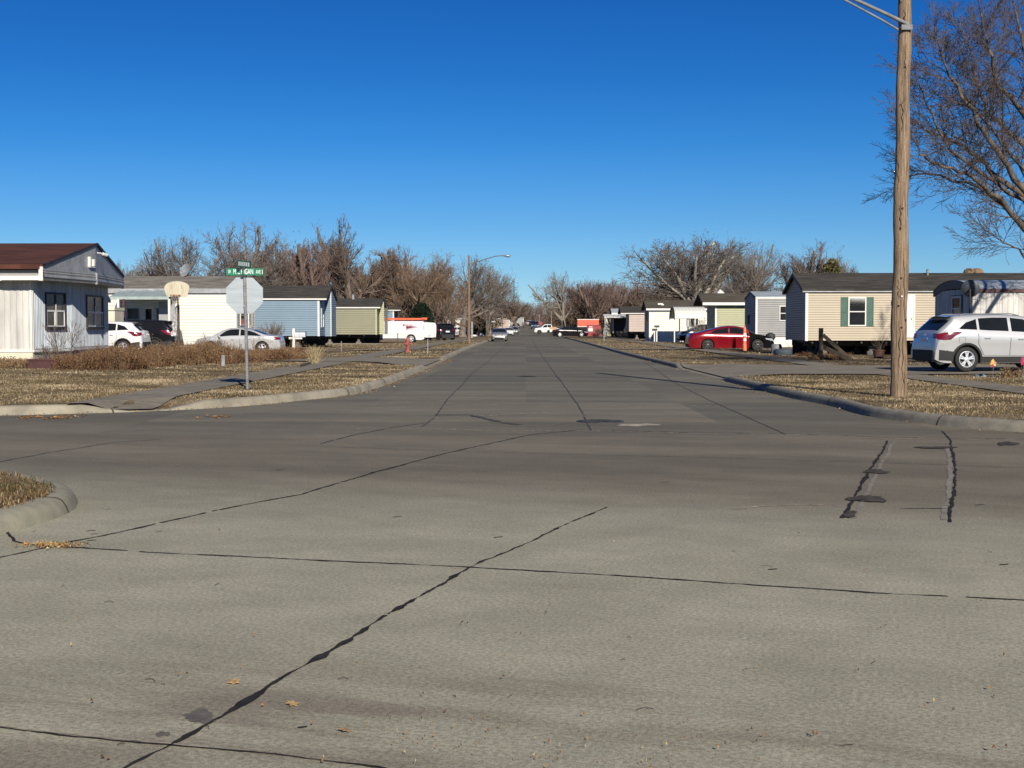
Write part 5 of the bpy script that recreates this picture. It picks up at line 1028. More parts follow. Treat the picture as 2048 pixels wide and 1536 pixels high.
# ------------------------------------------------------------------ vehicles
def interp(P, x):
    if x <= P[0][0]: return P[0][1]
    for (a, b), (c, d) in zip(P, P[1:]):
        if x <= c: return b + (d - b) * ((x - a) / (c - a) if c > a else 1)
    return P[-1][1]
def smooth_prof(P, n=220, it=5):
    x0, x1 = P[0][0], P[-1][0]; xs = [x0 + (x1 - x0) * i / n for i in range(n + 1)]; z = [interp(P, x) for x in xs]
    for _ in range(it): z = [z[0]] + [(z[i - 1] + 2 * z[i] + z[i + 1]) / 4 for i in range(1, n)] + [z[-1]]
    return list(zip(xs, z))
class Car:
    def __init__(s, name, label, cat, loc, rz, spec, group=None):
        s.t = thing(name, label, cat, loc, rz, group); s.S = spec; s.top_ = smooth_prof(spec['top'], it=spec.get('sm', 3)); s.belt_ = smooth_prof(spec['belt'], it=4); s.h = spec['L'] / 2
    def top(s, x): return interp(s.top_, x)
    def belt(s, x): return min(interp(s.belt_, x), s.top(x) - .015)
    def plan(s, x):
        e = s.S.get('ends', .9); t = max(0, (abs(x) - (s.h - e)) / e); k = s.S.get('taperF', .26) if x > 0 else s.S.get('taperR', .16)
        return s.S['W'] / 2 * (1 - k * t ** 2.6)
    def hw(s, x, z):
        P = s.plan(x); zb = s.belt(x); c = s.S['clear']
        if z <= zb:
            q = (zb - z) / max(.05, zb - c); return P * (1 - .012 * math.sin(q * 3.1)) - .055 * q ** 2.5 + .014 * math.exp(-((q - .22) / .10) ** 2) - .02 * math.exp(-((q - .0) / .06) ** 2)
        return P - .035 - s.S.get('tum', .36) * (z - zb)
    def bot(s, x):
        z = s.S['clear'] + (.10 * max(0, (abs(x) - s.h + .35) / .35) ** 2)
        for xw in (s.S['xr'], s.S['xf']):
            R_ = s.S['R'] + .055
            if abs(x - xw) < R_: z = max(z, s.S['R'] + math.sqrt(R_ * R_ - (x - xw) ** 2))
        return z
    def body(s, paint_m, front_m=None, xsplit=99):
        S_ = s.S; xs = set(np.linspace(-s.h, s.h, S_.get('ns', 70)).tolist())
        for xw in (S_['xr'], S_['xf']): xs |= set((xw + (S_['R'] + .055) * math.cos(a)) for a in np.linspace(0, math.pi, 15))
        xs |= {-s.h + .012, -s.h + .04, s.h - .012, s.h - .04}; xs = sorted(xs); rows = []
        for x in xs:
            zt = s.top(x); zb = s.belt(x); zl = min(s.bot(x), zb - .03); r = []
            for q in (0, .2, .45, .65, .8, .92, 1): z = zl + (zb - zl) * q; r.append((s.hw(x, z), z))
            zg = max(zb + .004, zt - .07)
            for q in (.33, .66, 1): z = zb + (zg - zb) * q; r.append((s.hw(x, z + .0005), z))
            ye = r[-1][0]; r.append((max(.02, ye - .035), zg + (zt - zg) * .62))
            for f in (.78, .5, .2, 0): r.append((ye * f, zt + .03 * (1 - f * f) - .01))
            rows.append((x, r))
        mb = MB(); n = len(rows[0][1])
        for x, r in rows: mb.v += [(x, y, z) for y, z in r] + [(x, -y, z) for y, z in r]
        for i in range(len(rows) - 1):
            a, b = i * 2 * n, (i + 1) * 2 * n
            for j in range(n - 1):
                mb.f.append((a + j, a + j + 1, b + j + 1, b + j)); mb.f.append((a + n + j, b + n + j, b + n + j + 1, a + n + j + 1)); mb.m += [0, 0]
        for i in (0, len(rows) - 1):
            a = i * 2 * n
            for j in range(n - 1): mb.f.append((a + j, a + j + 1, a + n + j + 1, a + n + j)); mb.m.append(0)
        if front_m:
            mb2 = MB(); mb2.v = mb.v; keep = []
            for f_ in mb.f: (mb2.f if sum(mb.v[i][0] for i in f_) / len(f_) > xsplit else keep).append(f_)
            mb2.m = [0] * len(mb2.f); mb.f = keep; mb.m = [0] * len(keep); tag(mb2.build('front_end', front_m, s.t, smooth=40, world=False), 'near black front end of the red sedan')
        o = mb.build('body', paint_m, s.t, smooth=40, world=False)
        mb = MB(); W_ = S_['W'] / 2; c = S_['clear']
        mb.box(-s.h + .25, -W_ * .55, c + .02, s.h - .25, W_ * .55, S_['R'] * 2 - .02); mb.box(S_['xr'] + S_['R'] + .09, -W_ * .9, c + .03, S_['xf'] - S_['R'] - .09, W_ * .9, S_['R'] * 2)
        mb.build('underbody', M_dark, s.t, world=False)
    def side(s, name, cols, m, sides=(-1, 1), eps=.006, nr=5, sub=4, each=None, parent=None):
        """cols: (x, zlo, zhi) columns of a patch that hugs the body side"""
        C2 = []
        for a, b in zip(cols, cols[1:]):
            for k in range(sub): q = k / sub; C2.append(tuple(a[i] + (b[i] - a[i]) * q for i in range(3)))
        C2.append(cols[-1]); out = []
        for sd_ in sides:
            mb = MB(); n = nr + 1
            for d_ in (0, .012):
                for (x, z0, z1) in C2:
                    for j in range(n): z = z0 + (z1 - z0) * j / nr; mb.v.append((x, sd_ * (s.hw(x, z) + eps - d_), z))
            N_ = len(C2) * n
            for i in range(len(C2) - 1):
                for j in range(nr): mb.f.append((i * n + j, (i + 1) * n + j, (i + 1) * n + j + 1, i * n + j + 1)); mb.m.append(0)
            rim_ = [i * n for i in range(len(C2))] + [(len(C2) - 1) * n + j for j in range(1, n)] + [i * n + nr for i in range(len(C2) - 2, -1, -1)] + [j for j in range(nr - 1, 0, -1)]
            for a, b in zip(rim_, rim_[1:] + rim_[:1]): mb.f.append((a, b, b + N_, a + N_)); mb.m.append(0)
            out.append(mb.build(name, m, parent or s.t, world=False, smooth=30))
        return out
    def topp(s, name, x0, x1, m, f0=-.93, f1=.93, eps=.006, inset=0, n=12):
        mb = MB()
        def fn(u, v):
            x = x0 + (x1 - x0) * u; zt = s.top(x); ye = s.hw(x, max(s.belt(x) + .005, zt - .07)); f = f0 + (f1 - f0) * v; y = ye * f
            nz = (s.top(x + .02) - s.top(x - .02)) / .04; l = math.hypot(1, nz); return (x - nz / l * eps, y, zt + .03 * (1 - f * f) - .01 - (.022 * max(0, abs(f) - .78) / .2) + eps / l)
        mb.grid(fn, n, n); return mb.build(name, m, s.t, world=False, smooth=60)
    def end(s, name, y0, y1, z0, z1, m, rear=True, eps=.008, n=8, mirror=False, shape=None, parent=None):
        """patch on the rear or front face"""
        def X(y, z):
            x = -s.h if rear else s.h; st = .01 if rear else -.01
            for _ in range(160):
                if z <= s.top(x) and abs(y) <= s.hw(x, min(z, s.top(x))): break
                x += st
            return x - eps if rear else x + eps
        out = []
        for sg in ((1, -1) if mirror else (1,)):
            mb = MB()
            def fn(u, v):
                y = y0 + (y1 - y0) * u; a, b = (z0, z1) if shape is None else shape(u); z = a + (b - a) * v; return (X(abs(y), z), y * sg, z)
            mb.grid(fn, n, n); vs = list(mb.v); fs = list(mb.f); k = len(vs); dx = .012 if rear else -.012
            mb.v += [(x + dx, y, z) for x, y, z in vs]
            rim_ = list(range(n + 1)) + [(j + 1) * (n + 1) + n for j in range(n)] + [n * (n + 1) + i for i in range(n - 1, -1, -1)] + [j * (n + 1) for j in range(n - 1, 0, -1)]
            for a, b in zip(rim_, rim_[1:] + rim_[:1]): mb.f.append((a, b, b + k, a + k)); mb.m.append(0)
            out.append(mb.build(name, m, parent or s.t, world=False, smooth=40))
        return out
    def wheels(s, rimm, spokes=5, ws=(-1, 1), style=0, width=.22):
        R_ = s.S['R']; W_ = s.S['W'] / 2
        for xw in (s.S['xr'], s.S['xf']):
            for sd_ in (-1, 1):
                y = sd_ * (W_ - .03 - width / 2); wl = bpy.data.objects.new('wheel', None); C.objects.link(wl); wl.parent = s.t; wl.location = (xw, y, R_); wl.empty_display_size = .1
                ax = (0, sd_, 0); h = width / 2; rr = R_ * .655
                mb = MB(); mb.lathe([(rr, -h * .9), (R_ * .86, -h), (R_ * .97, -h * .8), (R_, -h * .45), (R_, h * .45), (R_ * .97, h * .8), (R_ * .86, h), (rr + .012, h * .93), (rr, h * .8), (rr, -h * .9)], (0, 0, 0), ax, 32); mb.build('tyre', M_tyre, wl, smooth=40, world=False)
                mb = MB(); mb.lathe([(rr + .002, h * .86), (rr - .012, h * .88), (rr - .028, h * .60), (rr - .03, -h * .5), (0, -h * .5)], (0, 0, 0), ax, 32); 
                f = Vector(ax); 
                for k in range(spokes):
                    a0 = 2 * math.pi * k / spokes + .3
                    for da, wd in (((-.17, .020), (.17, .020)) if style == 1 else ((0, .040),)):
                        a = a0 + da; a_in = a0 + da * .35; r0, r1 = R_ * .08, rr - .015
                        p0 = Vector((math.cos(a_in) * r0, 0, math.sin(a_in) * r0)); p1 = Vector((math.cos(a) * r1, 0, math.sin(a) * r1)); d = (p1 - p0).normalized(); pr = d.cross(f).normalized()
                        mb.fbox(p0, d, pr, f, 0, (p1 - p0).length, -wd, wd, h * .42, h * (.80 if style == 1 else .74))
                mb.lathe([(R_ * .2, h * .4), (R_ * .19, h * .82), (R_ * .1, h * .9), (0, h * .9)], (0, 0, 0), ax, 16); mb.build('rim', rimm, wl, smooth=30, world=False)
                mb = MB(); mb.lathe([(0, -h * .3), (rr * .8, -h * .3), (rr * .8, -h * .1), (0, -h * .1)], (0, 0, 0), ax, 20); mb.build('brake_disc', M_steel, wl, world=False)
    def arch(s, m, w_=.07, sides=(-1, 1)):
        for xw in (s.S['xr'], s.S['xf']):
            for sd_ in sides:
                mb = MB(); r0 = s.S['R'] + .05
                def fn(u, v):
                    a = math.pi * (-.05 + 1.10 * u); x = xw - math.cos(a) * (r0 + w_ * v); z = s.S['R'] + math.sin(a) * (r0 + w_ * v); return (x, sd_ * (s.hw(x, min(z, s.belt(x) - .01)) + .012 * (1 - (2 * v - 1) ** 2) + .004), z)
                mb.grid(fn, 22, 3); mb.build('wheel_arch', m, s.t, smooth=60, world=False)
    def mirror_(s, x, z, m, sides=(-1, 1)):
        for sd_ in sides:
            mb = MB(); y = sd_ * (s.hw(x, z) + .09); mb.lathe([(0, -.09), (.06, -.07), (.085, 0), (.06, .07), (0, .09)], (x, y, z), (0, 1, .05), 12); mb.box(x - .02, min(y, y - sd_ * .1), z - .07, x + .03, max(y, y - sd_ * .1), z - .04); mb.build('wing_mirror', m, s.t, smooth=60, world=False)
    def handle(s, x, z, m, sides=(-1, 1)):
        for sd_ in sides:
            mb = MB(); y = s.hw(x, z); mb.tube([(x - .09, sd_ * (y + .004), z), (x - .06, sd_ * (y + .03), z), (x + .06, sd_ * (y + .032), z + .003), (x + .09, sd_ * (y + .004), z)], .013, 6); mb.build('door_handle', m, s.t, world=False)
    def gapline(s, pts, sides=(-1, 1), w_=.007):
        for sd_ in sides:
            mb = MB()
            for (x0, z0), (x1, z1) in zip(pts, pts[1:]):
                d = math.hypot(x1 - x0, z1 - z0); nx, nz = -(z1 - z0) / d * w_, (x1 - x0) / d * w_; n = 6
                for k in range(n):
                    q0, q1 = k / n, (k + 1) / n; P = []
                    for q, sg in ((q0, -1), (q1, -1), (q1, 1), (q0, 1)): x = x0 + (x1 - x0) * q + nx * sg; z = z0 + (z1 - z0) * q + nz * sg; P.append((x, sd_ * (s.hw(x, z) + .003), z))
                    mb.quad(*P)
            mb.build('door_seam', M_clad, s.t, world=False, fix=False)
# ---- silver crossover on the right driveway (the largest vehicle)
def suv_spec(L=4.38, H_=1.60, W_=1.82, R_=.345, xr=-1.30, xf=1.35, clear=.24):
    k = H_ / 1.60
    return dict(L=L, W=W_, R=R_, xr=xr, xf=xf, clear=clear, tum=.34, ends=.8, taperR=.15, taperF=.3, sm=2,
      top=[(-L / 2, .62 * k), (-L / 2 + .015, .80 * k), (-L / 2 + .05, 1.02 * k), (-L / 2 + .10, 1.12 * k), (-L / 2 + .50, 1.46 * k), (-L / 2 + .44, 1.50 * k), (-L / 2 + .62, 1.555 * k), (-.9, 1.59 * k), (-.3, 1.60 * k), (.3, 1.575 * k), (.6, 1.52 * k), (1.25, 1.09 * k), (1.35, 1.05 * k), (1.9, .95 * k), (L / 2 - .12, .84 * k), (L / 2 - .03, .70 * k), (L / 2, .52 * k)],
      belt=[(-L / 2, .60 * k), (-L / 2 + .1, 1.0 * k), (-L / 2 + .35, 1.12 * k), (-1.3, 1.10 * k), (-.6, 1.05 * k), (.6, 1.0 * k), (1.2, .98 * k), (1.9, .88 * k), (L / 2, .60 * k)])
def suv(label, loc, rz, P_, spec=None, rimm=M_rim, hero=False, glass=M_cglass, arches=True, name='parked_suv', group=None):
    sp_ = spec or suv_spec(); c = Car(name, label, 'suv', loc, rz, sp_, group); c.body(P_); k = sp_['top'][8][1] / 1.60; h = c.h
    c.wheels(rimm, 5, style=1)
    bz = lambda x: c.belt(x) + .03
    zt = lambda x: c.top(x) - .075
    # daylight openings: rear quarter, rear door, front door
    c.side('side_window', [(-h + .66, 1.19 * k, 1.20 * k), (-h + .88, bz(-h + .88) + .03, 1.37 * k), (-1.05, bz(-1.05), zt(-1.05) - .06), (-1.0, bz(-1.0), zt(-1.0) - .04)], glass)
    c.side('side_window', [(-.93, bz(-.93), zt(-.93) - .03), (-.5, bz(-.5), zt(-.5) - .015), (-.06, bz(-.06), zt(-.06) - .01)], glass)
    c.side('side_window', [(.03, bz(.03), zt(.03) - .01), (.40, bz(.4), zt(.4) - .02), (.62, bz(.62), zt(.62) - .05), (1.06, bz(1.06), bz(1.06) + .03)], glass)
    c.topp('windscreen', .66, 1.24, glass); c.topp('rear_window', -h + .13, -h + .46, glass, -.82, .82)
    # roof spoiler
    mb = MB(); mb.grid(lambda u, v: (-h + .36 + .32 * u, -.60 + 1.2 * v, c.top(-h + .62) - .028 + .03 * u + .02 * (1 - (2 * v - 1) ** 2)), 4, 10); mb.grid(lambda u, v: (-h + .37 + .31 * u, -.595 + 1.19 * v, c.top(-h + .62) - .055 + .03 * u + .02 * (1 - (2 * v - 1) ** 2)), 4, 10); mb.build('rear_spoiler', P_, c.t, smooth=50, world=False)
    # lamps
    tl = c.side('tail_lamp', [(-h + .06, .90 * k, 1.05 * k), (-h + .22, .88 * k, 1.085 * k), (-h + .40, .90 * k, 1.10 * k), (-h + .52, 1.00 * k, 1.11 * k), (-h + .70, 1.085 * k, 1.105 * k)], M_tail, eps=.016)
    c.end('tail_lamp', .52, .80, .93 * k, 1.06 * k, M_tail, mirror=True, eps=.014)
    c.end('number_plate', -.2, .2, .80 * k, .93 * k, M_plate, eps=.012)
    cl = c.end('rear_bumper', -.85, .85, .30, .60 * k, M_clad, eps=.02)
    c.side('rear_bumper_side', [(-h + .10, .32, .61 * k), (sp_['xr'] - sp_['R'] - .07, .30, .56 * k)], M_clad, eps=.012)
    c.side('sill_cladding', [(sp_['xr'] + sp_['R'] + .06, .25, .42), (sp_['xf'] - sp_['R'] - .06, .25, .42)], M_clad, eps=.012)
    c.side('headlamp', [(h - .50, .80 * k, .86 * k), (h - .22, .70 * k, .83 * k), (h - .12, .70 * k, .79 * k)], M_head, eps=.010)
    c.end('front_grille', -.45, .45, .50 * k, .70 * k, M_clad, rear=False); c.end('front_bumper', -.7, .7, .28, .46, M_clad, rear=False, eps=.012)
    if arches: c.arch(M_clad, .065)
    c.mirror_(1.0, 1.04 * k, P_); c.handle(-.72, .93 * k, P_ if hero else M_chrome); c.handle(.28, .90 * k, P_ if hero else M_chrome)
    c.gapline([(-.98, 1.06 * k), (-.98, .78 * k), (-.80, .45)]); c.gapline([(-.02, 1.03 * k), (-.04, .45)]); c.gapline([(1.08, 1.0 * k), (1.02, .45)]); c.gapline([(-.80, .45), (-.04, .45), (1.02, .45)], w_=.004)
    if hero:
        for sd_ in (-1, 1):
            mb = MB(); z = c.top(0); mb.tube([(-1.4, sd_ * .60, c.top(-1.4) + .0), (-1.3, sd_ * .60, c.top(-1.3) + .035), (.1, sd_ * .62, c.top(.1) + .035), (.35, sd_ * .61, c.top(.35) - .0)], .014, 6); mb.build('roof_rail', M_galv, c.t, world=False)
        c.gapline([(-1.55, .96), (-1.38, .96), (-1.38, .80), (-1.55, .80), (-1.55, .96)], sides=(-1,), w_=.003)
        mb = MB(); mb.tube([(-.95, 0, c.top(-.95)), (-1.12, 0, c.top(-1.0) + .16)], [.012, .003], 5); mb.build('aerial', M_clad, c.t, world=False)
        c.end('tailgate_badge', -.06, .06, 1.0, 1.06, M_chrome, eps=.012)
        mb = MB(); mb.tube([(-h + .06, -.45, .30), (-h + .4, -.45, .30)], .03, 10); mb.build('exhaust_pipe', M_galv, c.t, world=False)
    return c
zz = H(13.45, 38.7) + .034
suv('silver crossover with white spoked wheels parked on the right driveway', (13.42, 38.75, zz), rad(9), P_silver, hero=True)
suv('white small suv half hidden behind the nearest left home', (WX(290, 69.5) - 2.24, 69.8, .06), rad(178), P_white, spec=suv_spec(4.5, 1.68, 1.84, .36))
suv('black suv with lit red tail lamp parked behind the white one', (WX(356, 72.2) - 2.35, 72.5, .06), rad(177), P_black, spec=suv_spec(4.7, 1.78, 1.9, .37), rimm=M_rimd)
# ---- sedans
def sedan_spec(L=4.86, H_=1.47, W_=1.85, R_=.33, xr=-1.42, xf=1.42, clear=.17, fast=0):
    k = H_ / 1.47; h = L / 2
    return dict(L=L, W=W_, R=R_, xr=xr, xf=xf, clear=clear, tum=.40, ends=1.0, taperR=.2, taperF=.3, sm=3,
      top=[(-h, .60 * k), (-h + .015, .80 * k), (-h + .05, .97 * k), (-h + .14, 1.02 * k), (-h + .55, 1.04 * k + .03 * fast), (-h + .75, 1.07 * k + .06 * fast), (-1.0, 1.31 * k), (-.55, 1.43 * k), (-.1, 1.47 * k), (.35, 1.45 * k), (.65, 1.38 * k), (1.35, 1.02 * k), (1.45, .99 * k), (2.0, .90 * k), (h - .12, .78 * k), (h - .03, .66 * k), (h, .50 * k)],
      belt=[(-h, .55 * k), (-h + .15, .92 * k), (-1.6, .98 * k), (-.6, .95 * k), (.6, .92 * k), (1.3, .90 * k), (2.0, .80 * k), (h, .52 * k)])
def sedan(label, loc, rz, P_, spec=None, rimm=M_rim, glass=M_cglass, front_m=None, name='parked_sedan', group=None, cat='car', chrome=True):
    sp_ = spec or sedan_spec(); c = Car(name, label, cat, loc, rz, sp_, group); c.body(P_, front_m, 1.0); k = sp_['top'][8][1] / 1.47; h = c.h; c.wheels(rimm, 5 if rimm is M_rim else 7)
    bz = lambda x: c.belt(x) + .025; zt = lambda x: max(bz(x) + .02, c.top(x) - .075)
    c.side('side_window', [(-1.35, bz(-1.35), bz(-1.35) + .03), (-1.05, bz(-1.05), zt(-1.05) - .03), (-.75, bz(-.75), zt(-.75) - .01), (-.22, bz(-.22), zt(-.22))], glass)
    c.side('side_window', [(-.14, bz(-.14), zt(-.14)), (.3, bz(.3), zt(.3)), (.58, bz(.58), zt(.58) - .02), (1.05, bz(1.05), bz(1.05) + .03)], glass)
    if chrome: c.side('window_trim', [(-1.40, bz(-1.4) - .012, bz(-1.4) - .002), (1.1, bz(1.1) - .012, bz(1.1) - .002)], M_chrome, eps=.007, nr=1, sub=16)
    c.topp('windscreen', .68, 1.34, glass); c.topp('rear_window', -h + .84, -.92, glass, -.88, .88)
    c.side('tail_lamp', [(-h + .06, .80 * k, .93 * k), (-h + .22, .78 * k, .95 * k), (-h + .40, .86 * k, .94 * k)], M_tail, eps=.012); c.end('tail_lamp', .45, .80, .80 * k, .93 * k, M_tail, mirror=True)
    c.end('number_plate', -.18, .18, .70 * k, .82 * k, M_plate); c.end('rear_bumper', -.8, .8, .25, .42, M_clad if P_ is P_red else P_, eps=.014)
    c.side('headlamp', [(h - .55, .70 * k, .76 * k), (h - .2, .62 * k, .74 * k), (h - .1, .62 * k, .70 * k)], M_head, eps=.008); c.end('headlamp', .42, .80, .60 * k, .72 * k, M_head, rear=False, mirror=True)
    c.end('front_grille', -.38, .38, .54 * k, .70 * k, M_clad, rear=False); c.end('front_intake', -.6, .6, .26, .40, M_clad, rear=False); c.end('front_plate', -.16, .16, .42, .52, M_plate, rear=False, eps=.02)
    c.mirror_(.92, .96 * k, P_); c.handle(-.72, .84 * k, P_); c.handle(.22, .82 * k, P_)
    c.gapline([(-1.0, .93 * k), (-.95, .6 * k), (-.85, .35)]); c.gapline([(-.18, .93 * k), (-.18, .3)]); c.gapline([(1.0, .9 * k), (.98, .3)])
    return c
xc = WX(1459, 79.5); sedan('dark red sedan with near black front end parked beside the orange marker', (xc, 79.5, .04 + .02), rad(2), P_red, chrome=False, rimm=M_rimd, front_m=mat('near_black_front', (.004, .004, .0045), .95, spec=.1), spec=sedan_spec(5.0, 1.46, 1.85, .34, -1.42, 1.5, fast=1))  # front faces get a near-black colour in place of the red
xc = WX(482, 75.5); sedan('silver white sedan parked behind the dry flower bed and stop sign', (xc, 75.2, -.02), rad(179), P_silver, chrome=False, spec=sedan_spec(4.8, 1.44))
xc = WX(998, 139); sedan('pale champagne sedan facing the camera at the left kerb down the street', (xc, 141, .0), rad(-90), P_champ, spec=sedan_spec(4.9, 1.36, 1.72, .31))
xc = WX(912, 232); sedan('small white sedan parked beyond the black pickup on the left', (xc, 232, H(xc, 232) + .02), rad(184), P_white, spec=sedan_spec(4.2, 1.42), name='parked_car')
M_faded = paint('faded_teal_paint', (.16, .20, .20)); P_grey = paint('grey_paint', (.22, .23, .25), .4)
for px_, y_, P_, lab, rz_ in [(1028, 262, P_grey, 'small grey car far down the left kerb, behind the champagne sedan', -90), (1018, 236, P_white, 'white car just behind the champagne sedan on the left kerb', -90), (1032, 330, P_black, 'tiny dark car far down the left side of the street', -90), (1064, 380, P_black, 'tiny black car driving at the far end of the street', 90), (1058, 395, P_white, 'tiny white car at the far end of the street', -90), (1140, 215, P_blue, 'dark car under the pale forked tree on the right', 10), (1140, 176, P_black, 'dark car parked left of the red dumpster', 5)]:
    xx = WX(px_, y_); zz = (RISE(y_) + .0) if -3.9 < xx < 5.3 else H(xx, y_) + .02
    sedan(lab, (xx, y_, zz), rad(rz_), P_, spec=sedan_spec(4.6, 1.42, 1.8), name='parked_car', chrome=False)
sedan('dark car under the white awning behind the dark red sedan', (WX(1384, 118) + 1.2, 119, .08), rad(185), P_black, spec=sedan_spec(4.6, 1.62, 1.8), name='parked_car', chrome=False)
# ---- white work van with orange ladder rack and open rear doors
def van():
    X = WX(849, 120); L = 5.6; h = L / 2; k = .93
    sp_ = dict(L=L, W=1.98, R=.37, xr=-1.62, xf=1.75, clear=.28, tum=.11, ends=.5, taperR=.02, taperF=.22, sm=2,
        top=[(-h, .7), (-h + .012, 1.75), (-h + .06, 1.92), (-h + .2, 1.955), (1.0, 1.96), (1.35, 1.90), (2.0, 1.32), (2.15, 1.2), (h - .15, 1.05), (h - .03, .9), (h, .55)], belt=[(-h, .68), (-h + .03, 1.1), (2.0, 1.1), (h - .2, .95), (h, .53)])
    c = Car('work_van', 'white work van with orange ladder rack and open rear doors, parked by the olive home', 'van', (X - h, 120.6, .05), rad(180), sp_); c.body(P_white); c.wheels(M_rim, 5)
    # facing left: its left side (local y > 0) looks at the camera
    c.side('side_window', [(1.02, 1.17, 1.66), (1.5, 1.17, 1.64), (1.72, 1.17, 1.44)], mat('teal_window_glass', (.03, .09, .08), .08, var=.2)); c.topp('windscreen', 1.42, 2.0, M_cglass)
    c.side('sill_cladding', [(-1.15, .30, .42), (1.28, .30, .42)], M_clad, eps=.01); c.handle(.95, 1.02, M_clad); c.gapline([(.88, 1.75), (.88, .45)]); c.gapline([(1.9, 1.2), (1.85, .5)]); c.gapline([(-h + .9, 1.2), (-h + .9, .9)])
    c.end('tail_lamp', .86, .96, 1.0, 1.5, M_tail, mirror=True); c.side('headlamp', [(h - .35, .80, .98), (h - .12, .78, .92)], M_head)
    mb = MB(); mb.box(-h + .02, -.85, .55, -h + .10, .85, 1.78); mb.build('cargo_opening', M_dark, c.t, world=False)
    for sd_ in (1, -1):
        mb = MB(); sh = [(0, .50), (.86, .50), (.90, .9), (.90, 1.55), (.82, 1.80), (.1, 1.86), (0, 1.8)]
        mb.prism(sh, (-h + .01, sd_ * .97, 0), (-1, sd_ * (.10 if sd_ > 0 else .9), 0), (0, 0, 1), (sd_ * .1, sd_ * 1.0, 0), -.03, .03); d = mb.build('rear_door', P_white, c.t, world=False)
        mb = MB(); mb.box(-h - .72, sd_ * 1.07, 1.25, -h - .3, sd_ * 1.08 + .012, 1.65) if sd_ < 0 else mb.box(-h - .55, 1.04, .62, -h - .38, 1.075, .66); mb.build('door_fitting', M_clad, d, world=False)
    M_or = mat('orange_rack', (.66, .10, .035), .5, var=.1)
    mb = MB()
    for sd_ in (-.72, .72):
        mb.box(-h - .1, sd_ - .03, 2.06, 1.15, sd_ + .03, 2.12); mb.box(-h + .1, sd_ - .025, 2.14, .9, sd_ + .025, 2.22)
    for x in (-2.6, -1.6, -.6, .4, 1.1): mb.box(x - .03, -.78, 1.98, x + .03, .78, 2.06); mb.box(x - .03, .74, 1.93, x + .03, .78, 2.06); mb.box(x - .03, -.78, 1.93, x + .03, -.74, 2.06)
    mb.box(-h - .25, .60, 2.10, -h + .2, .82, 2.26); mb.build('ladder_rack', M_or, c.t, world=False)
    mb = MB(); 
    for yy in (.30, .62): mb.box(-2.5, yy - .03, 2.14, .9, yy + .03, 2.21)
    for k_ in range(11): mb.box(-2.4 + k_ * .3, .31, 2.16, -2.36 + k_ * .3, .61, 2.19)
    mb.build('ladder', M_or, c.t, world=False)
    for txt, x, z, s_, m_ in [('METRO', -.95, 1.60, .21, mat('red_lettering', (.45, .06, .05), .6)), ('000.000.0000', -1.12, 1.22, .13, mat('grey_lettering', (.35, .35, .36), .6))]:
        if txt.startswith('0'):  # small unreadable line on the photograph: plain marks
            mb = MB(); [mb.box(-2.05 + q * .082, 1.0, z, -2.05 + q * .082 + (.05 if q % 4 else .02), 1.004, z + .07) for q in range(12)]; mb.build('small_marks', m_, c.t, world=False); continue
        o = text_mesh('METRO', s_, m_, c.t); o.rotation_euler = (rad(90), 0, rad(180)); o.location = (-1.12, .992, 1.52)
        mb = MB(); mb.prism([(0, 0), (.16, 0), (.10, .2), (.02, .2)], (-.93, .99, 1.53), (-1, 0, 0), (0, 0, 1), (0, 1, 0), 0, .006); mb.build('van_emblem', m_, c.t, world=False)
def text_mesh(s, size, m, parent, name='lettering', xs=1.0, depth=.002, width=None):
    cu = bpy.data.curves.new(name, 'FONT'); cu.body = s; cu.size = size; cu.extrude = depth; cu.resolution_u = 3
    ob = bpy.data.objects.new('tmp', cu); C.objects.link(ob); dg = bpy.context.evaluated_depsgraph_get(); dg.update()
    me = bpy.data.meshes.new_from_object(ob.evaluated_get(dg)); bpy.data.objects.remove(ob); me.materials.clear(); me.name = name
    if width: vx = [v.co.x for v in me.vertices]; xs = width / (max(vx) - min(vx)); me.transform(Matrix.Translation((-min(vx), 0, 0)))
    o = link_mesh(name, me, m, parent); o.scale = (xs, 1, 1); return o
van()
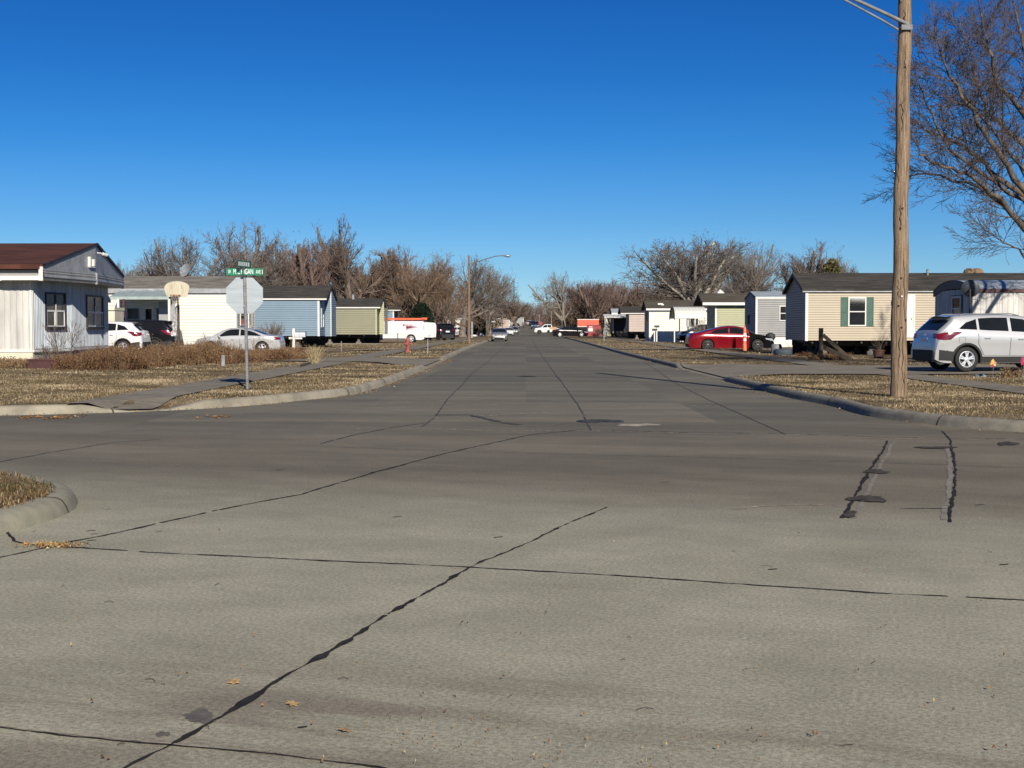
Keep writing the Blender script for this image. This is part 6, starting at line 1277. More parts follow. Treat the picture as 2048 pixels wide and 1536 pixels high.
# ---- black pickup seen from behind, next to the van doors
def pickup(label, loc, rz, P_, H_=1.85, L=5.2, name='parked_pickup'):
    h = L / 2; k = H_ / 1.85
    sp_ = dict(L=L, W=1.95, R=.39, xr=-1.5, xf=1.65, clear=.38, tum=.25, ends=.5, taperR=.04, taperF=.18, sm=1,
        top=[(-h, .7 * k), (-h + .02, 1.12 * k), (-.75, 1.14 * k), (-.70, 1.2 * k), (-.55, 1.80 * k), (-.3, 1.85 * k), (.5, 1.85 * k), (.75, 1.80 * k), (1.35, 1.25 * k), (2.3, 1.14 * k), (h - .05, 1.0 * k), (h, .6 * k)], belt=[(-h, .66 * k), (-h + .05, 1.08 * k), (1.3, 1.12 * k), (h - .1, .98 * k), (h, .55 * k)])
    c = Car(name, label, 'pickup truck', loc, rz, sp_); c.body(P_); c.wheels(M_rimd, 5); z0 = 1.18 * k
    c.side('side_window', [(-.5, z0, 1.70 * k), (.15, z0, 1.74 * k)], M_cglass); c.side('side_window', [(.22, z0, 1.74 * k), (.65, z0, 1.70 * k), (1.05, z0, 1.32 * k)], M_cglass)
    c.topp('windscreen', .80, 1.30, M_cglass); mb = MB(); mb.box(-h + .15, -.8, 1.06 * k, -.78, .8, 1.17 * k); mb.build('truck_bed', M_dark, c.t, world=False)
    mb = MB(); mb.box(-.72, -.62, 1.25 * k, -.60, .62, 1.68 * k); mb.build('rear_window', M_cglass, c.t, world=False)
    c.end('tail_lamp', .80, .93, .80 * k, 1.06 * k, M_tail, mirror=True); c.end('number_plate', -.16, .16, .62, .74, M_plate, eps=.03); c.end('rear_bumper', -.9, .9, .45, .60, M_clad, eps=.06)
    c.end('headlamp', .6, .88, .78 * k, .94 * k, M_head, rear=False, mirror=True); c.end('front_grille', -.55, .55, .65 * k, .95 * k, M_clad, rear=False)
    return c
suv('black utility vehicle seen from behind, right of the open van doors', (WX(881, 138), 139, .05), rad(112), P_black, spec=suv_spec(4.3, 1.80, 1.85, .37), name='parked_suv', rimm=M_rimd)
xx = WX(1086, 246); pickup('white pickup truck parked far down on the right verge', (xx + 1.0, 247, H(xx, 246)), rad(180), P_white)
xx = WX(1070, 330); pickup('tiny dark pickup facing the camera at the far right kerb', (min(xx, 4.4), 330, RISE(330)), rad(-90), P_blue)

# ------------------------------------------------------------------ street furniture
# big utility pole
PXW, PYW = G(1796, 794, .15); t = thing('utility_pole', 'thick weathered wooden utility pole with a light arm, nearest on the right', 'utility pole', (PXW, PYW, H(PXW, PYW)))
mb = MB(); n = 40; g0 = H(PXW, PYW) - .1
pr = random.Random(3)
for_pts = [(PXW + .05 * (i / n) + .012 * math.sin(i * .7), PYW + .01 * math.sin(i * .45), g0 + 9.2 * i / n) for i in range(n + 1)]
mb.tube(for_pts, [.150 - .042 * i / n + .004 * math.sin(i * 2.3) for i in range(n + 1)], 20); mb.build('pole', M_wood, t, smooth=60)
M_crack = mat('wood_crack', (.035, .02, .012), .95, var=.3, scale=8)
def crack(px, py0, py1, seed, w_=.010):
    r = random.Random(seed); mb = MB(); N_ = 22; prev = None
    for i in range(N_ + 1):
        q = i / N_; py = py0 + (py1 - py0) * q; z = WZ(px, py, PYW)[1]; s_ = (z - g0) / 9.2; R_ = .150 - .042 * s_; cx = PXW + .05 * s_ + .012 * math.sin(s_ * n * .7); xx = WZ(px + math.sin(i * .8 + seed) * 1.2 + (5 if False else 0), py, PYW)[0]; dx = max(-.93, min(.93, (xx - cx) / R_)); dx += r.uniform(-.03, .03)
        ww = w_ * math.sin(math.pi * min(1, max(0, q))) * r.uniform(.6, 1.3) + .001
        a0 = math.asin(max(-.98, min(.98, dx))); P = []
        for sg in (-1, 1): a = a0 + sg * ww / R_; P.append((cx + math.sin(a) * (R_ + .0055), PYW + .01 * math.sin(s_ * n * .45) - math.cos(a) * (R_ + .0055), z))
        if prev: mb.quad(prev[0], prev[1], P[1], P[0])
        prev = P
    mb.build('crack', M_crack, t, fix=False)
for a in [(1801, 200, 265, 1, .009), (1797, 410, 465, 2, .010), (1806, 20, 62, 3, .012), (1804, 520, 640, 4, .005), (1793, 560, 600, 5, .006), (1801, 660, 780, 6, .006), (1794, 300, 380, 7, .004), (1807, 90, 160, 8, .005), (1795, 640, 740, 9, .005), (1805, 740, 790, 10, .006)]: crack(*a)
for (px_, py_) in [(1798, 212), (1801, 418), (1797, 458), (1798, 557), (1799, 655), (1808, 640), (1793, 612), (1806, 137)]:
    x_, z_ = WZ(px_, py_, PYW); mb = MB(); s_ = (z_ - g0) / 9.2; R_ = .150 - .042 * s_; cx = PXW + .05 * s_; dx = max(-.8, min(.8, (x_ - cx) / R_)); yy = PYW - math.sqrt(1 - dx * dx) * R_
    mb.lathe([(.022, -.01), (.020, .010), (.012, .012), (.010, .006), (0, .006)], (cx + dx * R_, yy, z_), (dx, -math.sqrt(1 - dx * dx), 0), 12); mb.build('knot', M_crack, t)
mb = MB(); x_, z_ = WZ(1799, 593, PYW); mb.lathe([(.016, 0), (.016, .016), (0, .018)], (x_, PYW - .146, z_), (0, -1, 0), 10); mb.build('tag_nail', M_trim, t)
# street light arm (double rail) going up to the left and its lamp head beyond the top of the frame
a0 = Vector((PXW + .06, PYW - .02, WZ(1810, 52, PYW)[1])); e0 = Vector((WZ(1700, 0, PYW - .1)[0], PYW - .15, WZ(1700, 0, PYW - .1)[1])); d = (e0 - a0).normalized(); tip = a0 + d * 2.6 + Vector((-.2, 0, -.05))
mb = MB(); mb.tube([a0 + Vector((.02, -.10, .0)), a0 + d * .6 + Vector((0, -.06, .02)), a0 + d * 1.9 + Vector((0, 0, .02)), tip], [.034, .033, .03, .028], 10); mb.tube([a0 + Vector((-.05, -.02, -.13)), a0 + d * .55 + Vector((0, 0, -.10)), a0 + d * 1.5 + Vector((0, 0, -.05)), a0 + d * 1.9], [.02] * 4, 8)
mb.box(PXW - .06, PYW - .165, a0.z - .10, PXW + .14, PYW - .11, a0.z - .01); mb.build('light_arm', mat('dull_grey_metal', (.17, .175, .18), .75, var=.2, scale=6), t, smooth=50)
mb = MB(); mb.lathe([(0, -.30), (.09, -.26), (.14, -.1), (.15, .1), (.10, .26), (0, .3)], tip + Vector((-.3, 0, .0)), (1, 0, .12), 14); mb.build('lamp_head', M_galv, t, smooth=50)
mb = MB(); mb.box(WX(1799, PYW) - .10, PYW - .16, WZ(0, 12, PYW)[1], WX(1799, PYW) - .07, PYW - .05, WZ(0, -40, PYW)[1]); mb.build('cable_guard', M_steel, t)
# far street lights and poles
def wood_pole(label, px, base, top, y, arm=None, r=.13, bark=M_wood, group=None, metal=False):
    X = WX(px, y); g = H(X, y); zt = WZ(px, top, y)[1]; t = thing('street_light' if arm else 'utility_pole', label, 'street light' if arm else 'utility pole', (X, y, g), group=group)
    mb = MB(); mb.tube([(X, y, g - .1), (X, y, (g + zt) / 2), (X, y, zt)], [r, r * .85, r * .7], 12); mb.build('pole', bark, t, smooth=60)
    if arm:
        ax, az0, az1 = arm; xe = WX(ax, y); z0 = WZ(px, az0, y)[1]; z1 = WZ(px, az1, y)[1]; s_ = 1 if xe > X else -1
        mb = MB(); mb.tube([(X, y - r, z0), (X + (xe - X) * .35, y - r, z0 + (z1 - z0) * .5), (X + (xe - X) * .7, y - r, z0 + (z1 - z0) * .92), (xe, y - r, z1)], .035, 6); mb.build('arm', M_galv, t, smooth=60)
        mb = MB(); mb.lathe([(0, -.33), (.05, -.28), (.085, -.1), (.10, .12), (.06, .28), (0, .31)], (xe, y - r, z1 - .03), (s_, 0, .02), 12); mb.lathe([(.10, -.04), (.08, -.10), (0, -.12)], (xe + s_ * .08, y - r, z1 - .06), (0, 0, 1), 12); mb.build('lamp_head', M_galv, t, smooth=60)
    return t
wood_pole('tall brown wooden pole with a long lamp arm over the street, first on the left', 938, 686, 511, 109, (1014, 530, 511), .115, bark=M_wood2)
mb = MB(); x_ = WX(940, 109); mb.box(x_ + .10, 108.8, .6, x_ + .24, 109.0, 1.9); tag(mb.build('cable_guard', M_galv, None), 'narrow grey cable cover at the foot of the first left pole', 'cable cover')
wood_pole('slimmer pale wooden pole, second on the left behind the parked champagne sedan', 976, 672, 572, 196, (998, 574, 566), .12, bark=M_wood2)
wood_pole('brown bare pole close behind the second left light pole', 978.5, 672, 590, 204, None, .12, bark=M_wood2)
wood_pole('thin pole with short lamp arm, third on the left far down the street', 1005, 660, 620, 330, (1012, 624, 622), .14)
for a, gl in (((1123, 668, 588, 228, None, .12), 'tall grey bare metal pole, nearest of the right hand street poles'), ((1103, 667, 612, 285, (1086, 616, 612), .11), 'grey street light with lamp toward the road, second on the right'), ((1079, 663, 628, 380, (1068, 632, 628), .11), 'grey street light farthest on the right')):
    wood_pole(gl, a[0], a[1], a[2], a[3], a[4], a[5], bark=M_galv)
for k, (px_, top_, y_) in enumerate([(1345, 512, 200), (1361, 520, 200), (900, 600, 240)]):
    X = WX(px_, y_); t = thing('antenna_mast', ['thin tall grey mast above the white home, left of two', 'thin grey mast above the white home, right of two', 'thin mast beside the satellite dish of the brown roofed home'][k], 'mast', (X, y_, H(X, y_))); mb = MB(); mb.tube([(X, y_, 0), (X, y_, WZ(px_, top_ + 75, y_)[1])], .05, 6); mb.build('pole', M_galv, t)
# radio mast on the horizon
X, Zt = WZ(1028, 556, 1400); t = thing('radio_mast', 'thin radio mast rising on the horizon left of the street end', 'radio mast', (X, 1400, 2)); mb = MB(); mb.tube([(X, 1400, 0), (X, 1400, Zt - 8), (X, 1400, Zt)], [.7, .5, .25], 5); mb.build('mast', M_steel, t); mb = MB(); mb.box(X - .9, 1399, Zt - 30, X + .9, 1401, Zt - 24); mb.build('antenna', M_steel, t)
# stop sign seen from behind, with the street name blades
SX, SY = G(495, 778, .15); t = thing('street_sign', 'bare metal back of an octagonal stop sign with green street name blades on one post', 'street sign', (SX, SY, H(SX, SY)))
def ZS(py): return WZ(490, py, SY)[1]
mb = MB(); xt = WX(489, SY) - SX
def post(z): return SX + (WX(490, SY) - SX) * (z - .15) / (ZS(537) - .15)
z1 = ZS(545); mb.add([(post(z) + a, SY + b, z) for z in (.0, ZS(700), ZS(620), z1) for a, b in ((-.030, .02), (-.030, -.018), (-.014, -.030), (.014, -.030), (.030, -.018), (.030, .02))], [(i * 6 + j, i * 6 + (j + 1) % 6, (i + 1) * 6 + (j + 1) % 6, (i + 1) * 6 + j) for i in range(3) for j in range(6)] + [(18, 19, 20, 21, 22, 23)]); mb.build('post', M_galv, t)
mb = MB()
for i in range(44): zz = .3 + i * .055; x_ = post(zz); mb.box(x_ - .006, SY - .0318, zz, x_ + .006, SY - .0305, zz + .014)
mb.build('post_holes', M_steel, t)
zc = (ZS(553) + ZS(628)) / 2; xc = WX(490, SY + .05) + .0; Rr = .381 / math.cos(math.pi / 8); oc = [(Rr * math.cos(math.pi / 8 + k * math.pi / 4), Rr * math.sin(math.pi / 8 + k * math.pi / 4)) for k in range(8)]
mb = MB(); mb.prism(oc, (xc, SY + .033, zc), (1, .03, 0), (0, 0, 1), (-.03, 1, 0), 0, .004); plt = mb.build('stop_plate', M_signback, t)
mb = MB(); mb.prism([(a * .985, b * .985) for a, b in oc], (xc, SY + .0385, zc), (1, .03, 0), (0, 0, 1), (-.03, 1, 0), 0, .001); mb.build('red_face', mat('sign_red', (.45, .02, .03), .4, var=.03), plt)
for dz in (.22, -.22): mb = MB(); mb.lathe([(.012, 0), (.012, .006), (0, .009)], (xc, SY - .03, zc + dz), (0, -1, 0), 8); mb.build('bolt', M_galv, t)
M_gsign = mat('sign_green', (.004, .155, .085), .45, var=.05, scale=3); M_letter = mat('sign_white', (.80, .82, .80), .4, var=.02)
x0_, x1_ = WX(453.5, SY - .04), WX(527, SY - .04); zb, zt_ = ZS(551), ZS(537)
mb = MB(); mb.box(x0_, SY - .044, zb, x1_, SY - .040, zt_); bl = mb.build('name_blade', M_gsign, t)
for s_, pa_, pb_, sz, zz in (('W', 457, 462.5, .115, .037), ('MIC', 467.8, 480.5, .152, .028), ('HIGAN', 483.2, 507, .152, .028), ('AVE', 512.5, 521.8, .110, .037)):
    o = text_mesh(s_, sz, M_letter, bl, width=WX(pb_, SY - .05) - WX(pa_, SY - .05)); off = root_loc(bl.parent); o.rotation_euler = (rad(90), 0, 0); o.location = Vector((WX(pa_, SY - .05), SY - .0462, zb + zz)) - off
    bpy.context.view_layer.update()
mb = MB(); mb.box(x1_ - .018, SY - .0455, zb + .03, x1_ - .008, SY - .0442, zt_ - .03); mb.build('edge_mark', M_letter, bl)
mb = MB(); xm = WX(488.5, SY); mb.box(xm - .045, SY - .055, zt_ - .02, xm + .045, SY + .045, zt_ + .022); mb.box(xm - .055, SY - .052, zb - .03, xm + .055, SY + .04, zb + .008); mb.box(xm - .02, SY - .06, zb + .008, xm + .012, SY - .047, zt_ - .02); mb.build('blade_bracket', M_steel, t)
mb = MB(); f = Face((xm - .075, SY - .30), (xm + .075, SY + .36)); 
mb.fbox(f.o, f.U, UPV, f.N, 0, f.L, zt_ + .022, zt_ + .165, -.002, .002); cb = mb.build('name_blade', mat('sign_green_dark', (.004, .085, .05), .4, var=.1, scale=4), t)
mb = MB(); [f.box(mb, .07 + k * .095, .11 + k * .095, zt_ + .05, zt_ + .135, .003, .004) for k in range(6)]; mb.build('blade_marks', M_letter, cb)
# fire hydrant
HX, HY = WX(815.5, 71), 71.0; g = H(HX, HY); t = thing('fire_hydrant', 'faded red fire hydrant on the left verge', 'fire hydrant', (HX, HY, g)); M_hyd = mat('faded_red_paint', (.27, .07, .06), .7, var=.2, scale=5)
mb = MB(); mb.lathe([(.17, -.05), (.17, .04), (.125, .05), (.12, .14), (.14, .15), (.14, .19), (.115, .20), (.115, .50), (.135, .51), (.135, .55), (.12, .56), (.115, .62), (.09, .70), (.04, .76), (.03, .76), (.03, .81), (0, .82)], (HX, HY, g), n=20); mb.build('barrel', M_hyd, t, smooth=40)
for ax, r_, l_ in (((-1, -.2, 0), .055, .20), ((1, .2, 0), .055, .20), ((-.2, -1, 0), .08, .19)): mb = MB(); mb.lathe([(r_ * .8, .08), (r_ * .8, l_ - .06), (r_ * 1.15, l_ - .055), (r_ * 1.15, l_ - .01), (r_ * .3, l_), (r_ * .3, l_ + .03), (0, l_ + .03)], (HX, HY, g + .43), ax, 14); mb.build('nozzle_cap', M_hyd, t, smooth=40)
# mailbox on white cross post
MX, MY = WX(587.5, 61), 61.0; g = H(MX, MY); zt_ = WZ(588, 656, MY)[1]; t = thing('mailbox', 'white cross shaped mailbox post with a pale box at the end of the flower bed', 'mailbox', (MX, MY, g))
mb = MB(); mb.box(MX - .055, MY - .05, g - .2, MX + .055, MY + .05, zt_ - .04); mb.add([(MX - .055, MY - .05, zt_ - .04), (MX + .055, MY - .05, zt_ - .04), (MX + .055, MY + .05, zt_ - .04), (MX - .055, MY + .05, zt_ - .04), (MX, MY, zt_)], [(0, 1, 4), (1, 2, 4), (2, 3, 4), (3, 0, 4)]); mb.build('post', M_trim, t)
za = WZ(0, 676, MY)[1]; mb = MB(); mb.box(MX - .22, MY - .045, za - .05, MX + .38, MY + .045, za + .045); mb.build('cross_arm', M_trim, t)
mb = MB(); w2 = .085; sec = [(-w2, 0), (w2, 0), (w2, .13)] + [(w2 * math.cos(a), .13 + w2 * math.sin(a)) for a in np.linspace(0, math.pi, 8)[1:-1]] + [(-w2, .13)]
mb.prism(sec, (MX + .06, MY, za + .05), (0, 1, 0), (0, 0, 1), (1, 0, 0), 0, .48); mbx = mb.build('box', mat('mailbox_grey_white', (.52, .54, .55), .4, metal=.2, var=.1), t)
mb = MB(); mb.box(MX + .54, MY - .1, za + .04, MX + .555, MY + .1, za + .30); mb.build('door', M_steel, mbx)
# basketball hoop
BX, BY = WX(357, 60.5), 60.5; g = H(BX, BY); t = thing('basketball_hoop', 'basketball hoop with a cream fan shaped backboard in front of the white home', 'basketball hoop', (BX, BY, g))
zb, zt_ = WZ(0, 593.5, 60)[1], WZ(0, 562.5, 60)[1]; hh = zt_ - zb; bx = WX(354.5, 60)
mb = MB(); ol = [(-.40, 0), (.40, 0), (.47, .06), (.545, .28), (.555, .42)] + [(.555 * math.cos(a), .42 + (hh - .42) * math.sin(a)) for a in np.linspace(0, math.pi, 16)[1:-1]] + [(-.555, .42), (-.545, .28), (-.47, .06)]
mb.prism(ol, (bx, 60, zb), (1, 0, 0), (0, 0, 1), (0, 1, 0), 0, .035); bb = mb.build('backboard', mat('aged_cream_board', (.46, .42, .31), .6, var=.1, scale=3, stretch=(3, 3, .6)), t)
mb = MB(); [mb.box(bx + a - .008, 59.993, zb + .36, bx + a + .008, 59.998, zb + .50) for a in (-.22, .22)]; mb.build('board_marks', M_rust if 'M_rust' in globals() else M_steel, bb)
mb = MB(); rz_ = zb + .07; mb.tube([(bx + .228 * math.cos(a), 59.72 + .228 * math.sin(a), rz_) for a in np.linspace(0, 2 * math.pi, 25)], .011, 6, caps=False); mb.box(bx - .16, 59.93, rz_ - .06, bx + .16, 59.995, rz_ + .012); mb.build('rim', mat('faded_orange_rim', (.36, .16, .08), .6, var=.2), t)
mb = MB(); nn = 12
for k in range(nn):
    for sg in (-1, 1):
        P = []
        for j in range(5): a = 2 * math.pi * (k + sg * j * .5) / nn; r_ = .225 - .11 * (j / 4) ** .7; P.append((bx + r_ * math.cos(a), 59.72 + r_ * math.sin(a), rz_ - .40 * j / 4))
        mb.tube(P, .008, 3, caps=False)
mb.build('net', mat('grey_net', (.22, .19, .16), .9), t)
mb = MB(); mb.tube([(BX, BY, g - .1), (BX, BY, rz_ - .45)], .055, 12); mb.tube([(BX, BY, rz_ - .5), (bx, 60.04, zb + .22)], .035, 8); mb.tube([(BX, BY, rz_ - .9), (bx, 60.04, zb + .05)], .025, 8); mb.build('pole', mat('dark_brown_pole', (.06, .04, .032), .7, var=.3), t)
mb = MB(); rr_ = random.Random(4); 
mb.grid(lambda u, v: (BX - .05 - (.26 * (1 - v) ** .7 + .05 * math.sin(v * 21 + u * 6)) * (1 - u) * (1 if v < .95 else .3), BY - .07 - .05 * math.sin(u * 7 + v * 9), 1.05 + v * 1.35), 8, 16); mb.build('torn_cover', mat('torn_white_sheet', (.62, .62, .62), .7, var=.5, scale=7, col2=(.10, .10, .10)), t, smooth=60)
# satellite dishes
def dish(label, px, py, y, r, face, mast_to, m, cat='satellite dish', arm=True):
    X, Z = WZ(px, py, y); t = thing('satellite_dish', label, cat, (X, y, mast_to)); fv = Vector(face).normalized(); c = Vector((X, y, Z))
    mb = MB(); mb.lathe([(r * k / 8, -.28 * r * (1 - (k / 8) ** 2) - .01) for k in range(9)] + [(r, .012)] + [(r * k / 8, -.28 * r * (1 - (k / 8) ** 2) + .008) for k in range(8, -1, -1)], c, fv, 28); mb.build('reflector', m, t, smooth=50)
    mb = MB(); bk = c - fv * (.3 * r + .03); mb.tube([bk + fv * .03, bk - fv * .12, Vector((X - fv.x * .2, y - fv.y * .2, Z - .3)), Vector((X - fv.x * .2, y - fv.y * .2, mast_to - .05))], [.04, .035, .03, .03], 8); mb.build('mast', M_steel, t, smooth=60)
    if arm: mb = MB(); e = c + fv * r * .95 - UPV * r * .35; mb.tube([bk - UPV * r * .5, e], .014, 5); mb.lathe([(0, -.04), (.035, -.03), (.035, .05), (0, .06)], e, -fv, 8); mb.build('feed_arm', M_galv, t)
    return t
dish('light grey satellite dish on a dark stand on the ridge of the grey shingle roof', 370, 540, 79.6, .42, (-.6, -.78, .35), ZR * 0 + WZ(0, 556, 79.6)[1], M_alum)
dish('large dark satellite dish on a post in front of the white ribbed home', 1941, 577, 47.5, .31, (.35, .85, .25), .2, mat('dark_grey_dish', (.05, .06, .075), .5, var=.1))
x_, z_ = WZ(1955, 598, 47.5); mb = MB(); mb.tube([(x_ - .15, 47.5, z_ - .02), (x_ + .22, 47.4, z_ + .02)], .012, 5); [mb.tube([(x_ + k * .09, 47.42, z_ - .05), (x_ + k * .09, 47.42, z_ + .05)], .006, 4) for k in range(-1, 3)]; tag(mb.build('tv_antenna', M_galv, None), 'short aerial branch on the post below the dark satellite dish', 'antenna')
dish('small pale satellite dish above the brown roofed home', 883, 617, 217, .36, (.1, -.8, .5), WZ(0, 627, 217)[1], M_trim)
# orange and white marker post by the red car
X, Y = WX(1489.5, 77.2), 77.2; g = H(X, Y); t = thing('traffic_marker', 'orange and white marker post in front of the dark red sedan', 'traffic marker', (X, Y, g)); M_orange = mat('marker_orange', (.62, .16, .07), .6, var=.1)
zt_ = WZ(0, 653, Y)[1]; hh = zt_ - g; mb = MB(); mb.lathe([(.115, 0), (.115, hh * .28), (.10, hh * .30), (.095, hh * .8), (.075, hh * .95), (.03, hh), (0, hh)], (X, Y, g), n=16); mb.build('post', M_orange, t, smooth=50)
for a, b in ((.40, .52), (.60, .72)): mb = MB(); mb.lathe([(.104, hh * a), (.104, hh * b)], (X, Y, g), n=16); mb.build('reflective_band', M_trim, t)
mb = MB(); mb.lathe([(.03, hh), (.05, hh + .04), (.03, hh + .08), (0, hh + .09)], (X, Y, g), n=10); mb.build('top_knob', M_orange, t)
# wooden braced post
X, Y = WX(1642, 53.5), 53.5; g = H(X, Y); zt_ = WZ(0, 656, Y)[1]; t = thing('braced_post', 'old dark wooden post with two beams leaning on it in the right yard', 'wooden post', (X, Y, g))
mb = MB(); mb.box(X - .075, Y - .08, g - .1, X + .075, Y + .08, zt_); mb.build('post', M_oldwood, t)
def beam(a, b, w_, name, th=.09):
    a = Vector(a); b = Vector(b); d = (b - a).normalized(); s_ = d.cross(UPV).normalized(); u_ = s_.cross(d); mb = MB(); mb.fbox(a, d, s_, u_, 0, (b - a).length, -th / 2, th / 2, -w_ / 2, w_ / 2); mb.build(name, M_oldwood, t)
beam((X + .08, Y - .05, zt_ - .28), (WX(1700, Y - .6), Y - .6, g + .06), .13, 'beam'); beam((X + .02, Y + .15, g + .55), (WX(1704, Y - .8), Y - .8, g + .03), .16, 'beam'); beam((X - .05, Y + .1, g + .7), (X - .2, Y + .5, g), .12, 'beam')
# small things
X, Y = WX(446.5, 44.5), 44.5; g = H(X, Y); mb = MB(); mb.box(X - .06, Y - .05, g - .05, X + .05, Y + .05, g + .36); tag(mb.build('wood_stake', mat('grey_stake', (.22, .22, .22), .9, var=.2), None), 'short grey wooden stake in front of the flower bed', 'stake')
for px_, top_, y_, w_, m_, l_ in [(795.5, 667, 100, .03, M_steel, 'thin dark stake on the lawn left of the fire hydrant'), (855.5, 680, 66, .017, M_galv, 'thin grey stake on the verge right of the fire hydrant'), (682.5, 684, 76, .017, M_galv, 'thin grey stake on the lawn below the olive home'), (1208, 657, 130, .028, M_galv, 'small pale post on the far right lawn'), (1376, 640, 117, .05, M_trim, 'thin white marker beside the awning posts')]:
    X = WX(px_, y_); g = H(X, y_); mb = MB(); mb.box(X - w_, y_ - w_, g - .05, X + w_, y_ + w_, WZ(0, top_, y_)[1]); mb.box(X - w_ * 1.3, y_ - w_ * 1.3, WZ(0, top_, y_)[1], X + w_ * 1.3, y_ + w_ * 1.3, WZ(0, top_, y_)[1] + .04); tag(mb.build('marker_stake', m_, None), l_, 'stake')
# twin mailboxes by the white home
for k, (px_, y_, zt2) in enumerate(((1309, 122, .0), (1313.5, 123.5, .0))):
    X = WX(px_, y_); g = H(X, y_); py_ = (661, 654.5)[k]; z_ = WZ(0, py_, y_)[1]; t = thing('mailbox', ['dark mailbox on a white post, lower and left of two by the white home', 'dark mailbox on a white post, higher and right of two by the white home'][k], 'mailbox', (X, y_, g)); mb = MB(); mb.box(X - .05, y_ - .05, g, X + .05, y_ + .05, z_ - .02); mb.build('post', M_trim, t)
    mb = MB(); mb.prism([(-.1, 0), (.1, 0), (.1, .12), (.06, .19), (-.06, .19), (-.1, .12)], (X - .22, y_, z_ - .02), (0, 1, 0), (0, 0, 1), (1, 0, 0), 0, .46); mb.build('box', M_steel, t)
# red dumpster
X, Y = WX(1187, 186), 186.0; g = H(X, Y); t = thing('dumpster', 'red dumpster with white stickers far down on the right verge', 'dumpster', (X, Y, g)); M_dump = mat('dumpster_red', (.26, .035, .04), .6, var=.15)
mb = MB(); mb.prism([(-.9, 0), (.9, 0), (.95, 1.25), (.2, 1.5), (-.95, 1.5)], (X - .9, Y, g + .1), (0, 1, 0), (0, 0, 1), (1, 0, 0), 0, 1.9); mb.box(X - .96, Y - .97, g + .9, X + 1.06, Y - .9, g + 1.02); mb.build('bin', M_dump, t)
mb = MB(); mb.box(X - .75, Y - .985, g + .75, X - .15, Y - .975, g + 1.2); mb.box(X - .65, Y - .985, g + 1.3, X - .2, Y - .975, g + 1.42); mb.build('sticker', M_trim, t); mb = MB(); mb.box(X - .9, Y - .95, g + 1.58, X + 1.0, Y + .9, g + 1.64); mb.build('lid', M_steel, t)
for s_ in (-.7, .8): mb = MB(); mb.lathe([(.09, -.03), (.09, .03), (0, .03)], (X + s_, Y - .7, g + .09), (1, 0, 0), 10); mb.build('wheel', M_tyre, t)
# orange red box trailer
X, Y = WX(1172, 200), 200.0; g = H(X, Y); t = thing('box_trailer', 'bright orange red box trailer behind the dark blue car on the right', 'trailer', (X, Y, g)); mb = MB(); mb.box(X - 1.25, Y, g + 1.45, X + 1.9, Y + 2.2, g + 2.42); mb.build('body', mat('orange_red_panel', (.62, .09, .05), .5, var=.05), t)
mb = MB(); mb.box(X - 1.3, Y - .04, g + 2.42, X + 1.95, Y + 2.24, g + 2.52); mb.box(X - 1.3, Y - .04, g + 1.36, X + 1.95, Y + 2.24, g + 1.45); mb.build('frame', M_trim, t); mb = MB(); mb.box(X - 1.2, Y + .1, g + .5, X + 1.8, Y + 2.1, g + 1.36); mb.build('lower_body', M_dark, t)
for s_ in (-.7, .9): mb = MB(); mb.lathe([(.36, -.1), (.36, .1), (.18, .12), (0, .12)], (X + s_, Y + .0, g + .36), (0, -1, 0), 16); mb.build('wheel', M_tyre, t)
# tan trailer behind the white pickup
X, Y = WX(1106, 243), 243.0; g = H(X, Y); t = thing('utility_trailer', 'small cream trailer with tan top behind the white pickup', 'trailer', (X, Y, g)); mb = MB(); mb.box(X - .6, Y, g + .45, X + .65, Y + 2, g + 1.0); mb.build('body', M_cream, t); mb = MB(); mb.box(X - .62, Y - .02, g + 1.0, X + .67, Y + 2.02, g + 1.35); mb.build('cover', mat('tan_tarp', (.42, .26, .14), .8, var=.2), t); mb = MB(); mb.lathe([(.3, -.1), (.3, .1), (0, .1)], (X, Y - .02, g + .3), (0, -1, 0), 14); mb.build('wheel', M_tyre, t)
# round red sign back far right and small street name sign far left
X, Y = WX(1081, 268), 268.0; g = H(X, Y); t = thing('red_sign', 'round dark red sign on a post far down the right side', 'sign', (X, Y, g)); mb = MB(); mb.lathe([(0, -.02), (.42, -.02), (.42, .02), (0, .02)], (X, Y, WZ(0, 647, Y)[1]), (0, 1, 0), 16); mb.build('plate', mat('sign_dull_red', (.22, .04, .04), .6), t); mb = MB(); mb.tube([(X, Y + .05, g), (X, Y + .05, WZ(0, 645, Y)[1])], .05, 6); mb.build('post', M_galv, t)
X, Y = WX(987, 180), 180.0; g = H(X, Y); t = thing('name_sign', 'small pale street name sign on a thin post beyond the champagne sedan', 'street sign', (X, Y, g)); mb = MB(); mb.tube([(X, Y, g), (X, Y, WZ(0, 643, Y)[1])], .035, 6); mb.build('post', M_galv, t); mb = MB(); mb.box(X - .24, Y - .06, WZ(0, 644.5, Y)[1], X + .24, Y - .04, WZ(0, 642, Y)[1]); mb.build('blade', M_alum, t)
# red and white clutter near the spruce
for k, (px_, py_, y_, w_, h_, m_, l_) in enumerate([(954, 660, 205, .35, .75, M_maroon, 'small dark red yard item beside the spruce'), (963, 663, 200, .3, .45, M_trim, 'small white yard item right of the dark red one'), (948, 667, 195, .5, .25, M_trim, 'low white yard items near the first pole'), (974, 654, 240, .45, 1.0, M_trim, 'white utility box behind the second left pole')]):
    X = WX(px_, y_); g = H(X, y_); mb = MB(); mb.lathe([(w_ * .8, 0), (w_, h_ * .15), (w_ * .9, h_ * .7), (w_ * .5, h_), (0, h_ * 1.02)], (X, y_, g), n=7); tag(mb.build('yard_item', m_, None), l_, 'yard item')
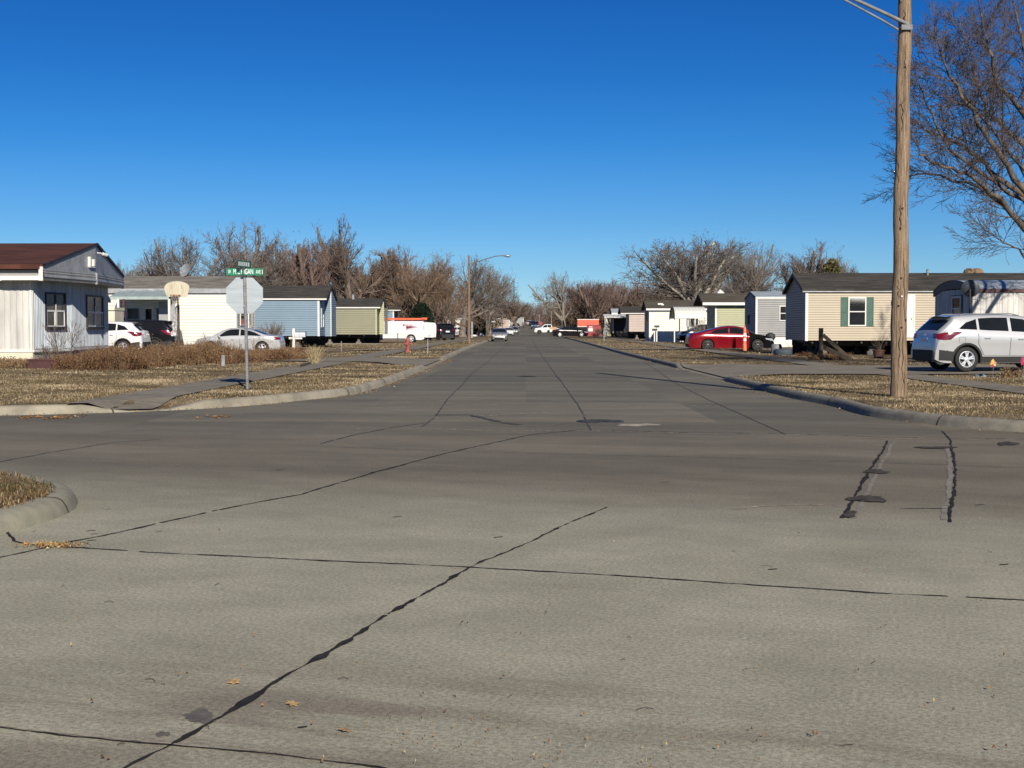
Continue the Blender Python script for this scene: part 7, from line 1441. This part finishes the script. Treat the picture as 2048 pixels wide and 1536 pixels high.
# flower pot, pinwheel flowers, low timber edging
X, Y = WX(1758, 60), 60.0; g = H(X, Y); t = thing('flower_pot', 'brown barrel planter with dead stems below the cream home', 'planter', (X, Y, g)); mb = MB(); mb.lathe([(.20, 0), (.26, .32), (.28, .33), (.28, .38), (.24, .38), (.22, .34), (0, .34)], (X, Y, g), n=16); mb.build('pot', mat('brown_pot', (.10, .05, .035), .8, var=.2), t); mb = MB(); r_ = random.Random(2); [mb.tube([(X + r_.uniform(-.1, .1), Y, g + .33), (X + r_.uniform(-.35, .35), Y + r_.uniform(-.2, .2), g + r_.uniform(.6, 1.0))], .006, 3) for _ in range(22)]; mb.build('dead_stems', B_brown, t)
M_yel = mat('yellow_plastic', (.75, .45, .08), .5, var=.1); M_pink = mat('pink_plastic', (.38, .04, .10), .5, var=.1)
for k, (px_, py_, y_) in enumerate(((1986, 727, 34.6), (2046, 722, 34.2))):
    X, Z = WZ(px_, py_, y_); g = H(X, y_); t = thing('pinwheel', ['yellow and pink pinwheel flower in the grass in front of the silver car', 'pink pinwheel flower cut by the right border of the photo'][k], 'garden ornament', (X, y_, g))
    mb = MB(); mb.tube([(X, y_, g), (X + .02, y_ + .02, Z)], .007, 5); mb.build('stem', M_galv, t)
    for j in range(5):
        a = j * 1.257 + .4; mb = MB(); u = Vector((math.cos(a), 0, math.sin(a))); v = Vector((-math.sin(a), .35, math.cos(a))); c = Vector((X, y_ - .03, Z)); L_ = .085 + .04 * (j % 2)
        mb.add([c, c + u * L_ * .5 + v * .055, c + u * L_, c + u * L_ * .55 - v * .03, c + Vector((0, .01, 0)) + u * L_ * .5], [(0, 1, 2, 3), (0, 3, 4), (0, 4, 1)]); mb.build('petal', (M_yel if (j % 3) and k == 0 else M_pink), t)
X, Y = WX(1961, 35.2), 35.2; t = thing('garden_stone', 'flat bluish grey stone in the grass beside the rear wheel of the silver car', 'stone', (X, Y, H(X, Y))); mb = MB(); mb.lathe([(.17, -.03), (.16, .04), (.09, .07), (0, .075)], (X, Y, H(X, Y)), n=9); mb.build('stone', mat('blue_grey_stone', (.16, .20, .21), .8, var=.3, scale=9), t)
X, Y = WX(2042, 34.9), 34.9; mb = MB(); mb.lathe([(.09, -.02), (.085, .04), (.04, .06), (0, .06)], (X, Y, H(X, Y)), n=8); tag(mb.build('garden_stone', M_trim, None), 'small white stone in the grass at the right border', 'stone')
X, Y = WX(84, 40.2), 40.2; g = H(X, Y); t = thing('planter_box', 'low dark maroon timber planter box against the nearest left home', 'planter', (X, Y, g)); mb = MB(); x0_, x1_ = WX(56, Y), WX(118, Y); mb.box(x0_, Y, g - .02, x1_, Y + .10, g + .24); mb.box(x0_, Y + .10, g - .02, x0_ + .1, Y + 1.2, g + .24); mb.box(x1_ - .1, Y + .10, g - .02, x1_, Y + 1.2, g + .24); mb.box(x0_ - .04, Y - .03, g + .24, x1_ + .04, Y + .14, g + .29); mb.build('boards', M_maroon, t)
mb = MB(); mb.box(x0_ + .1, Y + .1, g, x1_ - .1, Y + 1.2, g + .18); mb.build('soil', M_dark, t)
p0 = G(598, 735, .17); p1 = G(620, 728, .17); mb = MB(); a = Vector((*p0, .19)); b = Vector((*p1, .19)); d = (b - a).normalized(); s_ = d.cross(UPV); mb.fbox(a, d, s_, UPV, -.1, (b - a).length, -.05, .05, -.03, .05); tag(mb.build('edging_timber', M_oldwood, None), 'dark edging timber on the ground at the right end of the flower bed', 'timber')
# boxes, tyres and lumber under raised homes
for k, (px_, y_, w_, h_, m_, l_) in enumerate([(1553, 69, .28, .5, mat('drum_grey', (.16, .17, .18), .6), 'grey propane like drum at the left corner of the cream home'), (1566, 64.5, .45, .30, mat('grey_blue_plastic', (.05, .07, .09), .6), 'low grey blue plastic tub left of the cream home')]):
    X = WX(px_, y_); g = H(X, y_); mb = MB(); mb.lathe([(w_ * .9, 0), (w_, h_ * .2), (w_, h_ * .8), (w_ * .8, h_), (0, h_)], (X, y_, g), n=14); tag(mb.build('drum', m_, None, smooth=40), l_, 'container')
for k, px_ in enumerate((1556, 1642 - 6)):
    pass
# mailbox pair beside the grey home
X, Y = WX(1541, 82), 82.0; g = H(X, Y); t = thing('patio_grill', 'dark kettle grill between the dark red sedan and the grey home', 'grill', (X, Y, g)); mb = MB(); mb.lathe([(0, .55), (.2, .58), (.3, .75), (.28, .95), (.1, 1.05), (0, 1.05)], (X, Y, g), n=14); mb.build('bowl', M_steel, t, smooth=50)
for a in (0, 2.1, 4.2): mb = MB(); mb.tube([(X + .1 * math.cos(a), Y + .1 * math.sin(a), g + .6), (X + .3 * math.cos(a), Y + .3 * math.sin(a), g)], .015, 5); mb.build('leg', M_steel, t)

# ------------------------------------------------------------------ dry flower bed and shrubs
M_bed = ramp_island('dry_plants', [(.035, .018, .012), (.10, .042, .022), (.16, .075, .035), (.20, .12, .055), (.10, .05, .03), (.24, .17, .09)]); M_stem = ramp_island('dry_stems', [(.09, .05, .03), (.16, .10, .06), (.26, .19, .11)])
def dry_bed(name, clumps, per, seed, m=M_bed, leaf=.028, label=None, cat=None, parent=None):
    g_ = np.random.default_rng(seed); seg = []; LV = []
    for (x, y, z, r, h) in clumps:
        for k in range(per):
            a = g_.uniform(0, 6.283); rr = r * math.sqrt(g_.random()) * .6; bx, by = x + rr * math.cos(a), y + rr * math.sin(a); hh = h * g_.uniform(.35, 1.05) * (1 - .4 * rr / r); lx, ly = g_.normal(0, .16) * hh + math.cos(a) * rr * .5, g_.normal(0, .16) * hh
            p0 = (bx, by, z - .05); p1 = (bx + lx * .4, by + ly * .4, z + hh * .55); p2 = (bx + lx, by + ly, z + hh); seg.append((p0, p1, .005, .004)); seg.append((p1, p2, .004, .002))
            nl = 9
            for j in range(nl):
                q = g_.uniform(.12, 1.0); px_ = bx + lx * q + g_.normal(0, .05); py_ = by + ly * q + g_.normal(0, .05); LV.append((px_, py_, z + hh * q + g_.normal(0, .03)))
    o1 = segs_mesh('stems', seg, M_stem, parent, 3, tuple(root_loc(parent)) if parent else None)
    p = np.array(LV); n = len(p); a = g_.normal(size=(n, 3)); a /= np.linalg.norm(a, axis=1, keepdims=True); b = np.cross(a, g_.normal(size=(n, 3))); b /= np.linalg.norm(b, axis=1, keepdims=True); s = leaf * g_.uniform(.4, 1.4, (n, 1))
    V = np.stack([p - a * s, p - b * s * .45, p + a * s, p + b * s * .45], 1).reshape(-1, 3); i = np.arange(n) * 4
    o2 = np_mesh('leaves', V, np.stack([i, i + 1, i + 2, i + 3], 1), m, parent, tuple(root_loc(parent)) if parent else None)
    if parent is None: o1.name = 'dry_stems'; o2.name = 'dry_plants'; tag(o1, kind='stuff'); tag(o2, kind='stuff')
rnd = random.Random(17); cl = []
edge = [(-40, 741), (60, 741), (130, 742), (200, 742), (270, 741), (310, 736), (350, 733), (420, 729), (480, 727), (540, 722), (600, 718), (622, 715)]
def ez(px): return interp(edge, px)
for k in range(260):
    px = rnd.uniform(115, 612); back = rnd.random() ** 1.2; x, y = G(px, ez(px), .17); x *= (1 + back * .12); y *= (1 + back * .12); hmax = interp([(100, .40), (170, .62), (230, .80), (300, .72), (350, .80), (420, .95), (450, .80), (500, .55), (560, .62), (605, .55)], px)
    cl.append((x, y, H(x, y), rnd.uniform(.25, .45), hmax * rnd.uniform(.65, 1.08)))
dry_bed('dry', cl, 62, 5)
cl = []
for k in range(34):
    px = rnd.uniform(150, 600); x, y = G(px, ez(px), .17); q_ = rnd.uniform(1.0, 1.1); cl.append((x * q_, y * q_, H(x, y), .12, rnd.uniform(.7, 1.25)))
dry_bed('dry', cl, 9, 55, leaf=.02)
cl = []
for k in range(40):
    px = rnd.uniform(-60, 120); x, y = G(px, 738, .17); cl.append((x, y + rnd.uniform(0, 2.2), H(x, y), .3, rnd.uniform(.14, .38)))
dry_bed('dry', cl, 40, 6)
cl = [(WX(px, 62), 62, H(WX(px, 62), 62), .3, rnd.uniform(.15, .35)) for px in range(1600, 1700, 7)] + [(WX(px, 53.2), 53.2, H(WX(px, 53), 53), .25, rnd.uniform(.15, .4)) for px in range(1620, 1690, 9)] + [(WX(px, 35), 34.6, H(WX(px, 35), 35), .12, .35) for px in (2003, 2008, 2030)]
dry_bed('dry', cl, 20, 8)
def stem_shrub(label, px, y, h, r, n, seed, name='bare_shrub', m=B_grey, lev=3, rmin=.004, cat='shrub', **kw):
    X = WX(px, y); g = H(X, y); t = thing(name, label, cat, (X, y, g)); r_ = random.Random(seed); out = ([], [])
    cfg = dict(levels=lev, n=[0, 4, 4, 3, 3], lo=[.3], ang=[(15, 35), (18, 40), (20, 45)], ratio=[.5, .55, .6], up=[.2, .4, .3, .2], wig=.10, rmin=rmin, crown_from=0); cfg.update(kw)
    for k in range(n):
        a = r_.uniform(0, 6.28); ln = r_.uniform(.1, .75) * r / h; branch(r_, out, Vector((X + math.cos(a) * .08, y + math.sin(a) * .08, g - .03)), Vector((math.cos(a) * ln, math.sin(a) * ln, 1)).normalized(), h * r_.uniform(.5, .75), .012, 1, cfg)
    segs_mesh('twigs', out[1], m, t, 3, (X, y, g)); return t
stem_shrub('bare grey shrub with fine twigs in front of the blue home', 548, 86, 2.1, 1.5, 30, 3, rmin=.006, m=B_grey)
stem_shrub('brown twiggy shrub at the left corner of the blue home', 522, 88, 2.0, .6, 16, 4, rmin=.007, m=B_willow)
stem_shrub('thin leafless sapling in front of the ribbed end wall on the left', 128, 41.5, 1.7, .8, 9, 5, m=B_brown)
stem_shrub('short leafless bush left of the thin sapling', 97, 41.3, .95, .7, 10, 6, m=B_brown)
stem_shrub('wispy dead plant at the corner below the second window', 190, 42, 1.0, .5, 8, 7, m=B_brown)
stem_shrub('leafless red brown shrub in front of the silver sedan', 425, 57, 1.25, .7, 14, 8, m=B_red)
stem_shrub('small pale leafless tree in front of the green home', 1397, 100, 2.6, 1.2, 9, 9, m=B_pale, rmin=.007)
stem_shrub('tiny reddish shrub beside the red dumpster', 1197, 184, 1.6, 1.0, 12, 10, m=B_red, rmin=.012)
stem_shrub('thin leafless sapling behind the van doors', 1050, 300, 2.5, 1.5, 8, 11, m=B_brown, rmin=.014)
# straw coloured ornamental grass at the bed's right end
X, Y = G(628, 727, .17); g = H(X, Y); t = thing('ornamental_grass', 'straw coloured dry grass tuft at the right end of the flower bed', 'plant', (X, Y, g)); r_ = random.Random(6); seg = []
for k in range(170):
    a = r_.uniform(0, 6.28); ln = r_.uniform(.05, .42); h_ = r_.uniform(.15, .72); b0 = Vector((X + r_.gauss(0, .07), Y + r_.gauss(0, .07), g)); seg.append((tuple(b0), tuple(b0 + Vector((math.cos(a) * ln * .4, math.sin(a) * ln * .4, h_ * .6))), .006, .005)); seg.append((seg[-1][1], tuple(b0 + Vector((math.cos(a) * ln, math.sin(a) * ln, h_))), .005, .002))
segs_mesh('straw', seg, ramp_island('straw', [(.22, .16, .08), (.42, .33, .19), (.50, .42, .27)]), t, 3, (X, Y, g))
print('OBJECTS', len(bpy.data.objects))
